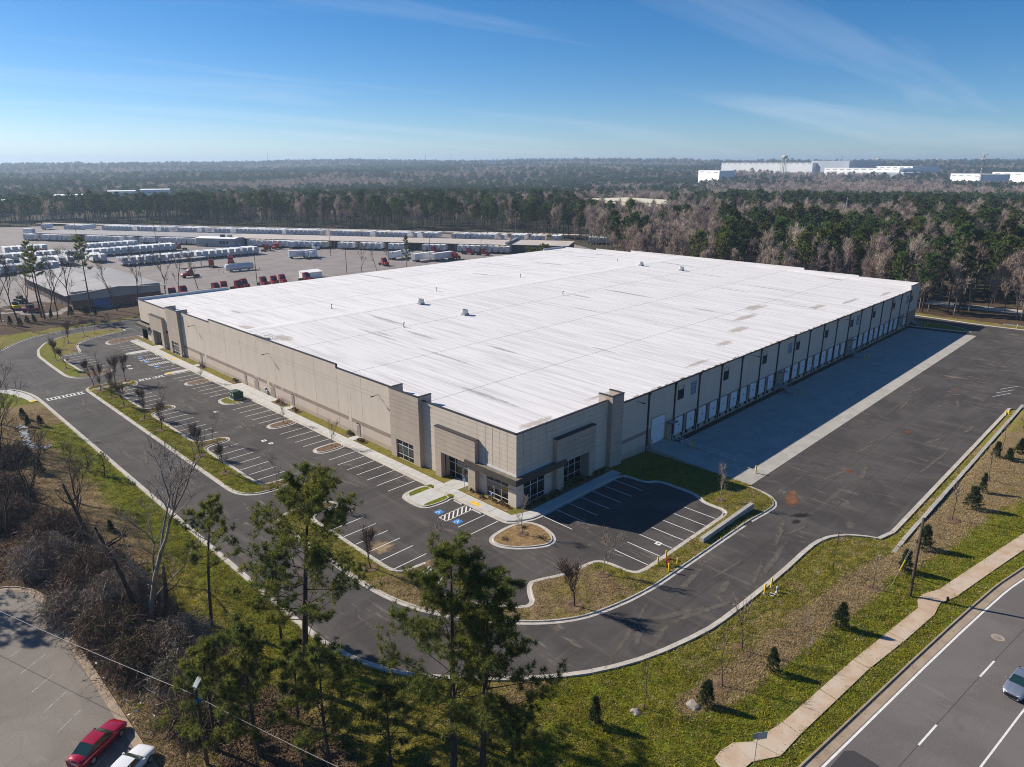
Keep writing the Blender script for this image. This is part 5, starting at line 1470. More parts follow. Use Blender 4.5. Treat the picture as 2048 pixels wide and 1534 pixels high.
# hero pines at the lower edge of the picture
def hero(label, x, y, **kw):
    return make_tree('pine_tree', label, 'pine tree', pine_parts(**kw), (x, y, 0))
hero('tall open pine with a leaning trunk below the drive, tallest of the group', 24.8, 51.2, H=21.3, cb=.36, Rad=6.6, seed=3, nbr=46, subs=9, tpb=5, per=28, lean=(1.5, -1.5), r0=.33, ln=.46, w=.023, dead=7)
hero('left pine of the pair in front of the drive bend', 27.6, 33.5, H=20.8, cb=.34, Rad=5.0, seed=5, nbr=46, subs=9, tpb=4, per=28, lean=(.1, -.4), r0=.30, ln=.46, w=.023, dead=6)
hero('right pine of the pair in front of the drive bend', 28.8, 31.6, H=19.0, cb=.34, Rad=4.6, seed=9, nbr=42, subs=9, tpb=4, per=28, lean=(.5, -.4), r0=.27, ln=.46, w=.023, dead=6)
hero('slim pine with a small crown beside the vine-draped trunks', 22.8, 66.9, H=14.4, cb=.5, Rad=3.4, seed=14, nbr=22, subs=6, tpb=3, per=28, lean=(1.2, -1.3), r0=.17, ln=.46, w=.023)
hero('low pine sheltering behind the tallest pine trunk', 26.7, 59.3, H=10.4, cb=.35, Rad=3.2, seed=17, nbr=22, subs=6, tpb=3, per=28, lean=(.3, -.3), r0=.14, ln=.46, w=.023)
hero('dark young pine at the bottom edge beside the street-lamp pole', 18.3, 47.0, H=12.2, cb=.22, Rad=3.6, seed=21, nbr=36, subs=7, tpb=3, per=28, r0=.16, ln=.46, w=.023)
hero('bushy young pine at the bottom edge between the tall pine and the pair', 21.6, 41.6, H=11.2, cb=.18, Rad=3.6, seed=25, nbr=36, subs=7, tpb=3, per=28, r0=.15, ln=.46, w=.023)
hero('bushy dark pine in the bottom left clump nearest the old lot', 16.0, 50.2, H=10.2, cb=.20, Rad=3.2, seed=29, nbr=32, subs=7, tpb=3, per=28, r0=.14, ln=.46, w=.023)
hero('small bright pine at the bottom edge left of the trunk pair', 25.0, 38.2, H=8.2, cb=.14, Rad=2.8, seed=33, nbr=28, subs=5, tpb=3, per=28, r0=.12, ln=.46, w=.023)
hero('young pine standing against the shaded slope below the tall pine', 22.2, 48.0, H=8.4, cb=.2, Rad=2.0, seed=37, nbr=24, subs=5, tpb=3, per=28, r0=.11, ln=.46, w=.023)
hero('low pine branches spreading over the grass right of the trunk pair', 30.6, 30.2, H=7.4, cb=.16, Rad=3.0, seed=41, nbr=22, subs=5, tpb=3, per=28, r0=.11, ln=.46, w=.023)

# tall bare trees and vine-choked snags at the left
tall_bare = make_tree('bare_tree', 'tall pale leafless tree leaning over the drive at the left', 'bare tree', bare_parts(22.5, 52, spread=.48, levels=4, r0=.30, first=.42, twigs=4, tw=.018, tl=1.5, up=.5, lean=(3.2, -2.6), sides=2, shrink=.62), (18.2, 71.6, 0))
make_tree('bare_tree', 'thin pale leafless tree beside the tall leaning one', 'bare tree', bare_parts(11.5, 57, spread=.55, levels=3, r0=.14, first=.42, twigs=5, tw=.016, tl=1.3, up=.45, lean=(-.6, 2.0), sides=2), (21.6, 79.6, 0))
LB = [(16.8, 115.0, 15, 61, 'leafless tree with dark trunk at the left edge by the snowy ditch'), (20.4, 155.0, 16.5, 63, 'leafless tree with two dark stems above the creek bed'), (18.6, 97.2, 12.5, 66, 'crooked leafless tree over the left thicket'),
      (14.5, 128.0, 16.5, 69, 'dark leafless tree at the left frame edge near the young pines'), (12.0, 105.0, 13.5, 72, 'leafless tree at the left frame edge above the old lot'), (18.0, 140.0, 13.5, 75, 'leafless tree beside the shaded creek'),
      (15.5, 161.0, 15, 78, 'leafless tree at the left frame edge by the entry walk'), (13.2, 146.0, 14, 79, 'slim leafless tree at the left frame edge beyond the creek'), (21.4, 108.6, 9.5, 83, 'thin leafless tree on the straw slope above the drive'), (11.5, 122.0, 15.5, 84, 'dark leafless tree at the left frame edge between thickets'), (16.9, 134.0, 12.0, 85, 'slim leafless tree between the creek and the thicket'),
      (14.0, 138.5, 17.0, 86, 'tall dark leafless tree at the left frame edge above the creek'), (18.6, 148.0, 15.0, 87, 'leafless tree with a leaning stem over the upper creek'), (12.5, 153.5, 17.5, 88, 'tallest leafless tree at the left frame edge'), (15.5, 109.0, 12.0, 89, 'leafless tree rising from the brown left thicket')]
for x, y, h, sd, lb in LB:
    make_tree('bare_tree', lb, 'bare tree', bare_parts(h, sd, spread=.5, levels=4, r0=.17, first=.32, twigs=4, tw=.017, tl=1.3, up=.5, barkm='bark_dark', twigm='twig_brown', sides=1), (x, y, 0))
# snags hung with vines
def snag(x, y, H, lean, seed, label):
    o = thing('vine_snag', label, 'dead tree', (x, y, 0)); rd = random.Random(seed); mb = MB()
    def ax(t): return Vector((lean[0]*t+.3*math.sin(4*t), lean[1]*t, H*t))
    mb.path([ax(i/6) for i in range(7)], [.34*(1-.62*i/6) for i in range(7)], 7)
    for k in range(3):
        p = ax(rd.uniform(.45, .9)); a = rd.uniform(0, 6.28); d = Vector((math.cos(a), math.sin(a), .5)); mb.path([p, p+d*H*.12, p+d*H*.2+Vector((0, 0, H*.06))], [.12, .08, .04], 5)
    link('trunk', mb.data('trunk', 'bark_dark', True), o)
    g = np.random.default_rng(seed); q = []
    for k in range(260):
        t = rd.uniform(.12, 1); p = np.array(ax(t)); d = g.normal(size=3); d[2] *= .3; d = unit(d); L = rd.uniform(.5, 1.6)
        m = p+d*L*.5+np.array([0, 0, .1]); e = p+d*L*.8+np.array([0, 0, -L*.9]); s = unit(np.cross(e-p, g.normal(size=3)))*.016
        q += [np.stack([p-s, p+s, m+s, m-s]), np.stack([m-s, m+s, e+s*.4, e-s*.4])]
    link('vines', np_mesh('vines', np.array(q), 4, 'twig_brown'), o)
snag(17.6, 73.0, 11.4, (-1.6, 2.4), 5, 'dead trunk wrapped in brown vines in the middle of the thicket'); snag(18.2, 92.0, 9.6, (-.8, 1.6), 7, 'leaning vine-covered dead trunk at the back of the thicket'); snag(19.0, 70.6, 7.8, (1.0, -1.4), 8, 'stubby forked dead trunk beside the tall bare tree')

def thicket(x, y, rx, ry, h, seed, label, leaf=.25, n=900):
    o = thing('vine_thicket', label, 'thicket', (x, y, 0), 'thickets by the old lot'); g = np.random.default_rng(seed)
    ang = g.uniform(0, 2*math.pi, n); rad = np.sqrt(g.uniform(0, 1, n))
    bx0 = np.stack([rx*rad*np.cos(ang)*.85, ry*rad*np.sin(ang)*.85, np.zeros(n)], -1)
    dome = h*np.sqrt(np.clip(1-rad**2*.9, 0, 1))*g.uniform(.55, 1.12, n)
    out = np.stack([np.cos(ang+g.normal(0, .9, n)), np.sin(ang+g.normal(0, .9, n)), np.zeros(n)], -1)
    P = [bx0]; reach = (g.uniform(.3, 1.5, n)+(g.uniform(0, 1, n) > .8)*g.uniform(.5, 1.8, n))[:, None]
    for f, zf_ in ((.25, .62), (.55, 1.0), (.85, .92), (1.1, .62)):
        p = bx0+out*reach*f; p[:, 2] = dome*zf_+g.normal(0, .12, n); P.append(p)
    q = []
    for i in range(4):
        a, b = P[i], P[i+1]; s = unit(np.cross(b-a, g.normal(size=a.shape))); w0 = .040-.007*i; w1 = .033-.007*i
        q.append(np.stack([a-s*w0, a+s*w0, b+s*w1, b-s*w1], 1))
        if i > 0:
            for r_ in range(2):
                m = a+(b-a)*g.uniform(0, 1, (n, 1)); e = m+g.normal(size=m.shape)*.38; s = unit(np.cross(e-m, g.normal(size=m.shape)))
                q.append(np.stack([m-s*.018, m+s*.018, e+s*.008, e-s*.008], 1))
    link('canes', np_mesh('canes', np.concatenate(q), 4, 'twig_brown' if seed % 2 else 'twig_grey'), o)
    k = int(n*3*leaf); c = P[2+0][g.integers(0, n, k)]+g.normal(size=(k, 3))*.3; c[:, 2] = np.maximum(c[:, 2], .1)
    link('leaves', np_mesh('leaves', tufts(c, np.tile([0, 0, 1.], (k, 1)), 3, .17, .055, g, 1.2), 3, 'leaf_olive'), o)
TH = [(14.8, 72.5, 3.2, 3.8, 3.2, 1, 'brown vine thicket mounded along the old lot kerb, middle of the bank', .35), (17.4, 77.5, 3.4, 3.4, 4.3, 2, 'tall grey vine tangle in front of the vine-wrapped dead trunk', .15), (15.2, 66.0, 2.6, 3.2, 2.8, 3, 'low brown thicket nearest the red car', .45),
      (19.0, 65.6, 3.0, 3.2, 3.0, 4, 'grey briar tangle at the foot of the tall bare tree', .2), (16.8, 84.5, 3.6, 4.2, 4.2, 5, 'large brown thicket at the corner of the old lot', .18), (13.8, 92.5, 3.6, 3.6, 3.8, 6, 'grey thicket beyond the old lot kerb end', .12),
      (16.2, 99.5, 3.4, 4.0, 3.6, 7, 'brown thicket below the crooked leafless tree', .12), (17.5, 60.8, 2.4, 2.8, 2.4, 8, 'olive thicket beside the slim pine', .7), (20.6, 58.6, 2.0, 2.4, 1.9, 9, 'small brown briar patch on the straw slope', .3),
      (12.6, 110.0, 3.4, 4.0, 3.4, 11, 'brown thicket at the left frame edge', .12), (14.2, 119.0, 3.2, 4.2, 3.0, 13, 'brown thicket by the left frame edge near the young pines', .12), (16.3, 54.8, 2.2, 2.4, 2.2, 15, 'dark thicket beside the street-lamp pole', .6), (18.4, 133.5, 2.4, 3.5, 2.4, 17, 'brown thicket in the shaded creek bottom', .3), (13.0, 80.0, 2.2, 3.0, 2.5, 18, 'grey thicket spilling over the old lot kerb', .15)]
for a in TH: thicket(a[0], a[1], a[2], a[3], a[4], a[5], a[6], a[7])

# ---- planted saplings: a few kinds, copied round the site
def sapling_proto(kind, seed):
    if kind == 'vase': p = bare_parts(6.2, seed, spread=.30, levels=3, r0=.075, first=.24, kids=(3, 4), twigs=7, tw=.016, tl=.8, up=.9, barkm='bark_dark', twigm='twig_brown', sides=2, shrink=.78)
    elif kind == 'pale': p = bare_parts(6.0, seed, spread=.42, levels=3, r0=.06, first=.36, kids=(2, 3), twigs=6, tw=.013, tl=.8, up=.6, barkm='bark_grey', twigm='twig_pale', sides=3, shrink=.66)
    else: p = bare_parts(5.0, seed, spread=.5, levels=2, r0=.05, first=.45, kids=(2, 3), twigs=6, tw=.013, tl=.8, up=.5, barkm='bark_dark', twigm='twig_grey', sides=2, shrink=.6)
    o = make_tree('sapling', 'sapling', 'sapling', (p[0], p[1]))
    mb = MB(); mb.lathe([(.85, -.03), (.72, .05), (.45, .08), (.3, .03), (.08, .02)], 14); link('mulch_ring', mb.data('mulch_ring', 'mulch', True), o)
    proto_done(o); return o, p[2]
SP = {k: [sapling_proto(k, s) for s in (91, 92, 93)] for k in ('vase', 'pale', 'thin')}
SAP = [('vase', 52.5, 41.9, 6.1, 'bushy brown sapling on the straw bank inside the drive bend'), ('vase', 41.1, 64.4, 6.2, 'brown vase-shaped sapling in the median beside the tall pine'), ('pale', 59.9, 56.9, 5.6, 'pale sapling in the triangular mulch island at the building corner'), ('pale', 59.8, 43.5, 6.0, 'pale sapling at the rounded kerb inside the drive bend'),
       ('pale', 47.0, 60.0, 5.4, 'pale sapling at the end of the row beside the sand stain'), ('pale', 87.6, 43.6, 5.9, 'white-twigged sapling on the grass beside the ramp'),
       ('vase', 40.5, 198.5, 5.6, 'brown sapling at the outer curve of the far median'), ('vase', 40.2, 188.6, 5.2, 'brown sapling in the far median nearest its striped bays'), ('thin', 53.2, 221.9, 6.0, 'thin sapling at the far tip of the curved median'), ('vase', 47.8, 216.5, 6.0, 'brown sapling on the bend of the far median'), ('thin', 44.9, 209.3, 5.6, 'thin sapling inside the bend of the far median'),
       ('thin', 60.7, 224.7, 5.2, 'thin sapling at the far end by the rear drive'), ('thin', 56.4, 223.8, 5.0, 'thin sapling second from the rear drive'), ('vase', 40.5, 168.9, 6.2, 'brown sapling at the crosswalk corner of the median'), ('vase', 40.4, 163.9, 6.0, 'first brown sapling south of the crosswalk in the long median'), ('vase', 44.5, 167.8, 6.6, 'tall vase-shaped sapling behind the median crosswalk walk, left one'), ('vase', 46.7, 167.7, 6.6, 'tall vase-shaped sapling at the crosswalk island tip'),
       ('vase', 40.7, 157.5, 5.6, 'second brown sapling south of the crosswalk in the long median'), ('vase', 40.6, 149.7, 5.4, 'third brown sapling south of the crosswalk in the long median'), ('vase', 40.7, 138.7, 6.0, 'fourth brown sapling south of the crosswalk in the long median'), ('vase', 40.8, 130.3, 5.4, 'fifth brown sapling south of the crosswalk in the long median'), ('vase', 40.7, 113.2, 5.8, 'sixth brown sapling south of the crosswalk in the long median'), ('vase', 40.9, 103.8, 5.3, 'last brown sapling of the long median before the drive opening'),
       ('thin', 44.7, 180.5, 5.0, 'sapling in the mulch end of the far median'), ('pale', 45.4, 142.8, 5.4, 'sapling in the mulch tongue midway along the outer bays'), ('pale', 45.0, 118.0, 5.2, 'sapling in the second mulch tongue of the outer bays'), ('pale', 44.5, 94.0, 5.0, 'sapling in the mulch tongue by the drive opening'), ('pale', 44.8, 82.8, 5.0, 'sapling in the mulch tongue beside the tall pine crown'),
       ('pale', 58.6, 155.7, 4.6, 'sapling in the far mulch island of the building-side bays'), ('pale', 58.4, 117.8, 5.0, 'sapling in the middle mulch island of the building-side bays'), ('pale', 58.6, 101.3, 5.0, 'sapling in the near mulch island of the building-side bays'), ('thin', 59.4, 210.6, 4.6, 'sapling in the mulch island at the far end of the walk'),
       ('thin', 79.7, 24.2, 5.4, 'sapling on the grass bank below the truck court corner'), ('thin', 58.7, 25.2, 5.5, 'sapling in a bare ring midway along the bank'), ('thin', 52.6, 24.1, 5.0, 'sapling left of the straw slope on the bank'), ('thin', 45.0, 27.6, 4.8, 'thin sapling in the lush grass left of the bank'), ('pale', 66.3, 22.0, 2.4, 'small reddish shrub-like sapling on the straw slope'), ('pale', 63.1, 20.3, 2.2, 'smallest twiggy sapling on the straw slope'),
       ('thin', 79.5, 19.7, 4.6, 'sapling left of the wooden utility pole'), ('thin', 104.5, 17.6, 5.2, 'sapling just beyond the wooden utility pole'), ('thin', 122.3, 16.9, 5.0, 'sapling midway up the far straw slope'), ('thin', 138.3, 18.4, 5.0, 'sapling among the far evergreens on the slope'), ('thin', 153.3, 17.9, 5.0, 'farthest sapling on the slope at the right edge')]
for k, (kind, x, y, h, lb) in enumerate(SAP):
    pr, zm = SP[kind][k % 3]; s = h/zm
    z = .13 if (x > 37 and x < 97 and y > 36 and not (y < 30)) else 0.0
    place(pr, (x, y, z+gz(x, y)), random.uniform(0, 6.28), lb, 'planted bare saplings', (s*random.uniform(.9, 1.1), s*random.uniform(.9, 1.1), s))
for k in SP:
    for pr, _ in SP[k]: drop(pr)

# ---- young evergreens
def evergreen_proto(seed):
    g = np.random.default_rng(seed); n = int(g.integers(150, 260)); fat = g.uniform(.42, .68); op = g.uniform(.35, .6)
    t = g.uniform(0, 1, n)**.8; r = (1-t)**g.uniform(.6, 1.0)*fat*g.uniform(op, 1.2, n)+.03; a = g.uniform(0, 6.28, n)
    r *= 1+.25*np.sin(a*2+g.uniform(0, 6))+.2*np.sin(t*19+g.uniform(0, 6))
    lx, ly = g.normal(0, .1, 2)
    c = np.stack([r*np.cos(a)+lx*t, r*np.sin(a)+ly*t, .15+t*2.45], -1); d = np.stack([np.cos(a), np.sin(a), np.full(n, .7)], -1)
    o = thing('young_evergreen', 'x', 'evergreen')
    mb = MB(); mb.path([(0, 0, -.1), (lx*.5, ly*.5, 1.4), (lx, ly, 2.7)], [.05, .035, .01], 5); link('trunk', mb.data('trunk', 'bark_dark'), o)
    link('crown', np_mesh('crown', tufts(c, d, 12, .34, .026, g, .85), 3, 'evergreen'), o)
    proto_done(o); return o
EP = [evergreen_proto(s) for s in (3, 4, 5, 6, 7, 8, 9)]
EVG = [(49.4, 24.0, 'dark young evergreen beside a pale stone on the lower bank'), (57.9, 21.6, 'dark young evergreen in the middle of the straw slope'), (69.5, 19.6, 'dark young evergreen between the straw slope and the lush verge'), (86.0, 18.2, 'dark evergreen beside the yellow guy-wire marker'), (93.3, 18.1, 'dark evergreen just right of the wooden utility pole'), (110.2, 16.5, 'tallest evergreen of the near pair on the far slope'), (117.3, 16.8, 'shorter evergreen of the near pair on the far slope'),
       (133.6, 16.4, 'evergreen at the centre of the far trio on the slope'), (133.9, 18.4, 'left evergreen of the far trio on the slope'), (138.6, 15.9, 'right evergreen of the far trio on the slope'), (40.6, 29.7, 'lone small evergreen in the lush grass below the drive bend'),
       (20.0, 123.5, 'small evergreen at the thicket edge on the left slope'), (20.1, 130.2, 'small evergreen beside the shaded ditch'), (25.9, 148.6, 'right evergreen of the pair above the ditch'), (24.0, 149.8, 'left evergreen of the pair above the ditch'), (24.4, 154.6, 'small evergreen up the slope from the ditch pair'), (22.0, 96.0, 'dark evergreen under the thin pale tree'),
       (42.0, 254.1, 'leftmost small shrub on the far leafy bank'), (43.7, 250.7, 'second small shrub on the far leafy bank'), (46.4, 254.8, 'third small shrub on the far leafy bank'), (47.9, 251.6, 'fourth small shrub on the far leafy bank'), (53.6, 258.3, 'fifth small shrub on the far leafy bank'), (59.0, 256.6, 'sixth small shrub on the far leafy bank'), (62.8, 254.6, 'seventh small shrub on the far leafy bank'), (64.4, 251.1, 'rightmost small shrub on the far leafy bank')]
for k, (x, y, lb) in enumerate(EVG):
    s = 1.25 if 'tallest' in lb or 'pole' in lb or 'marker' in lb else random.uniform(.85, 1.1)
    place(EP[k % 7], (x, y, float(grade(np.array(x), np.array(y)))), random.uniform(0, 6.28), lb, 'young evergreens', (s*random.uniform(.85, 1.2), s*random.uniform(.85, 1.2), s*random.uniform(.85, 1.15)))
for o in EP: drop(o)
for x, y, h, lb in ((25.5, 119.1, 4.2, 'young open pine on the lush slope left of the drive'), (26.9, 115.6, 4.0, 'young pine standing half in shade left of the drive')):
    make_tree('pine_tree', lb, 'pine tree', pine_parts(H=h, cb=.12, Rad=1.25, seed=int(x*7), nbr=20, subs=3, tpb=2, per=12, ln=.26, w=.02, r0=.05, dead=0), (x, y, 0))
# low planting beds beside the entrance and walks
def shrub_proto(seed):
    g = np.random.default_rng(seed); n = 60; a = g.uniform(0, 6.28, n); t = g.uniform(0, 1, n)
    c = np.stack([.34*np.sqrt(1-t*t)*np.cos(a), .34*np.sqrt(1-t*t)*np.sin(a), .08+.42*t], -1)
    o = thing('bed_shrub', 'x', 'shrub'); link('foliage', np_mesh('foliage', tufts(c, unit(c), 6, .2, .03, g, .9), 3, 'leaf_olive'), o); proto_done(o); return o
sp = shrub_proto(8)
for y0, y1, nm in ((62.9, 71.6, 'glazed corner'), (98.6, 100.6, 'first wall door'), (102.9, 104.8, 'first wall door'), (121.0, 123.8, 'middle wall door'), (127.2, 130.4, 'meter pipes'), (148.4, 151.6, 'far paired doors'), (165.4, 168.0, 'farthest wall door')):
    x0 = 62.75
    sheet('mulch_bed', [(x0, y0), (FX-.05, y0), (FX-.05, y1), (x0, y1)], 'pine_straw' if y0 < 80 else 'mulch', .142)
    n = max(2, int((y1-y0)/1.1))
    for k in range(n):
        place(sp, (63.6+random.uniform(-.4, .4), y0+(k+.5)*(y1-y0)/n, .14), random.random()*6, 'low olive shrub in the planting bed by the %s' % nm, 'bed shrubs along the left wall', random.uniform(.7, 1.2))
sheet('mulch_bed', [(64.9, 60.95), (84.5, 60.95), (84.5, 61.7), (81.4, 61.7), (81.4, 62.5), (64.9, 62.5)], 'pine_straw', .142)
for k in range(12): place(sp, (66+1.5*k, 61.4+random.uniform(-.2, .4), .14), k, 'low shrub in the shaded bed along the right sidewalk', 'bed shrubs along the shaded wall', random.uniform(.7, 1.2))
drop(sp)
# straw heaps and dark weeds in the corner island
for x, y, lb in ((57.2, 57.6, 'dark weed clump at the left of the triangular island'), (60.9, 54.6, 'dark weed clump at the right of the triangular island'), (61.2, 58.0, 'weed clump nearest the walk in the triangular island')):
    g = np.random.default_rng(int(x*10)); c = g.normal(size=(26, 3))*[.3, .3, .06]; c[:, 2] = np.abs(c[:, 2])+.18
    o = thing('weed_clump', lb, 'weed clump', (x, y, .0)); link('blades', np_mesh('blades', tufts(c, np.tile([0, 0, 1.], (26, 1)), 8, .28, .02, g, 1.0), 3, 'twig_brown'), o)
# ------------------------------------------------------------------ woods
PROTO = bpy.data.collections.new('wood_kinds')
def proto_pair(name, a, b):
    return a, b
PM = [pine_parts(H=h, cb=c, Rad=r, seed=s, nbr=28, subs=5, tpb=2, per=10, ln=1.0, w=.19, r0=.26, mat='needles_mid', dead=2) for h, c, r, s in ((22, .50, 4.0, 101), (20, .44, 3.6, 102), (24, .54, 4.4, 103), (21, .58, 3.7, 104))]
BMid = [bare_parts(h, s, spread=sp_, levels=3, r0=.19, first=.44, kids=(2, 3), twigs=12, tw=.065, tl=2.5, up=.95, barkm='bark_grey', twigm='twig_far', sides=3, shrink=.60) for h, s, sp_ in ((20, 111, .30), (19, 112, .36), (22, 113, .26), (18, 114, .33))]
BH = [b[2] for b in BMid]
def joined(tr, cr, name):
    """one mesh with trunk and crown for instancing in the far mass"""
    bm = bmesh.new(); bm.from_mesh(tr); n = len(bm.faces)
    bm.from_mesh(cr)
    bm.faces.ensure_lookup_table()
    for i, f in enumerate(bm.faces): f.material_index = 0 if i < n else 1
    me = bpy.data.meshes.new(name); bm.to_mesh(me); bm.free()
    me.materials.append(tr.materials[0]); me.materials.append(cr.materials[0]); return me
def far_pine(H, R_, seed):
    g = np.random.default_rng(seed); n = 56
    t = g.uniform(0, 1, n); r = R_*np.sqrt(g.uniform(0.05, 1, n))*np.sin(np.clip(t*.85+.15, 0, 1)*math.pi)**.6; a = g.uniform(0, 6.28, n)
    c = np.stack([r*np.cos(a), r*np.sin(a), H*(.46+.50*t)], -1); d = np.stack([np.cos(a), np.sin(a), np.full(n, 1.0)], -1)
    mb = MB(); mb.tube((0, 0, -1), (0, 0, H*.9), .3, .08, 4, False)
    return mb.data('t', 'bark_pine'), np_mesh('c', tufts(c, d, 7, 2.0, .55, g, 1.0), 3, 'needles_far')
def far_bare(H, R_, seed):
    g = np.random.default_rng(seed); n = 110
    a = g.uniform(0, 6.28, n); t = g.uniform(.25, .75, n); p0 = np.stack([R_*.25*t*np.cos(a), R_*.25*t*np.sin(a), H*t], -1)
    e = np.stack([R_*g.uniform(.3, 1, n)*np.cos(a), R_*g.uniform(.3, 1, n)*np.sin(a), H*np.clip(t+g.uniform(.15, .4, n), 0, 1)], -1)
    s = unit(np.cross(e-p0, g.normal(size=p0.shape)))
    q = [np.stack([p0-s*.16, p0+s*.16, e+s*.10, e-s*.10], 1)]
    for k in range(3):
        m = p0+(e-p0)*g.uniform(.4, 1, (n, 1)); e2 = m+g.normal(size=m.shape)*1.1+[0, 0, .9]; s = unit(np.cross(e2-m, g.normal(size=m.shape)))
        q.append(np.stack([m-s*.10, m+s*.10, e2+s*.05, e2-s*.05], 1))
    mb = MB(); mb.tube((0, 0, -1), (0, 0, H*.6), .26, .1, 4, False)
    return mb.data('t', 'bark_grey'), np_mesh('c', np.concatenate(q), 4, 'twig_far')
kinds = []
for i, (tr, cr) in enumerate(PM): kinds.append(joined(tr, cr, 'wood_a%d' % i))
for i, b in enumerate(BMid): kinds.append(joined(b[0], b[1], 'wood_b%d' % i))
for i in range(4): kinds.append(joined(*far_pine(20+i, 4.4+.4*i, 130+i), 'wood_c%d' % i))
for i in range(4): kinds.append(joined(*far_bare(16+i, 4.2+.4*i, 140+i), 'wood_d%d' % i))
for i, m in enumerate(kinds):
    o = bpy.data.objects.new('wood_kind_%02d' % i, m); PROTO.objects.link(o)

CLEAR = [(-400, -300), (258, -300), (262.5, -60), (262.5, 40), (261, 110), (262, 180), (285, 212), (330, 250), (366, 305), (352, 375), (318, 460), (284, 530), (246, 598), (205, 640), (150, 690), (100, 712), (-60, 760), (-500, 700)]
FARB = []        # footprints of far buildings to keep free: (az0, az1, r0, r1) in degrees / metres
def azpx(px): return math.degrees(yaw)-math.degrees(math.atan((px-1024)/1404.6/1.0477))
def clearing(px0, px1, r0, r1): FARB.append((azpx(px1), azpx(px0), r0, r1))
clearing(1165, 1345, 600, 850)
clearing(-40, 70, 830, 1150); clearing(85, 345, 830, 1250)
clearing(1430, 1710, 2500, 3200); clearing(1540, 2000, 2350, 2800); clearing(1900, 2080, 1850, 2500); clearing(1840, 1900, 900, 1060); clearing(1395, 1445, 1750, 2100)
def pine_prob(az, r, x, y):
    n = vnoise(x, y, 1/95., 31); n2 = vnoise(x, y, 1/38., 32)
    nf = vnoise(x, y, 1/330., 33)*.6+vnoise(x, y, 1/150., 34)*.4
    n = np.where(r > 800, nf, n)
    p = .50+np.where(r > 800, 2.6, .75)*(n-.5)+.30*(n2-.5)
    p = np.where(az > 42, p+.14, p)
    bz = (az > 27) & (az < 39) & (r > 250) & (r < 640); p = np.where(bz, .05+.12*n2, p)
    pz = (az > 17) & (az <= 28.5) & (r > 268) & (r < 440); p = np.where(pz, .80, p)
    b2 = (az > 15) & (az <= 28) & (r >= 440) & (r < 680); p = np.where(b2, .18, p)
    rz_ = (az <= 17) & (r < 440); p = np.where(rz_, .62+.3*(n2-.5), p)
    r3 = (az <= 15.5) & (r >= 440) & (r < 560); p = np.where(r3, .36, p)
    r4 = (az <= 28) & (r >= 640) & (r < 1000); p = np.where(r4, .86, p)
    fr = (az < 27) & (x < 284); p = np.where(fr, .30, p)
    fr2 = (az >= 17) & (az < 28.5) & (r < 300); p = np.where(fr2, .35, p)
    ed = (az > 42) & (r < 620); p = np.where(ed, np.maximum(p, .45), p)
    return p
g = np.random.default_rng(77)
cand = []
for r0, r1, pit in ((245, 520, 6.0), (520, 1000, 8.6), (1000, 2000, 13.5), (2000, 3600, 22), (3600, 6200, 34)):
    az0, az1 = R(2), R(87)
    n = int((az1-az0)*(r1*r1-r0*r0)/2/(pit*pit)*1.25)
    az = g.uniform(az0, az1, n); r = np.sqrt(g.uniform(r0*r0, r1*r1, n)); x = r*np.cos(az); y = r*np.sin(az)
    # thin out to a minimum spacing with a coarse cell grid
    cell = (np.floor(x/(pit*.78)).astype(np.int64)*100003+np.floor(y/(pit*.78)).astype(np.int64))
    _, idx = np.unique(cell, return_index=True)
    cand.append(np.stack([x[idx], y[idx], np.hypot(x[idx], y[idx]), np.degrees(np.arctan2(y[idx], x[idx]))], -1))
cand = np.concatenate(cand)
ok = ~pip(CLEAR, cand[:, 0], cand[:, 1])
ok &= ~((cand[:, 0] > 281) & (cand[:, 0] < 296) & (cand[:, 1] < 80))            # gravel track through the woods
bb = cand[:, 0]*.847+cand[:, 1]*.532
ok &= ~((bb > 500) & (bb < 514) & (cand[:, 3] > 40) & (cand[:, 2] < 760))       # pale track behind the truck yard
for a0, a1, q0, q1 in FARB: ok &= ~((cand[:, 3] > a0) & (cand[:, 3] < a1) & (cand[:, 2] > q0) & (cand[:, 2] < q1))
cand = cand[ok]
x, y, r, az = cand.T
pp_ = pine_prob(az, r, x, y); isp = g.uniform(0, 1, len(x)) < pp_
th_ = np.radians(az)
z = np.where(r < 500, -1.3, far_height(r, np.clip(th_, 0, 1.6)))-.2
z = np.where((x < 300) & (y < 300), np.maximum(z, grade(x, y)-.1), z)
scl = g.uniform(.72, 1.12, len(x))*np.where(r > 2000, 1.25, 1.0)*np.where(r > 3600, 1.2, 1.0)
scl *= np.where(isp, 1.0, np.where(r <= 720, np.array([19.5/h for h in BH])[g.integers(0, 4, len(x))*0+0], 1.0))
rot = g.uniform(0, 2*math.pi, len(x)); var = g.integers(0, 4, len(x))
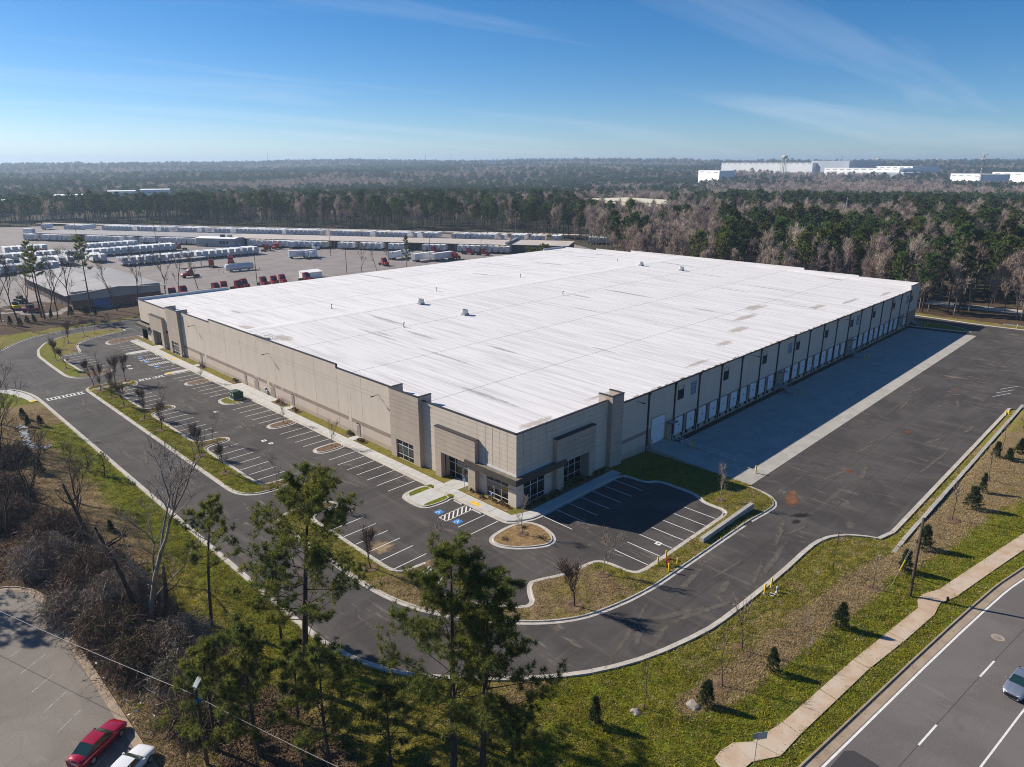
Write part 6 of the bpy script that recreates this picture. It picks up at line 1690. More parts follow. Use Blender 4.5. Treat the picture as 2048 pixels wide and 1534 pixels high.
# individual trees: the 300 of each kind that show largest
vis = (az > 8.8) & (az < 80.2)
order = np.argsort(r); ind_p = [i for i in order if isp[i] and vis[i]][:290]; ind_b = [i for i in order if (not isp[i]) and vis[i]][:290]
def wood_label(i, pine):
    w = 'pine' if pine else 'leafless tree'
    deep = 'at the front edge of' if r[i] < (300 if az[i] < 27 else 345) else 'set back in' if r[i] < (345 if az[i] < 27 else 420) else 'deep in'
    if az[i] < 13: s_ = 'the woods at the right frame edge'
    elif az[i] < 19: s_ = 'the woods beyond the far court kerb'
    elif az[i] < 27: s_ = 'the woods showing over the far roof corner'
    elif az[i] < 34: s_ = 'the woods over the middle of the far parapet'
    elif az[i] < 41: s_ = 'the woods between far roof corner and yard'
    else: s_ = 'the tree line behind the truck yard'
    return '%s %s %s' % (w, deep, s_)
for lst, parts, nm, cat, pine in ((ind_p, PM, 'pine_tree', 'pine tree', True), (ind_b, BMid, 'bare_tree', 'bare tree', False)):
    for i in lst:
        lb = wood_label(i, pine)
        o = thing(nm, lb, cat, (x[i], y[i], z[i]), 'group of '+lb.replace('leafless tree', 'leafless trees', 1) if not pine else 'group of '+lb.replace('pine', 'pines', 1))
        o.rotation_euler = (0, 0, rot[i]); o.scale = (scl[i]*1.0, scl[i]*1.0, scl[i])
        pt = parts[var[i]]
        link('trunk', pt[0], o); link('crown', pt[1], o)
# the rest: one mass per depth band, instanced on points
mass = np.ones(len(x), bool); mass[ind_p] = False; mass[ind_b] = False
def forest(name, sel, label_near):
    k = np.where(sel)[0]
    me = bpy.data.meshes.new(name); me.vertices.add(len(k))
    me.vertices.foreach_set('co', np.stack([x[k], y[k], z[k]], -1).astype(np.float32).ravel())
    kind = np.where(isp[k], 0, 4)+var[k]+np.where(r[k] > 720, 8, 0)
    for nm, tp, vals in (('kind_index', 'INT', kind.astype(np.int32)), ('size', 'FLOAT', scl[k].astype(np.float32)), ('turn', 'FLOAT', rot[k].astype(np.float32))):
        a = me.attributes.new(nm, tp, 'POINT'); a.data.foreach_set('value', vals)
    o = link(name, me); tag(o, kind='stuff'); o['label'] = label_near; o['category'] = 'woods'
    ng = bpy.data.node_groups.new(name+'_nodes', 'GeometryNodeTree')
    ng.interface.new_socket('Geometry', in_out='INPUT', socket_type='NodeSocketGeometry'); ng.interface.new_socket('Geometry', in_out='OUTPUT', socket_type='NodeSocketGeometry')
    N = ng.nodes; gi = N.new('NodeGroupInput'); go = N.new('NodeGroupOutput')
    ci = N.new('GeometryNodeCollectionInfo'); ci.inputs['Collection'].default_value = PROTO; ci.inputs['Separate Children'].default_value = True; ci.inputs['Reset Children'].default_value = True
    m2p = N.new('GeometryNodeMeshToPoints'); iop = N.new('GeometryNodeInstanceOnPoints'); iop.inputs['Pick Instance'].default_value = True
    def na(nm, tp):
        a = N.new('GeometryNodeInputNamedAttribute'); a.data_type = tp; a.inputs['Name'].default_value = nm; return a.outputs['Attribute']
    cx = N.new('ShaderNodeCombineXYZ'); ng.links.new(na('turn', 'FLOAT'), cx.inputs[2])
    ng.links.new(gi.outputs[0], m2p.inputs['Mesh']); ng.links.new(m2p.outputs[0], iop.inputs['Points']); ng.links.new(ci.outputs[0], iop.inputs['Instance'])
    ng.links.new(na('kind_index', 'INT'), iop.inputs['Instance Index']); ng.links.new(cx.outputs[0], iop.inputs['Rotation']); ng.links.new(na('size', 'FLOAT'), iop.inputs['Scale'])
    ng.links.new(iop.outputs[0], go.inputs[0])
    md = o.modifiers.new('scatter', 'NODES'); md.node_group = ng
    return o
forest('near_woods', mass & (r <= 720), 'mixed pine and leafless woods beyond the site and yard')
forest('middle_woods', mass & (r > 720) & (r <= 2000), 'rolling belt of dark pine and brown leafless woods')
forest('far_woods', mass & (r > 2000), 'hazy blue wooded ridges at the horizon')
sheet('gravel_track', [(283, -60), (292, -60), (292, 30), (290, 75), (281, 78), (283, 30)], 'gravel_pale', .10, zf=lambda a, b: -1.0)
def ab(a, b): return (.532*a+.847*b, -.847*a+.532*b)
sheet('gravel_track', [ab(-520, 502), ab(-40, 502), ab(-40, 511), ab(-520, 511)], 'gravel_pale', .10, zf=lambda a, b: -1.25)
# understorey along the woods edge: low bare brush
for k, (px0, py0, px1, py1, n) in enumerate(((263, -20, 264, 110, 26), (262, 120, 300, 225, 20))):
    pass
# the tall thin row between the site and the truck yard
NR = [('pine', 52.4, 265, 24, 'tall pine with two crown tufts at the left of the yard fence row'), ('pine', 65.5, 259.7, 24.5, 'tall flat-topped pine standing before the brick workshop'), ('pine', 51.9, 258.5, 22, 'slim pine left of the flat-topped pine'), ('bare', 45.7, 264.4, 21, 'leafless tree at the far left of the fence row'), ('bare', 54.1, 261.5, 18, 'leafless tree between the two left pines'), ('bare', 55.8, 260.0, 20, 'leafless tree just right of the slim pine'), ('bare', 59.2, 262.1, 22, 'dark leafless tree before the workshop corner'),
      ('bare', 72.0, 255.2, 20, 'leafless tree before the workshop gable'), ('bare', 80.6, 261.2, 20.5, 'leafless tree at the warehouse corner end of the row'), ('bare', 95.2, 275, 17, 'leafless tree behind the far parapet, left of three'), ('bare', 99.8, 275.5, 18.5, 'leafless tree behind the far parapet, middle of three'), ('bare', 106.6, 274, 16.5, 'leafless tree behind the far parapet, right of three'), ('bare', 49.4, 262.5, 17, 'leafless tree beside the left pine'), ('bare', 38.0, 262, 19, 'leafless tree at the left frame edge before the yard'), ('bare', 42.0, 268, 20, 'second leafless tree from the left frame edge'),
      ('bare', 184.0, 279.5, 13, 'leafless tree beside the yard lamp behind the roof'), ('bare', 190.8, 277, 12, 'second leafless tree behind the roof, right of the yard lamp'), ('pine', 208.5, 277, 14.5, 'lone green pine behind the roof before the parked trailers'), ('bare', 200, 279, 9, 'reddish leafless shrub-tree left of the lone pine'), ('bare', 246, 262, 10, 'leafless tree near the far terminal end'), ('bare', 262, 258, 11, 'leafless tree at the dark end wall of the terminal'),
      ('pine', 262.5, 236, 9.0, 'broad green tree rising behind the far roof corner'), ('pine', 257, 240, 7.5, 'smaller green tree behind the far roof corner')]
NB = [bare_parts(20, s, spread=.38, levels=4, r0=.22, first=.36, twigs=4, tw=.028, tl=1.6, up=.6, barkm='bark_dark', twigm='twig_brown', sides=1, shrink=.64) for s in (151, 152, 153)]
for k, (kd, xx, yy, h, lb) in enumerate(NR):
    zz_ = float(grade(np.array(xx), np.array(yy)))
    if kd == 'pine':
        pt = pine_parts(H=h, cb=.56 if h > 15 else .18, Rad=3.3 if h > 15 else (4.2 if yy < 245 else 2.6), seed=160+k, nbr=22 if h > 15 else 30, subs=6, tpb=3, per=11, ln=.62, w=.06, r0=.25 if h > 15 else .15, dead=6 if h > 15 else 0, gap=.25 if h > 15 else 0)
        make_tree('pine_tree', lb, 'pine tree', pt, (xx, yy, zz_))
    else:
        pt = NB[k % 3]; o = make_tree('bare_tree', lb, 'bare tree', pt, (xx, yy, zz_)); s = h/pt[2]; o.scale = (s, s, s); o.rotation_euler = (0, 0, k*1.3)
# trees just outside the left frame edge that shade the old lot
for xx, yy, s in ((-1.0, 104, 171), (-7, 108, 172)):
    make_tree('pine_tree', 'pine just beyond the left frame edge shading the old lot', 'pine tree', pine_parts(H=18, cb=.4, Rad=4.2, seed=s, nbr=34, subs=6, tpb=3, per=12, ln=.5, w=.04, r0=.28), (xx, yy, 0), 'pines shading the old lot')
# ------------------------------------------------------------------ truck yard behind the warehouse
YZ = -.98
sheet('truck_yard', [(-60, 268), (40, 269), (66, 266), (90, 268), (104, 256), (240, 250), (300, 240), (330, 258), (352, 300), (340, 368), (306, 450), (272, 520), (234, 588), (196, 628), (140, 672), (90, 690), (-60, 720)], 'asphalt_yard', .0, zf=lambda a, b: YZ)
UA = Vector((.532, -.847)); UB = Vector((.847, .532)); RA = math.atan2(-.847, .532)    # terminal axis

def text_mesh(txt, size, mat, name='lettering', shear=0.0):
    cu = bpy.data.curves.new(name, 'FONT'); cu.body = txt; cu.size = size; cu.align_x = 'CENTER'; cu.shear = shear; cu.resolution_u = 2
    to = bpy.data.objects.new('tmp', cu); COL.objects.link(to); bpy.context.view_layer.update()
    me = bpy.data.meshes.new_from_object(to.evaluated_get(bpy.context.evaluated_depsgraph_get()))
    bpy.data.objects.remove(to); me.name = name; me.materials.clear(); me.materials.append(MATS[mat]); return me
LET = text_mesh('SAIA', 2.0, 'letter_red', shear=.25)

nmat('trailer_door', (.52, .535, .56), (.44, .455, .48), .3, rough=.5)
nmat('trailer_cream', (.66, .60, .42), rough=.5)
def trailer_proto(L, mat, letters=True):
    """box trailer, doors at y=0 facing -y, nose towards +y"""
    o = thing('box_trailer', 'x', 'trailer')
    mb = MB(); mb.cbox(-1.28, 1.28, 0, L, 1.05, 4.05, .05); link('box', mb.data('box', mat), o)
    mb = MB()
    mb.box(-1.19, 1.19, -.02, .03, 1.1, 3.95); mb.box(-1.30, -1.20, -.03, .06, 1.0, 4.07); mb.box(1.20, 1.30, -.03, .06, 1.0, 4.07); mb.box(-1.3, 1.3, -.028, .06, 3.95, 4.075); mb.box(-1.3, 1.3, -.028, .06, .98, 1.12); mb.box(-.03, .03, -.045, 0, 1.1, 3.95)
    for s in (-.75, -.35, .35, .75): mb.box(s-.02, s+.02, -.05, 0, 1.1, 3.95)
    link('rear_doors', mb.data('rear_doors', 'trailer_door'), o)
    mb = MB(); mb.box(-.55, .55, .4, L-.6, .82, 1.05); mb.box(-.9, .9, .1, .2, .45, 1.0); mb.box(-.7, -.6, L-2.4, L-2.3, 0, 1.0); mb.box(.6, .7, L-2.4, L-2.3, 0, 1.0); link('underframe', mb.data('underframe', 'steel_dark'), o)
    for k, yy in enumerate((1.3,) if L < 10 else (1.6, 2.9)):
        for s in (-1, 1):
            mb = MB(); mb.tube((s*.75, yy, .5), (s*1.25, yy, .5), .5, n=10); link('wheel', mb.data('wheel', 'rubber'), o)
    if letters:
        for s in (-1, 1):
            t = link('lettering', LET, o, (s*1.292, L*.62, 1.75)); t.rotation_euler = (R(90), 0, R(90)*s)
    proto_done(o); return o
T28 = trailer_proto(8.6, 'trailer_white'); T28b = trailer_proto(8.6, 'trailer_silver'); T28p = trailer_proto(8.6, 'trailer_white', False); T28c = trailer_proto(8.6, 'trailer_cream', False); T53 = trailer_proto(14.6, 'trailer_white'); T53p = trailer_proto(14.6, 'trailer_white', False)
rd = random.Random(19)
def put(pr, X, Y, rz, lb, grp): return place(pr, (X, Y, YZ), rz, lb, grp)
def row_ab(a0, a1, b, pitch, protos, lb, grp, gaps=(), prob=1.0, face=1):
    a = a0
    while a < a1:
        if not any(g0 <= a <= g1 for g0, g1 in gaps) and rd.random() < prob:
            X, Y = ab(a, b+rd.uniform(-.5, .5))
            put(rd.choice(protos), X, Y, RA, lb, grp)      # nose towards +b
        a += pitch+rd.uniform(-.08, .12)
row_ab(-408, -280, 384.0, 3.35, [T28, T28, T28b, T28p, T28, T28c], 'white box trailer docked on the near side of the terminal, left of the office', 'trailers docked left of the office', gaps=((-372, -362), (-330, -324)), prob=.93)
row_ab(-246, -84, 383.5, 3.45, [T28, T28, T28, T28p, T28b, T28c], 'white box trailer docked on the near side of the terminal, right of the office', 'trailers docked right of the office', gaps=((-196, -190), (-162, -158), (-146, -138), (-122, -118)), prob=.9)
row_ab(-440, -262, 450.0, 3.3, [T53, T28p, T53p, T28], 'white trailer in the row along the woods behind the terminal, left half', 'trailers behind the terminal, left half', gaps=((-426, -410), (-352, -345), (-322, -316), (-300, -297)), prob=.9)
row_ab(-258, -66, 450.0, 3.3, [T53p, T28p, T53p, T28, T28c, T28b], 'white trailer in the row along the woods behind the terminal, right half', 'trailers behind the terminal, right half', gaps=((-232, -228), (-196, -192), (-170, -166), (-150, -141), (-104, -100), (-92, -86)), prob=.9)
for k in range(5):
    X, Y = ab(-48+3.4*k, 446); put(T28p, X, Y, RA, 'white trailer in the short row of five at the yard corner by the woods', 'five trailers at the yard corner')
def row_x(x0, x1, y, pitch, protos, lb, grp, prob=.95, slope=0.0):
    xx = x0
    while xx < x1:
        if rd.random() < prob: put(rd.choice(protos), xx, y+slope*(xx-x0)+rd.uniform(-.5, .5), rd.uniform(-.02, .02), lb, grp)
        xx += pitch+rd.uniform(-.05, .15)
row_x(113, 183, 374.5, 3.5, [T28p, T28, T28b], 'white trailer in the yard row nearest the fuel tank, doors to the viewer', 'yard trailers, front row', .93)
row_x(101, 156, 424, 3.3, [T28p, T28p, T28b], 'white trailer in the middle yard row, doors to the viewer', 'yard trailers, middle row', .97)
row_x(118, 146, 455, 3.3, [T28p, T28b], 'white trailer in the back yard row, doors to the viewer', 'yard trailers, back row', 1.0)
row_x(60, 100, 432, 3.3, [T28p, T28], 'white trailer in the left yard rows, third row back', 'yard trailers at the left, third row', .9)
row_x(52, 96, 405, 3.3, [T28p, T28], 'white trailer in the left yard rows, second row back', 'yard trailers at the left, second row', .9)
row_x(48, 92, 382, 3.3, [T28p, T28b], 'white trailer in the left yard rows, front row beside the workshop', 'yard trailers at the left, front row', .9)
row_x(66, 104, 468, 3.4, [T28p, T28], 'white trailer in the left yard rows, farthest row', 'yard trailers at the left, farthest row', .85)
row_x(92, 112, 398, 3.6, [T53, T53p], 'long white trailer parked between the left and middle yard rows', 'long trailers between rows', .9)
put(T53, 206, 385.5, R(-62), 'long lettered trailer coupled to a red tractor in the open yard', 'open yard trailers')
put(T28, 183.5, 345.5, R(-105), 'short lettered trailer standing alone in the open yard', 'open yard trailers'); put(T28p, 190.0, 341.5, R(-75), 'short plain trailer beside the lone lettered one', 'open yard trailers')
put(T53p, 221.5, 288.5, R(-84), 'long white trailer just behind the roof edge, left one', 'trailers behind the roof edge'); put(T53p, 229.5, 283.0, R(-84), 'long grey-sided trailer just behind the roof edge, right one', 'trailers behind the roof edge')
put(T53p, 217.5, 303, R(-76), 'long white tanker-like trailer behind the lone pine', 'trailers behind the roof edge')
put(T28p, 122.5, 592, R(25), 'single white trailer at the far left corner of the yard', 'far corner trailers'); put(T28p, 137, 632, RA, 'white trailer at the far left by the woods', 'far corner trailers')
for o in (T28, T28b, T28p, T28c, T53, T53p): drop(o)

def tractor_proto(mat):
    o = thing('truck_tractor', 'x', 'truck')
    mb = MB(); prof = [(-1.0, 1.0), (1.25, 1.0), (1.25, 2.2), (.95, 3.05), (-.1, 3.75), (-1.0, 3.75)]       # side profile of cab and sleeper (y, z)
    n = len(prof); v = [(-1.18, a, b) for a, b in prof]+[(1.18, a, b) for a, b in prof]
    mb.mesh(v, [tuple(reversed(range(n))), tuple(range(n, 2*n))]+[(i, (i+1) % n, n+(i+1) % n, n+i) for i in range(n)]); link('cab', mb.data('cab', mat), o)
    mb = MB(); hp = [(1.25, .75), (3.3, .75), (3.35, 1.55), (3.0, 1.85), (1.25, 2.15)]; n = len(hp); v = [(-.95, a, b) for a, b in hp]+[(.95, a, b) for a, b in hp]
    mb.mesh(v, [tuple(reversed(range(n))), tuple(range(n, 2*n))]+[(i, (i+1) % n, n+(i+1) % n, n+i) for i in range(n)]); link('hood', mb.data('hood', mat), o)
    mb = MB(); mb.face([(-1.0, 1.27, 2.25), (1.0, 1.27, 2.25), (1.0, 1.0, 2.98), (-1.0, 1.0, 2.98)]); mb.face([(-1.19, 1.0, 2.2), (-1.19, .2, 2.2), (-1.19, .2, 2.85), (-1.19, .85, 2.85)][::-1]); mb.face([(1.19, 1.0, 2.2), (1.19, .2, 2.2), (1.19, .2, 2.85), (1.19, .85, 2.85)]); link('window', mb.data('window', 'car_glass'), o)
    mb = MB(); mb.box(-.45, .45, -4.2, 3.2, .62, .95); mb.box(-.8, .8, -3.6, -2.2, .95, 1.12); mb.box(-1.05, 1.05, 3.32, 3.45, .45, .8); mb.tube((-.9, -1.15, 1), (-.9, -1.15, 3.9), .09); link('chassis', mb.data('chassis', 'steel_dark'), o)
    for yy in (2.4, -2.3, -3.5):
        for s in (-1, 1):
            mb = MB(); mb.tube((s*.72, yy, .5), (s*1.2, yy, .5), .5, n=10); link('wheel', mb.data('wheel', 'rubber'), o)
    proto_done(o); return o
TR, TW, TB = tractor_proto('truck_red'), tractor_proto('truck_white'), tractor_proto('truck_blue')
xs_r = [96, 100.5, 112.5, 116.3, 121, 124.8, 133, 136.9, 141.4, 151.0]
for k, xx in enumerate(xs_r): put(TR, xx+rd.uniform(-.4, .4), 273+rd.uniform(-1.5, 1.5), R(180+rd.uniform(-16, 16)), 'red truck tractor in the row parked along the fence behind the roof edge', 'red tractors along the fence')
for X, Y, rz, pr, lb in ((141.3, 343, -20, TR, 'red tractor parked beside the front trailer row'), (153.6, 349, 150, TR, 'red tractor just behind the fuel tank'), (120.8, 318, 90, TR, 'red tractor at the fuel island'), (191.8, 386.5, -60, TR, 'red tractor before the docked trailers, without trailer'), (200.6, 391, 118, TR, 'red tractor coupled to the long lettered trailer'),
                         (253.2, 311, 200, TR, 'red tractor among the docked trailers, left of three'), (262.4, 291.5, 200, TR, 'red tractor among the docked trailers, middle of three'), (265.6, 283, 205, TR, 'red tractor among the docked trailers, right of three'), (243.0, 281.0, -84, TR, 'red tractor coupled at the right behind the roof edge'), (203.3, 288.3, 170, TR, 'red tractor beside the lone pine'),
                         (236.2, 286.5, -84, TR, 'red tractor coupled to the left trailer behind the roof edge'), (181.4, 396.5, -60, TB, 'blue tractor beside the terminal office'), (214.5, 372.5, 195, TW, 'white tractor among the docked trailers'), (152, 440, 60, TW, 'pale tractor between the middle and back trailer rows'), (192.0, 337.0, -75, TW, 'white tractor at the short plain trailer'), (158.5, 427, 70, TR, 'red tractor at the end of the middle trailer row'), (96, 452, 40, TR, 'red tractor among the left trailer rows'), (88, 418, 30, TR, 'red tractor half hidden between the left trailer rows')):
    put(pr, X, Y, R(rz), lb, 'truck tractors in the yard')
for o in (TR, TW, TB): drop(o)

# ---- terminal building
tb = thing('freight_terminal', 'long low freight terminal with a pale ribbed metal roof', 'building', (*ab(-240, 402), YZ)); tb.rotation_euler = (0, 0, RA)
L0, L1, W0, W1 = -166, 152, -13.2, 14.0      # local x along the terminal, local y across
mb = MB(); mb.box(L0+2, L1, W0+3.2, W1-3.2, 0, 4.2); link('wall', mb.data('wall', 'metal_wall_dark'), tb)
k = 0
for s, (ya, yb_) in enumerate(((W0, 0.35), (0.35, W1))):
    n = 53
    for i in range(n):
        xa, xb = L0+(L1-L0)*i/n, L0+(L1-L0)*(i+1)/n-.12
        za, zb_ = (4.4, 4.9) if s == 0 else (4.9, 4.4)
        mb = MB(); mb.mesh([(xa, ya, za), (xb, ya, za), (xb, yb_, zb_), (xa, yb_, zb_), (xa, ya, za-.12), (xb, ya, za-.12), (xb, yb_, zb_-.12), (xa, yb_, zb_-.12)], [(0, 1, 2, 3), (4, 5, 1, 0), (7, 6, 5, 4), (5, 6, 2, 1), (0, 3, 7, 4)])
        link('roof_sheet', mb.data('roof_sheet', 'metal_roof_tan' if i > 22 else 'metal_roof_grey'), tb)
mb = MB(); mb.box(L0, L1, W0-.1, W0-.012, 3.85, 4.45); link('fascia', mb.data('fascia', 'metal_wall_dark'), tb)
mb = MB()
for i in range(86):
    xx = L0+6+i*3.6; mb.box(xx-.15, xx+.15, W0+3.0, W0+3.19, 0, 4.3)
link('dock_post', mb.data('dock_post', 'metal_wall_grey'), tb); bpy.data.objects[-1] if False else None
for o in list(tb.children):
    if o.name.startswith('dock_post'): o['kind'] = 'stuff'
mb = MB(); mb.mesh([(L1-1.4, W0, 4.75), (L1+.4, W0, 4.75), (L1+.4, W1, 4.75), (L1-1.4, W1, 4.75), (L1-1.4, W0, 5.9), (L1+.4, W0, 5.9), (L1+.4, W1, 5.9), (L1-1.4, W1, 5.9)], [(4, 5, 6, 7), (0, 1, 5, 4), (1, 2, 6, 5), (2, 3, 7, 6), (3, 0, 4, 7)]); link('fire_wall', mb.data('fire_wall', 'metal_wall_grey'), tb)
mb = MB(); mb.box(L1+.5, L1+34, W0+1, W1-1, 0, 4.4); link('annex_wall', mb.data('annex_wall', 'metal_wall_dark'), tb)
mb = MB(); mb.box(L1+.5, L1+34.3, W0+.4, W1-.5, 4.4, 4.7); link('annex_roof', mb.data('annex_roof', 'metal_roof_tan'), tb)
of = thing('yard_office', 'small grey office block with a white roof joined to the terminal', 'building', (*ab(-266, 385.5), YZ)); of.rotation_euler = (0, 0, RA)
mb = MB(); mb.box(-13, 13, -6, 4.2, 0, 5.0); link('wall', mb.data('wall', 'metal_wall_grey'), of)
mb = MB(); mb.mesh([(-13.4, -6.4, 5.0), (13.4, -6.4, 5.0), (13.4, 4.6, 5.0), (-13.4, 4.6, 5.0), (-13.4, -1, 5.7), (13.4, -1, 5.7)], [(0, 1, 5, 4), (2, 3, 4, 5), (0, 4, 3), (1, 2, 5)]); link('roof', mb.data('roof', 'far_white'), of)
for k in range(3):
    mb = MB(); mb.box(3+k*2.1, 4.4+k*2.1, -6.06, -6.0, 1.9, 3.4); link('window', mb.data('window', 'glass_dark'), of)
mb = MB(); mb.box(-6.5, -5.4, -6.06, -6.0, 0, 2.2); link('door', mb.data('door', 'metal_wall_dark'), of)
for k in range(2):
    mb = MB(); mb.cbox(1+k*5, 3.2+k*5, -2.2, -.2, 5.55, 6.9, .05); link('roof_unit', mb.data('roof_unit', 'metal_wall_dark' if k == 0 else 'metal_wall_grey'), of)
# ---- workshop near the fence
ws = thing('workshop', 'low brick workshop with a wide grey metal roof by the yard fence', 'building', (62, 272, YZ))
nmat('brick_red', (.20, .115, .085), (.155, .09, .068), .6, rough=.9)
mb = MB(); mb.box(1.5, 30.5, .8, 66, 0, 4.2); link('wall', mb.data('wall', 'brick_red'), ws)
mb = MB(); mb.box(1.45, 30.55, .72, .78, 3.0, 6.1); link('gable', mb.data('gable', 'metal_wall_grey'), ws)
for s, (xa, xb) in enumerate(((-.5, 16), (16, 32.5))):
    for i in range(16):
        ya, yb_ = -.6+67.5*i/16, -.6+67.5*(i+1)/16-.1; za, zb_ = (5.2, 6.6) if s == 0 else (6.6, 5.2)
        mb = MB(); mb.mesh([(xa, ya, za), (xb, ya, zb_), (xb, yb_, zb_), (xa, yb_, za), (xa, ya, za-.15), (xb, ya, zb_-.15), (xb, yb_, zb_-.15), (xa, yb_, za-.15)], [(0, 1, 2, 3), (0, 4, 5, 1), (3, 7, 4, 0), (1, 5, 6, 2)])
        link('roof_sheet', mb.data('roof_sheet', 'metal_roof_grey'), ws)
for i in range(8):
    mb = MB(); mb.box(1.42, 1.49, 6+7.2*i, 10.4+7.2*i, 0, 4.4); link('bay_door', mb.data('bay_door', 'metal_wall_dark'), ws)
mb = MB(); mb.box(8, 13, .66, .72, 0, 2.6); link('bay_door', mb.data('bay_door', 'truck_blue'), ws)
# fuel tank, yard lights, fence
ft = thing('fuel_tank', 'white horizontal fuel tank with yellow guard posts in the open yard', 'tank', (145.5, 322, YZ), rz=R(-6))
mb = MB(); n = 14
v = []; 
for xx, rr_ in ((-6.6, .3), (-6.3, 1.35), (-6.2, 1.5), (6.2, 1.5), (6.3, 1.35), (6.6, .3)):
    for k in range(n): a = 2*math.pi*k/n; v.append((xx, rr_*math.cos(a), 1.9+rr_*math.sin(a)))
f_ = [(i*n+k, i*n+(k+1) % n, (i+1)*n+(k+1) % n, (i+1)*n+k) for i in range(5) for k in range(n)]+[tuple(reversed(range(n))), tuple(range(5*n, 6*n))]
mb.mesh(v, f_); link('vessel', mb.data('vessel', 'tank_white', True), ft)
for xx in (-4, 0, 4):
    mb = MB(); mb.box(xx-.4, xx+.4, -1.2, 1.2, 0, .8); link('saddle', mb.data('saddle', 'concrete'), ft)
mb = MB(); mb.box(-5, 5, -.25, .25, 3.38, 3.5); link('catwalk', mb.data('catwalk', 'steel_galv'), ft)
for k in range(8):
    mb = MB(); xx, yy = ((-8.5+k*5.6, -3.2) if k < 4 else (-8.5+(k-4)*5.6, 3.2)); mb.tube((xx, yy, 0), (xx, yy, 1.2), .12, n=6); link('guard_post', mb.data('guard_post', 'yellow_paint'), ft)
cn = thing('fuel_canopy', 'pale fuel island roof left of the fuel tank', 'canopy', (134, 352, YZ)); 
mb = MB(); mb.box(-8, 8, -2.2, 2.2, 3.9, 4.3); link('roof', mb.data('roof', 'metal_roof_grey'), cn)
for s in (-6, 6):
    mb = MB(); mb.box(s-.2, s+.2, -.2, .2, 0, 3.9); link('post', mb.data('post', 'metal_wall_grey'), cn)
def yard_light(X, Y, h, label, heads=3):
    o = thing('yard_light', label, 'light pole', (X, Y, YZ), 'yard light poles')
    mb = MB(); mb.tube((0, 0, 0), (0, 0, h), .16, .09, 6); link('pole', mb.data('pole', 'pole_wood'), o)
    for k in range(heads):
        a = R(135+(k-1)*60 if heads > 1 else 135); mb = MB(); e = (math.cos(a)*1.3, math.sin(a)*1.3)
        mb.tube((0, 0, h-.3), (*e, h), .04, n=4); mb.cbox(e[0]-.35, e[0]+.35, e[1]-.25, e[1]+.25, h-.1, h+.12, .03); link('lamp', mb.data('lamp', 'steel_dark'), o)
yard_light(176.2, 279.3, 11.5, 'three-headed yard light behind the roof edge', 3); yard_light(131.9, 277, 12.0, 'plain dark pole beside the red tractor row', 0); yard_light(204.6, 339, 15, 'tall yard light in the open asphalt', 2); yard_light(228, 283, 13, 'yard light right of the lone pine', 1); yard_light(118, 470, 16, 'far light mast near the back trailer row', 2); yard_light(272, 292, 12, 'yard light by the right docked trailers', 1); yard_light(156, 455, 14, 'light mast in front of the terminal left of the office', 1)
shd = thing('yard_shed', 'small pale shed half hidden behind the roof edge', 'shed', (158, 279.5, YZ)); mb = MB(); mb.box(-4.5, 4.5, -2, 2, 0, 2.6); link('wall', mb.data('wall', 'far_white'), shd); mb = MB(); mb.mesh([(-4.8, -2.3, 2.6), (4.8, -2.3, 2.6), (4.8, 2.3, 3.2), (-4.8, 2.3, 3.2)], [(0, 1, 2, 3)]); link('roof', mb.data('roof', 'far_white'), shd)
fn = thing('chainlink_fence', 'thin chain-link fence along the yard edge behind the leafy bank', 'fence', (20, 269, -.9))
FP = [(20, 269.5), (44, 268.6), (64, 265.5), (84, 266.5), (100, 271.2), (140, 269.5), (200, 266)]
mb = MB(); 
for (xa, ya), (xb, yb_) in zip(FP[:-1], FP[1:]):
    for zz_ in (.15, 1.0, 1.95): mb.tube((xa, ya, -.9+zz_), (xb, yb_, -.9+zz_), .022, n=4)
mb.build('rail', 'steel_galv', fn)
pm = None
for (xa, ya), (xb, yb_) in zip(FP[:-1], FP[1:]):
    L = math.hypot(xb-xa, yb_-ya); n = int(L/3)
    if pm is None:
        mb = MB(); mb.tube((0, 0, 0), (0, 0, 2.1), .035, n=5); pm = mb.data('post', 'steel_galv')
    for k in range(n): link('post', pm, fn, (xa+(xb-xa)*k/n-20, ya+(yb_-ya)*k/n-269, 0))
# machinery beside the workshop
for k, (X, Y, m, lb) in enumerate(((50, 288, 'yellow_paint', 'yellow machine beside the workshop bays'), (54, 300, 'steel_dark', 'dark machine parked at the workshop bays'), (52.5, 278, 'truck_red', 'red machine at the workshop corner'), (46, 310, 'steel_galv', 'grey machine left of the workshop'))):
    o = thing('yard_machine', lb, 'machine', (X, Y, YZ), 'machines beside the workshop', R(20*k))
    mb = MB(); mb.cbox(-1.1, 1.1, -2.4, 2.4, .6, 1.7, .08); link('body', mb.data('body', m), o)
    mb = MB(); mb.cbox(-.8, .8, -.6, 1.2, 1.7, 2.7, .08); link('cab', mb.data('cab', 'steel_dark'), o)
    for yy in (-1.6, 1.6):
        for s in (-1, 1):
            mb = MB(); mb.tube((s*.7, yy, .55), (s*1.25, yy, .55), .55, n=10); link('wheel', mb.data('wheel', 'rubber'), o)
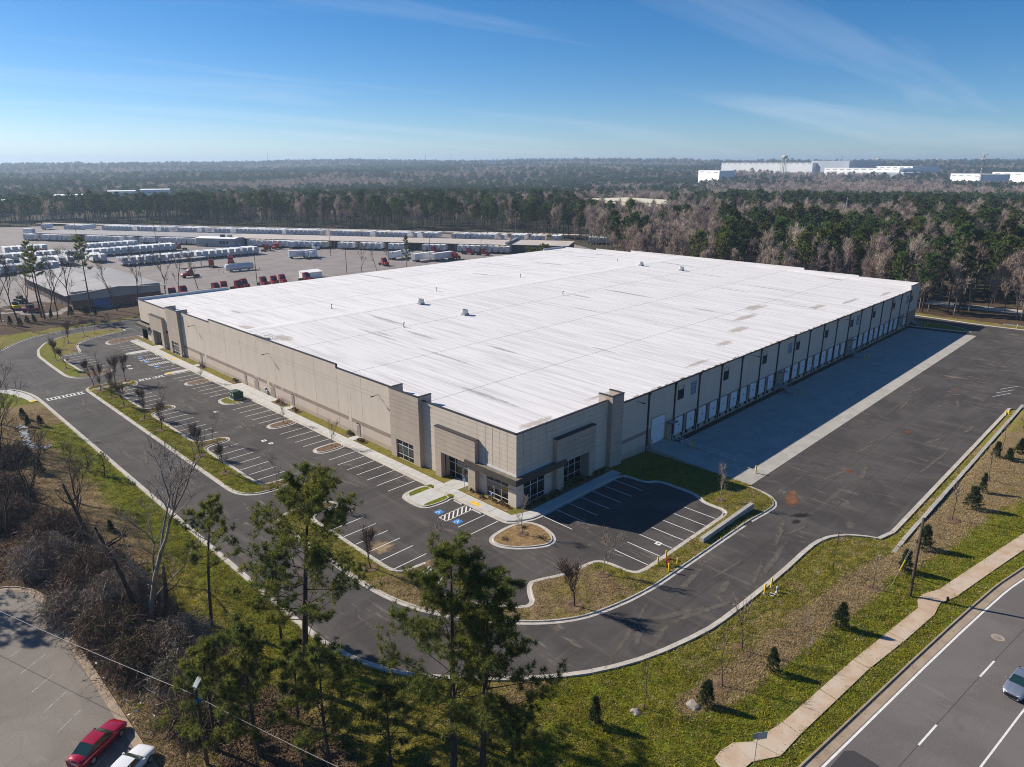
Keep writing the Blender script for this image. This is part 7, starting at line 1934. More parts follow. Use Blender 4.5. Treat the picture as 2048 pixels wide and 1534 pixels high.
# ------------------------------------------------------------------ cars
def car(name, label, x, y, rz, paint, L=4.75, W=1.82, z=.02, kind='sedan', front_dark=False, Hc=1.43):
    """sedan built by lofting sections along its length (local +x is the front)"""
    o = thing(name, label, 'car', (x, y, z), rz=rz)
    hl, hw = L/2, W/2
    st = [(-hl, .70, .98, .86), (-hl+.12, .82, 1.0, .93), (-hl+.55, .90, 1.0, .985), (-hl*.42, .92, .99, 1.0), (0, .90, .97, 1.0), (hl*.36, .90, .95, .995), (hl*.62, .85, .90, .985), (hl-.35, .78, .80, .93), (hl-.10, .66, .68, .80), (hl, .52, .56, .66)]
    secs = []
    for sx, zs, zt, wf in st:
        w = hw*wf
        secs.append([(sx, 0, .22), (sx, w*.80, .22), (sx, w*.97, .34), (sx, w, .55), (sx, w*.985, zs-.05), (sx, w*.90, zs+.02), (sx, w*.55, zt), (sx, 0, zt+.02)])
    n = len(secs[0]); mb = MB(); v = []; fcs = []
    for s_ in secs: v += s_
    for s_ in secs: v += [(a, -b, c) for a, b, c in s_]
    off = len(secs)*n
    for i in range(len(secs)-1):
        for k in range(n-1):
            a, b, c, d = i*n+k, (i+1)*n+k, (i+1)*n+k+1, i*n+k+1
            fcs.append((d, c, b, a)); fcs.append((off+a, off+b, off+c, off+d))
    fcs.append(tuple(range(n))); fcs.append(tuple(reversed([off+k for k in range(n)])))
    e = (len(secs)-1)*n; fcs.append(tuple(reversed([e+k for k in range(n)]))); fcs.append(tuple(off+e+k for k in range(n)))
    mb.mesh(v, fcs)
    body = link('body', mb.data('body', paint, True), o)
    # greenhouse: pillars/roof and separate glass
    xb0, xb1, xr0, xr1 = -hl*.80, hl*.40, -hl*.42, hl*.10          # rear base, front base, roof rear, roof front
    wb, wr, zb0, zr = hw*.90, hw*.70, .93, Hc
    zbf = .95
    P = dict(rb=(xb0, wb*.86, zb0+.02), fb=(xb1, wb*.92, zbf), rr=(xr0, wr, zr-.03), rf=(xr1, wr*1.0, zr-.02), rm=((xr0+xr1)/2, wr*1.02, zr))
    mb = MB()
    def mir(p): return (p[0], -p[1], p[2])
    top = [P['rr'], P['rm'], P['rf']]
    mb.mesh(top+[(p[0], 0, p[2]+.045) for p in top]+[mir(p) for p in top], [(0, 3, 4, 1)[::-1], (1, 4, 5, 2)[::-1], (3, 6, 7, 4)[::-1], (4, 7, 8, 5)[::-1]])
    roof = link('roof', mb.data('roof', paint, True), o)
    mb = MB()
    rb, fb, rr_, rf = P['rb'], P['fb'], P['rr'], P['rf']
    mb.face([rb, rr_, mir(rr_), mir(rb)]); rw_ = link('rear_window', mb.data('rear_window', 'car_glass'), o)
    mb = MB(); mb.face([fb, mir(fb), mir(rf), rf]); link('windshield', mb.data('windshield', 'car_glass'), o)
    for s in (1, -1):
        q = lambda p: (p[0], p[1]*s, p[2])
        mid_b = ((rb[0]+fb[0])/2-.02, wb*.93, zb0); mid_t = ((rr_[0]+rf[0])/2, wr*1.02, zr-.02)
        for a, b, c, d in ((rb, mid_b, mid_t, rr_), (mid_b, fb, rf, mid_t)):
            mb = MB(); A, B, C_, D = [Vector(q(p)) for p in (a, b, c, d)]; cc = (A+B+C_+D)/4; ins = lambda p: cc+(p-cc)*.90+Vector((0, s*.012, 0))
            f1 = [A, B, C_, D]; mb.face(f1 if s < 0 else f1[::-1]); link('pillar_frame', mb.data('pillar_frame', paint), o)
            mb = MB(); g1 = [ins(p) for p in f1]; mb.face(g1 if s < 0 else g1[::-1]); link('side_window', mb.data('side_window', 'car_glass'), o)
        for xx in (-hl*.60, hl*.60):
            mb = MB(); mb.tube((xx, s*(hw-.20), .32), (xx, s*(hw+.012), .32), .325, n=18); wheel = link('wheel', mb.data('wheel', 'rubber'), o)
            mb = MB(); mb.tube((xx, s*(hw-.05), .32), (xx, s*(hw+.022), .32), .215, n=14); link('rim', mb.data('rim', 'rim'), wheel)
        mb = MB(); mb.cbox(hl*.26, hl*.26+.18, min(s*(hw+.02), s*(hw+.2)), max(s*(hw+.02), s*(hw+.2)), .92, 1.06, .03); link('mirror', mb.data('mirror', paint), o)
        mb = MB(); mb.mesh([(-hl-.012, s*hw*.55, .68), (-hl-.012, s*hw*.86, .66), (-hl+.10, s*hw*.955, .68), (-hl+.10, s*hw*.955, .86), (-hl-.006, s*hw*.86, .84), (-hl-.012, s*hw*.55, .82)], [(0, 1, 4, 5), (1, 2, 3, 4)]); link('tail_light', mb.data('tail_light', 'lamp_red'), o)
        mb = MB(); mb.mesh([(hl-.02, s*hw*.40, .60), (hl-.14, s*hw*.83, .60), (hl-.50, s*hw*.975, .66), (hl-.46, s*hw*.93, .80), (hl-.14, s*hw*.72, .72), (hl-.06, s*hw*.40, .68)], [(0, 1, 4, 5), (1, 2, 3, 4)]); link('headlight', mb.data('headlight', 'lamp_clear'), o)
    mb = MB(); mb.box(-hl-.02, -hl+.02, -.26, .26, .60, .74); link('licence_plate', mb.data('licence_plate', 'lamp_clear'), o)
    mb = MB(); mb.mesh([(hl+.015, -hw*.5, .26), (hl+.015, hw*.5, .26), (hl+.01, hw*.42, .56), (hl+.01, -hw*.42, .56), (hl-.16, hw*.86, .26), (hl-.18, hw*.84, .54), (hl-.16, -hw*.86, .26), (hl-.18, -hw*.84, .54)], [(0, 1, 2, 3), (1, 4, 5, 2), (6, 0, 3, 7)]); link('grille', mb.data('grille', 'car_trim'), o)
    if front_dark:
        mb = MB(); mb.mesh([(hl+.012, -hw*.55, .56), (hl+.012, hw*.55, .56), (hl-.16, hw*.55, .70), (hl-.16, -hw*.55, .70)], [(0, 1, 2, 3)]); link('grille', mb.data('grille', 'car_trim'), o)
    return o
dirc = math.atan2(59.3-57.2, 11.1-7.9)
car('parked_car', 'dark red sedan parked nose to the kerb in the old lot', 9.35, 57.75, math.atan2(2.3, 4.0), 'car_red', L=4.95)
car('parked_car', 'white car cut by the bottom edge beside the red sedan', 10.2, 53.2, math.atan2(2.2, 4.0), 'car_white', L=4.6)
car('driving_car', 'silver blue sedan driving on the public road at the right edge', 71.9, 4.15, math.atan2(.33, -2.6), 'car_silver', L=4.7, front_dark=True)

# ------------------------------------------------------------------ street furniture
def bollard(x, y, label, h=1.25, r=.11, z=None, grp='yellow bollards'):
    o = thing('bollard', label, 'bollard', (x, y, gz(x, y) if z is None else z), grp)
    mb = MB(); mb.lathe([(r, -.05), (r, h-.06), (r*.75, h), (.01, h+.02)], 10); link('post', mb.data('post', 'yellow_paint', True), o)
    mb = MB(); mb.lathe([(r*2.1, -.03), (r*2.0, .04), (r, .05)], 10); link('footing', mb.data('footing', 'concrete'), o)
for x, y, lb in ((66.0, 40.0, 'left yellow bollard of the four guarding the red backflow valve'), (68.0, 40.1, 'back yellow bollard of the four guarding the red backflow valve'), (65.8, 38.3, 'front yellow bollard of the four guarding the red backflow valve'), (67.5, 38.2, 'right yellow bollard of the four guarding the red backflow valve'),
                 (69.7, 28.1, 'left yellow bollard beside the silver hydrant by the drive kerb'), (71.4, 28.1, 'right yellow bollard beside the silver hydrant by the drive kerb'), (162.6, 22.2, 'left yellow bollard at the far end of the court grass strip'), (164.3, 22.0, 'right yellow bollard at the far end of the court grass strip')):
    bollard(x, y, lb)
for x, y, z, lb in ((97.5, 62.0, 0, 'yellow bollard left of the large drive-in door'), (102.35, 62.0, 0, 'yellow bollard right of the large drive-in door'), (102.4, 57.0, -.35, 'yellow bollard halfway along the ramp edge'), (101.8, 44.9, -.9, 'yellow bollard at the foot of the ramp by the apron edge'), (146.1, 57.6, -1.28, 'left bollard at the foot of the nearest dock stair'), (148.6, 57.4, -1.28, 'right bollard at the foot of the nearest dock stair'), (188.0, 57.6, -1.28, 'left bollard at the foot of the middle dock stair'), (190.6, 57.5, -1.28, 'right bollard at the foot of the middle dock stair'), (239.0, 57.6, -1.1, 'left bollard at the farthest dock stair'), (241.5, 57.5, -1.0, 'right bollard at the farthest dock stair'), (257.6, 37.2, -1.0, 'yellow bollard beside the far guardrail')):
    bollard(x, y, lb, 1.35, .12, z)
def hydrant(x, y, mat, label, z=0):
    o = thing('fire_hydrant', label, 'fire hydrant', (x, y, z))
    mb = MB(); mb.lathe([(.17, 0), (.17, .05), (.115, .07), (.115, .55), (.15, .57), (.15, .62), (.12, .72), (.04, .80), (.035, .86), (.005, .87)], 12); link('barrel', mb.data('barrel', mat, True), o)
    for d in ((1, 0), (-1, 0), (0, -1)):
        mb = MB(); mb.tube((d[0]*.08, d[1]*.08, .45), (d[0]*.23, d[1]*.23, .45), .065, n=8); link('outlet', mb.data('outlet', mat), o)
hydrant(70.9, 27.2, 'hydrant_silver', 'silver fire hydrant between bollards by the drive kerb'); hydrant(82.3, 12.75, 'steel_dark', 'dark fire hydrant beside the public sidewalk bend')
o = thing('valve_cover', 'white valve box lid in the grass beside the silver hydrant', 'valve cover', (70.1, 27.4, 0)); mb = MB(); mb.cbox(-.3, .3, -.3, .3, -.05, .06, .02); link('box', mb.data('box', 'paint_white'), o); mb = MB(); mb.box(-.18, .18, -.18, .18, .06, .075); link('lid', mb.data('lid', 'manhole_iron'), o)
o = thing('backflow_valve', 'red backflow valve standing between four yellow bollards', 'valve', (66.9, 39.2, .1))
mb = MB(); mb.tube((-.3, 0, 0), (-.3, 0, .8), .07, n=8); mb.tube((.3, 0, 0), (.3, 0, .8), .07, n=8); mb.tube((-.3, 0, .75), (.3, 0, .75), .09, n=8); link('pipework', mb.data('pipework', 'hydrant_red'), o)
mb = MB(); mb.lathe([(.16, .95), (.16, .99), (.02, 1.0)], 12); mb.tube((0, 0, .75), (0, 0, .98), .03); link('handwheel', mb.data('handwheel', 'hydrant_red'), o)
o = thing('fire_riser', 'red fire pipework standing in mulch by the long wall', 'valve', (63.2, 128.6, .15))
mb = MB(); mb.tube((0, -.6, 0), (0, -.6, .9), .09, n=8); mb.tube((0, .6, 0), (0, .6, .9), .09, n=8); mb.tube((0, -.6, .85), (0, .6, .85), .10, n=8); link('pipework', mb.data('pipework', 'hydrant_red'), o)
mb = MB(); mb.tube((.1, -1.6, 0), (.1, -1.6, 1.0), .06, n=6); mb.tube((.1, -1.6, .9), (.1, -2.6, .7), .06, n=6); mb.tube((.1, -2.6, 0), (.1, -2.6, .75), .06, n=6); link('grey_pipe', mb.data('grey_pipe', 'steel_galv'), o)
mb = MB(); mb.lathe([(.2, 1.0), (.2, 1.06), (.02, 1.07)], 10, (0, 0, 0)); link('handwheel', mb.data('handwheel', 'hydrant_red'), o)
o = thing('transformer_box', 'dark green transformer box on the grass island', 'transformer', (58.7, 138.2, .13))
mb = MB(); mb.cbox(-1.3, 1.3, -1.2, 1.2, 0, .12, .03); link('pad', mb.data('pad', 'concrete'), o)
mb = MB(); mb.cbox(-1.0, .55, -.95, .95, .12, 1.75, .04); link('cabinet', mb.data('cabinet', 'transformer_green'), o)
mb = MB(); mb.cbox(.56, 1.1, -.9, .9, .12, 1.45, .04); link('cooling_fins', mb.data('cooling_fins', 'transformer_green'), o)
for s in (-.45, .45):
    mb = MB(); mb.box(-1.02, -1.0, s-.16, s+.16, .95, 1.25); link('warning_label', mb.data('warning_label', 'paint_white'), o)
# accessible parking signs
def post_sign(x, y, label, z=.15):
    o = thing('parking_sign', label, 'sign', (x, y, z), 'accessible parking signs')
    mb = MB(); mb.tube((0, 0, 0), (0, 0, 2.1), .03, n=6); link('post', mb.data('post', 'steel_galv'), o)
    mb = MB(); mb.box(-.06, -.035, -.16, .16, 1.55, 2.1); pl = link('plate', mb.data('plate', 'sign_blue'), o)
    mb = MB(); mb.box(-.066, -.061, -.07, .07, 1.72, 1.95); link('pictogram', mb.data('pictogram', 'paint_white'), pl)
post_sign(62.75, 65.8, 'blue accessible-parking sign before the glazed corner'); post_sign(63.0, 71.9, 'blue accessible-parking sign at the portal pier'); post_sign(62.75, 175.5, 'blue accessible-parking sign, nearest of the far group'); post_sign(62.75, 182, 'blue accessible-parking sign, middle of the far group'); post_sign(62.75, 186.4, 'blue accessible-parking sign, last of the far group')
# ramp handrail
o = thing('ramp_railing', 'thin white pipe railing along the drive-in ramp edge', 'railing', (102.6, 49, -.7))
def rl(y): return rz_(y)+.12
mb = MB()
for h in (.5, 1.0): mb.tube((0, 0, rl(49)+h+.7), (0, 12.5, rl(61.5)+h+.7), .028, n=6)
for k in range(6): yy = 12.5*k/5; mb.tube((0, yy, rl(49+yy)+.7), (0, yy, rl(49+yy)+1.72), .028, n=6)
link('pipe_rail', mb.data('pipe_rail', 'mullion'), o)
o = thing('rack_frame', 'small white tubular frame standing beside the ramp door', 'frame', (104.4, 60.2, -1.35)); mb = MB()
for s in (0, 1.0): 
    mb.tube((s, -1, 0), (s, -1, 1.1), .025, n=5); mb.tube((s, .8, 0), (s, .8, 1.1), .025, n=5); mb.tube((s, -1, 1.1), (s, .8, 1.1), .025, n=5); mb.tube((s, -1, .6), (s, .8, .6), .025, n=5)
link('frame', mb.data('frame', 'mullion'), o)
# guardrail at the far court edge
o = thing('guardrail', 'short steel guardrail at the far edge of the truck court', 'guardrail', (258.6, 26, -1.0)); mb = MB(); mb.box(-.05, .05, 0, 15, .45, .8); link('beam', mb.data('beam', 'steel_galv'), o)
for k in range(7):
    mb = MB(); mb.box(.05, .2, k*2.4, k*2.4+.15, 0, .8); link('post', mb.data('post', 'steel_galv'), o)
# wooden utility pole with guy marker and wires
o = thing('utility_pole', 'leaning dark wooden utility pole on the verge by the public road', 'utility pole', (80.8, 16.1, 0))
mb = MB(); mb.path([(0, 0, -.3), (.15, .1, 5), (.3, .2, 9.7)], [.19, .16, .13], 8); link('pole', mb.data('pole', 'pole_wood', True), o)
mb = MB(); mb.tube((.25, .18, 8.9), (-.2, 2.1, .1), .015, n=4); mb.tube((.22, .16, 8.2), (4.7, 2.5, .1), .015, n=4); link('guy_wire', mb.data('guy_wire', 'wire'), o)
mb = MB(); mb.tube((4.7, 2.5, .05), (3.45, 1.85, 2.35), .07, n=6); link('guy_marker', mb.data('guy_marker', 'yellow_paint'), o)
# road sign seen from behind
o = thing('road_sign', 'grey backs of two sign plates on one post by the sidewalk end', 'sign', (46.2, 17.75, 0), rz=R(12))
mb = MB(); mb.tube((0, 0, 0), (0, 0, 3.3), .035, n=6); link('post', mb.data('post', 'steel_galv'), o)
mb = MB(); mb.mesh([(.03, 0, 2.55), (.62, -.62, 2.55), (.62, -.62, 3.25), (.03, 0, 3.25), (.045, .015, 2.55), (.635, -.605, 2.55), (.635, -.605, 3.25), (.045, .015, 3.25)], [(0, 1, 2, 3), (7, 6, 5, 4), (3, 2, 6, 7), (1, 5, 6, 2)]); link('large_plate', mb.data('large_plate', 'sign_grey'), o)
mb = MB(); mb.mesh([(-.02, .02, 2.75), (-.30, .32, 2.75), (-.30, .32, 3.3), (-.02, .02, 3.3), (-.035, .0, 2.75), (-.315, .30, 2.75), (-.315, .30, 3.3), (-.035, .0, 3.3)], [(0, 1, 2, 3), (7, 6, 5, 4), (3, 2, 6, 7)]); link('small_plate', mb.data('small_plate', 'wire'), o)
# street-lamp pole at the bottom left with a service wire
o = thing('lamp_pole', 'wooden pole with a flat lamp head at the bottom left edge', 'light pole', (14.9, 49.3, 0))
mb = MB(); mb.tube((0, 0, -.2), (0, 0, 7.6), .16, .12, 8); link('pole', mb.data('pole', 'pole_wood', True), o)
mb = MB(); mb.mesh([(.1, .1, 7.5), (.75, .45, 7.9), (.55, .8, 7.95), (-.05, .45, 7.55), (.1, .1, 7.62), (.75, .45, 8.02), (.55, .8, 8.07), (-.05, .45, 7.67)], [(4, 5, 6, 7), (3, 2, 1, 0), (0, 1, 5, 4), (1, 2, 6, 5), (2, 3, 7, 6), (3, 0, 4, 7)]); link('lamp_head', mb.data('lamp_head', 'sign_grey'), o)
mb = MB(); mb.cbox(-.14, .14, -.3, -.12, 6.3, 6.8, .03); link('cable_box', mb.data('cable_box', 'sign_blue'), o)
def wire(name, label, p0, p1, sag, rad, mat='wire', n=12):
    p0, p1 = Vector(p0), Vector(p1); o = thing(name, label, 'wire', tuple(p0)); pts = []
    for k in range(n+1):
        t = k/n; p = p0.lerp(p1, t)-p0; p.z -= sag*4*t*(1-t); pts.append(p)
    mb = MB(); mb.path(pts, [rad]*(n+1), 4); link('strand', mb.data('strand', mat), o); return o
wire('service_wire', 'pale service wire running from the lamp pole over the old lot', (14.9, 49.2, 7.1), (-6.0, 112.0, 8.0), .9, .022)
wire('service_wire', 'service wire dropping from the lamp pole off the bottom edge', (14.9, 49.2, 7.0), (24.0, 20.0, 7.5), .5, .018)
# rocks, trash and snow patches
def rock(x, y, s, label, mat='rock'):
    g = np.random.default_rng(int(x*31+y*17)); o = thing('rock', label, 'rock', (x, y, 0))
    bm = bmesh.new(); bmesh.ops.create_icosphere(bm, subdivisions=2, radius=s)
    for v in bm.verts: v.co = Vector((v.co.x*(1+.25*g.normal()*.5), v.co.y*1.2, v.co.z*.55))*(1+.12*g.normal())
    me = bpy.data.meshes.new('stone'); bm.to_mesh(me); bm.free(); me.materials.append(MATS[mat]); link('stone', me, o)
rock(48.6, 24.7, .55, 'pale stone beside the left evergreen on the bank'); rock(78.2, 25.4, .3, 'small pale stone left of the court-corner sapling'); rock(44.2, 28.0, .45, 'pale rubble stone beside the thin sapling in lush grass')
g = np.random.default_rng(5)
o = thing('litter', 'scattered pale trash along the thicket by the old lot', 'litter'); o['kind'] = 'stuff'
q = []
for k in range(170):
    c = np.array([12.1+abs(g.normal())*2.6, g.uniform(56, 96), .22+g.uniform(0, .25)]); 
    a, b = g.normal(size=3)*.09, g.normal(size=3)*.09; q.append(np.stack([c-a, c-b, c+a, c+b]))
link('scraps', np_mesh('scraps', np.array(q), 4, 'plastic_trash'), o)
o = thing('snow_patch', 'bluish strip of old snow in the shaded creek bed at the left', 'snow'); o['kind'] = 'stuff'
q = []
for k in range(150):
    t = g.uniform(0, 1); px = np.interp(t, [0, .3, .6, .85, 1], [23.2, 22.8, 21.8, 22.4, 23.8]); py = np.interp(t, [0, .3, .6, .85, 1], [152.1, 145.7, 139.6, 136.4, 135.8])
    c = np.array([px+g.normal()*.35, py+g.normal()*.5, .30]); a = np.array([g.uniform(.1, .32), g.normal()*.1, .01]); b = np.array([g.normal()*.1, g.uniform(.15, .45), .02]); q.append(np.stack([c-a, c-b, c+a, c+b]))
nmat('snow', (.30, .33, .36), rough=.9)  # shade on the snow put into its dull grey-blue colour
link('crust', np_mesh('crust', np.array(q), 4, 'snow'), o)

# ------------------------------------------------------------------ far things
def pol(px, r): a = R(azpx(px)); return r*math.cos(a), r*math.sin(a), R(azpx(px))
def fz(r, a): return float(far_height(np.array(float(r)), np.array(float(a))))
def zpix(py, r): return CAM_H-r*math.tan(math.atan((py-327.8)/1404.6)) if False else CAM_H+r*math.tan(math.atan((767-py)/1404.6)-pitch)
def far_building(name, label, px0, px1, r, ytop, ybot, depth, wall, roof, wins=0, grp=None, skew=0.0):
    """a box building at distance r facing the viewer; its height comes from the visible top"""
    x0, y0, a0 = pol(px0, r); x1, y1, a1 = pol(px1, r*(1-skew)); L = math.hypot(x1-x0, y1-y0); zt = zpix(ytop, r); zb_ = min(zpix(ybot, r), fz(r, (a0+a1)/2))-3
    o = thing(name, label, 'building', (x0, y0, zb_), grp, math.atan2(y1-y0, x1-x0)); H = zt-zb_
    mb = MB(); mb.box(0, L, 0, depth, 0, H-.5); link('wall', mb.data('wall', wall), o)
    mb = MB(); mb.box(-.6, L+.6, -.6, depth+.6, H-.5, H); link('roof', mb.data('roof', roof), o)
    if wins:
        for k in range(wins):
            mb = MB(); xx = L*(k+.5)/wins; mb.box(xx-L/wins*.28, xx+L/wins*.28, -.25, -.02, H-5.2, H-3.0); link('window', mb.data('window', 'far_grey'), o)
    return o
far_building('far_warehouse', 'cream flat-roofed building showing above the brown woods', 1170, 1342, 790, 397.0, 409, 60, 'far_cream', 'far_cream', 8, skew=.12)
far_building('far_warehouse', 'white shed at the far left edge beyond the pines', -20, 33, 980, 388, 394, 22, 'far_white', 'far_white')
far_building('far_warehouse', 'small white shed second from the far left edge', 40, 65, 980, 388, 394, 22, 'far_white', 'far_white')
far_building('far_warehouse', 'long white roof beyond the pines at the left', 96, 184, 1080, 382, 389, 40, 'far_white', 'far_white', 6)
far_building('far_warehouse', 'longer white building row beyond the left pines', 205, 262, 1180, 376.5, 382, 40, 'far_white', 'far_white', 5); far_building('far_warehouse', 'pale low building beside the long white row', 272, 332, 1200, 374.5, 379, 40, 'far_white', 'far_white', 5)
far_building('far_warehouse', 'very long white plant left of the water tower leg', 1443, 1625, 2900, 325.0, 332, 120, 'far_white', 'far_white', 16, skew=.07)
far_building('far_warehouse', 'tall plain grey box of the distant plant', 1622, 1698, 2750, 321.5, 336, 110, 'far_grey', 'far_grey', skew=.07)
far_building('far_warehouse', 'wide low white roofs in front of the grey box', 1650, 1800, 2500, 334.5, 342, 90, 'far_white', 'far_white', 10, skew=.07)
far_building('far_warehouse', 'white roofs with rooftop units right of the grey box', 1722, 1826, 2650, 331.0, 337, 90, 'far_white', 'far_white', 8, skew=.07)
far_building('far_warehouse', 'pale blue-fronted building among the distant plants', 1742, 1810, 2380, 341.5, 350, 60, 'far_grey', 'far_white', 6, skew=.07)
far_building('far_warehouse', 'white hall left of the lattice mast', 1905, 1966, 2100, 343.5, 357, 60, 'far_white', 'far_white', 4, skew=.07)
far_building('far_warehouse', 'white hall at the right edge behind the lattice mast', 1988, 2075, 2250, 340.5, 352, 60, 'far_white', 'far_white', 4, skew=.07)
far_building('far_warehouse', 'small pale building left of the long white plant', 1398, 1440, 2000, 339.5, 343, 40, 'far_white', 'far_white', 3, skew=.07)
far_building('far_warehouse', 'tiny white building on the ridge below the masts', 975, 992, 3400, 321, 326, 40, 'far_white', 'far_white', 2)
def water_tower(px, r, ytop, ybot, label, rad):
    x, y, a = pol(px, r); zt = zpix(ytop, r); zb_ = fz(r, a)-2; H = zt-zb_; o = thing('water_tower', label, 'water tower', (x, y, zb_))
    mb = MB(); mb.lathe([(.3, H-rad*1.25), (rad*.7, H-rad*1.05), (rad, H-rad*.6), (rad*.92, H-rad*.25), (rad*.5, H-.04*rad), (.05, H)], 18); link('tank', mb.data('tank', 'far_cream', True), o)
    for k in range(6):
        an = k*math.pi/3; mb = MB(); mb.tube((rad*1.05*math.cos(an), rad*1.05*math.sin(an), 0), (rad*.9*math.cos(an), rad*.9*math.sin(an), H-rad*.6), rad*.06, n=5); link('leg', mb.data('leg', 'far_cream'), o)
    mb = MB(); mb.tube((0, 0, 0), (0, 0, H-rad*1.1), rad*.14, n=8); link('riser', mb.data('riser', 'far_cream'), o)
water_tower(1568, 2450, 311, 336, 'cream water tower above the long white plant', 9.5); water_tower(1755, 4000, 316.8, 325, 'small white water tower on the right skyline', 9); water_tower(1874, 4600, 318, 322, 'tiny water tower on the skyline left of the lattice mast', 7)
def lattice(px, r, ytop, ybot, label):
    x, y, a = pol(px, r); zt = zpix(ytop, r); zb_ = zpix(ybot, r)-6; H = zt-zb_; o = thing('lattice_mast', label, 'mast', (x, y, zb_)); c = []
    for k in range(3):
        an = k*2.094+.4; b = Vector((3.4*math.cos(an), 3.4*math.sin(an), 0)); t = Vector((.7*math.cos(an), .7*math.sin(an), H-3)); c.append((b, t)); mb = MB(); mb.tube(b, t, .28, .18, 5); link('leg', mb.data('leg', 'metal_wall_grey'), o)
    mb = MB(); n = 12
    for i in range(n):
        for k in range(3):
            p = c[k][0].lerp(c[k][1], i/n); q = c[(k+1) % 3][0].lerp(c[(k+1) % 3][1], (i+1)/n); q2 = c[(k+1) % 3][0].lerp(c[(k+1) % 3][1], i/n); mb.tube(p, q, .12, n=4); mb.tube(p, q2, .10, n=4)
    link('bracing', mb.data('bracing', 'metal_wall_grey'), o)
    for zz_ in (H-1.5, H-7.5):
        for k in range(9):
            an = k*.698; mb = MB(); xx, yy = 3.0*math.cos(an), 3.0*math.sin(an); mb.box(xx-.22, xx+.22, yy-.22, yy+.22, zz_-1.2, zz_+1.4); link('antenna', mb.data('antenna', 'far_white'), o)
        mb = MB(); mb.lathe([(3.1, zz_-.1), (3.1, zz_+.1), (2.7, zz_+.1), (2.7, zz_-.1)], 12); link('platform', mb.data('platform', 'metal_wall_grey'), o)
    for k in range(3):
        mb = MB(); mb.lathe([(.9, H*.55+k*4), (.9, H*.55+k*4+.8), (.1, H*.55+k*4+.9)], 8, (-1.6, 0, 0)); link('dish', mb.data('dish', 'far_white'), o)
lattice(1966, 1150, 308.5, 385, 'tall lattice antenna mast rising above the woods at the right')
def mast(px, r, ytop, ybot, label, wd=.9):
    x, y, a = pol(px, r); zt = zpix(ytop, r); zb_ = fz(r, a)-2; o = thing('radio_mast', label, 'mast', (x, y, zb_)); mb = MB(); mb.tube((0, 0, 0), (0, 0, zt-zb_), wd, wd*.5, 5); link('shaft', mb.data('shaft', 'steel_dark'), o)
    mb = MB(); mb.box(-wd*2, wd*2, -wd, wd, (zt-zb_)*.82, (zt-zb_)*.84); link('crossarm', mb.data('crossarm', 'steel_dark'), o)
mast(851, 3500, 308, 322, 'thin skyline mast, left of the central pair'); mast(902, 3500, 306, 322, 'thin skyline mast, right of the central pair'); mast(1078, 3900, 313, 322, 'short mast at the middle of the skyline'); mast(149, 2600, 325, 340, 'far mast on the hazy left skyline'); mast(536, 4200, 305, 325, 'faint thin mast on the left skyline'); mast(1683, 4000, 310, 322, 'thin mast above the grey box'); mast(1211, 4200, 313, 320, 'short mast right of the middle skyline'); mast(1865, 3300, 318, 332, 'far pylon on the right skyline', 1.2)
def steel_pole(px, r, ytop, label, grp='transmission poles'):
    x, y, a = pol(px, r); zt = zpix(ytop, r); zb_ = -2; H = zt-zb_; o = thing('transmission_pole', label, 'power pole', (x, y, zb_), grp, a)
    mb = MB(); mb.tube((0, 0, 0), (0, 0, H), .42, .2, 8); link('shaft', mb.data('shaft', 'steel_galv'), o)
    for k, (zz_, s) in enumerate(((H-3.6, 1), (H-6.6, -1), (H-9.6, 1))):
        mb = MB(); mb.tube((0, 0, zz_-.3), (0, s*2.6, zz_), .1, n=5); mb.tube((0, 0, zz_-.3), (0, -s*2.2, zz_), .1, n=5); link('crossarm', mb.data('crossarm', 'steel_galv'), o)
    return x, y, zb_, H, a
p1 = steel_pole(1704, 520, 388, 'pale steel power pole standing in the woods at the right'); p2 = steel_pole(1018, 620, 386, 'steel power pole in the woods behind the truck yard')
def pt_(p, k, s):
    zz_ = p[2]+p[3]-3.6-3*k; return (p[0]-math.sin(p[4])*s*2.4, p[1]+math.cos(p[4])*s*2.4, zz_)
far3 = pol(2300, 620); far0 = pol(300, 900)
for k in range(3):
    for s in (1, -1):
        wire('power_line', 'one of the pale power line strands between the steel poles over the woods', pt_(p2, k, s), pt_(p1, k, s), 16, .045)['group'] = 'power line strands'
        q = pt_(p1, k, s); wire('power_line', 'one of the power line strands leaving the right steel pole', q, (far3[0], far3[1], q[2]-3), 8, .045)['group'] = 'power line strands right'
# parked cars glimpsed in the far clearing by the mast
rd = random.Random(3)
mcar = None
def far_car_mesh(mat):
    mb = MB(); mb.cbox(-2.3, 2.3, -.9, .9, .2, .85, .15); mb.cbox(-1.3, 1.0, -.75, .75, .85, 1.4, .15); return mb.data('body', mat)
FC = [far_car_mesh(m) for m in ('car_white', 'truck_red', 'car_silver', 'far_white')]
for k in range(34):
    a = R(azpx(rd.uniform(1846, 1896))); r_ = rd.uniform(930, 1050); z_ = fz(r_, a)
    o = thing('distant_car', 'tiny parked vehicle in the distant clearing left of the lattice mast', 'car', (r_*math.cos(a), r_*math.sin(a), z_), 'vehicles in the distant clearing', rd.uniform(0, 3)); link('body', rd.choice(FC), o)
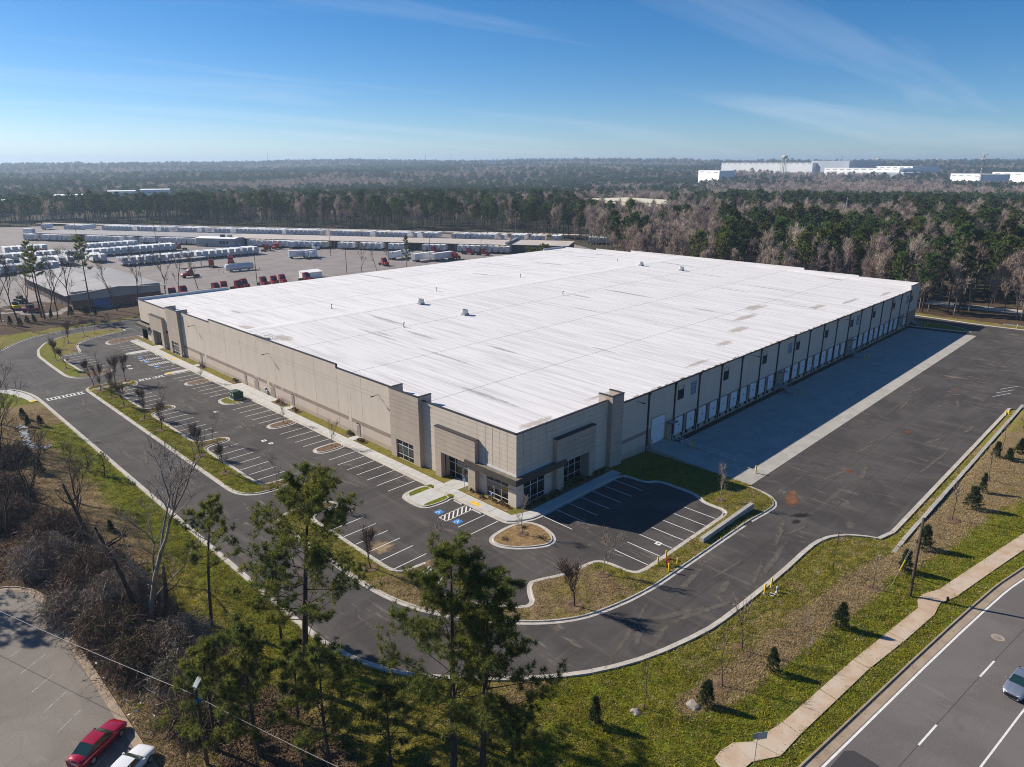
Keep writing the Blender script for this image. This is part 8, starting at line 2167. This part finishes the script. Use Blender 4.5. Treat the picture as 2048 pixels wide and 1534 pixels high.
# ------------------------------------------------------------------ air
mb = MB(); mb.box(-12500, 12500, -12500, 12500, -60, 135)
hz = bpy.data.materials.new('haze_air'); hz.use_nodes = True; nt = hz.node_tree
for n in list(nt.nodes):
    if n.type != 'OUTPUT_MATERIAL': nt.nodes.remove(n)
pv = nt.nodes.new('ShaderNodeVolumePrincipled'); pv.inputs['Color'].default_value = (.60, .78, 1.0, 1); pv.inputs['Density'].default_value = 1.5e-4; pv.inputs['Anisotropy'].default_value = .25
nt.links.new(pv.outputs[0], nt.nodes['Material Output'].inputs['Volume']); MATS['haze_air'] = hz
hzo = mb.build('haze', 'haze_air'); tag(hzo, kind='stuff'); hzo['label'] = 'thin bluish winter haze over the whole landscape'; hzo['category'] = 'haze'
# ------------------------------------------------------------------ grass blades, straw and leaf litter (uncountable cover near the viewer)
BL = bpy.data.collections.new('cover_kinds')
nmat('blade_green', (.17, .185, .018), (.31, .27, .026), .5, rough=.9, island=.4, transl=.3)
nmat('blade_straw', (.44, .34, .18), (.32, .24, .12), .7, rough=.95, island=.35, transl=.2)
nmat('leaf_brown', (.20, .13, .075), (.115, .07, .042), .9, rough=.95, island=.4)
def clump(mat, n, h, sp_, w, seed, flat=False):
    g_ = np.random.default_rng(seed); c = g_.normal(size=(n, 3))*[sp_, sp_, 0]
    d = g_.normal(size=(n, 3))*[.5, .5, .1 if flat else 0]+[0, 0, .15 if flat else 1.0]
    return np_mesh('cover', tufts(c, d, 1, h, w, g_, .35), 3, mat)
kinds_c = [clump('blade_green', 16, .24, .22, .030, 1), clump('blade_green', 14, .16, .26, .032, 2), clump('blade_straw', 16, .20, .26, .028, 3), clump('leaf_brown', 12, .20, .34, .055, 4, True)]
for i, m in enumerate(kinds_c):
    o = bpy.data.objects.new('cover_kind_%02d' % i, m); BL.objects.link(o)
g = np.random.default_rng(909)
N = 230000
gx_, gy_ = g.uniform(8, 140, N), g.uniform(8, 160, N)
ok = np.hypot(gx_, gy_) < 165
ok &= ~pip(ASPH, gx_, gy_) & (dseg(gx_, gy_, ASPH+[ASPH[0]]) > .75) & ~((gx_ < 12.3) & (gy_ < 93)) & ~((gx_ > 62) & (gy_ > 60))
ok &= dseg(gx_, gy_, EDGE) > .5
ok &= gy_ > np.interp(gx_, [p[0] for p in EDGE], [p[1] for p in EDGE])+.4
wk = UP+LO[::-1]; ok &= ~pip(wk, gx_, gy_)
dens = np.clip(75/np.hypot(gx_, gy_), .25, 1)**1.5; ok &= g.uniform(0, 1, N) < dens
for isl in (R1, R2):
    pass
gx_, gy_ = gx_[ok], gy_[ok]
# also inside the planted medians
mx, my = g.uniform(37, 98, 60000), g.uniform(37, 170, 60000)
inm = (pip(R1+R1_CLOSE, mx, my) | pip(R2, mx, my)) & ~((mx > 60) & (my > 58.2)) & ~((mx > 97))
dd_ = np.minimum(dseg(mx, my, R1), dseg(mx, my, R2+[R2[0]])); inm &= dd_ > .7
mx, my = mx[inm], my[inm]
zz1 = np.zeros(len(gx_)); ix = np.clip(((gx_+60)/STEP).astype(int), 0, nx-2); iy = np.clip(((gy_+60)/STEP).astype(int), 0, ny-2)
fx_, fy_ = (gx_+60)/STEP-ix, (gy_+60)/STEP-iy
zz1 = (GZ[ix, iy]*(1-fx_)+GZ[ix+1, iy]*fx_)*(1-fy_)+(GZ[ix, iy+1]*(1-fx_)+GZ[ix+1, iy+1]*fx_)*fy_
zz2 = np.array([gz(a, b) for a, b in zip(mx, my)])+.12
ax_, ay_, az_ = np.concatenate([gx_, mx]), np.concatenate([gy_, my]), np.concatenate([zz1, zz2])
lu, stw, li, cl = cover(ax_, ay_)
nv = vnoise(ax_, ay_, .5, 61)*.6+vnoise(ax_, ay_, 1.4, 62)*.4
u = g.uniform(0, 1, len(ax_))
kd = np.where(li+.6*(nv-.5) > .5, 3, np.where(stw+.8*(nv-.5) > .5, 2, np.where(u < .15, 2, np.where(u < .6, 0, 1))))
for nm, sel, lb in (('grass', kd < 2, 'short mottled grass on the banks and medians'), ('dry_straw', kd == 2, 'dry straw and dormant grass on the slopes'), ('leaf_litter', kd == 3, 'brown leaf litter on the woods floor')):
    k = np.where(sel)[0]
    me = bpy.data.meshes.new(nm); me.vertices.add(len(k)); me.vertices.foreach_set('co', np.stack([ax_[k], ay_[k], az_[k]], -1).astype(np.float32).ravel())
    for an, tp, vals in (('kind_index', 'INT', kd[k].astype(np.int32)), ('size', 'FLOAT', g.uniform(.6, 1.25, len(k)).astype(np.float32)), ('turn', 'FLOAT', g.uniform(0, 6.28, len(k)).astype(np.float32))):
        a = me.attributes.new(an, tp, 'POINT'); a.data.foreach_set('value', vals)
    o = link(nm, me); tag(o, lb, 'ground cover', kind='stuff')
    ng = bpy.data.node_groups['near_woods_nodes'].copy(); ng.name = nm+'_nodes'
    for n_ in ng.nodes:
        if n_.type == 'COLLECTION_INFO': n_.inputs['Collection'].default_value = BL
    md = o.modifiers.new('scatter', 'NODES'); md.node_group = ng
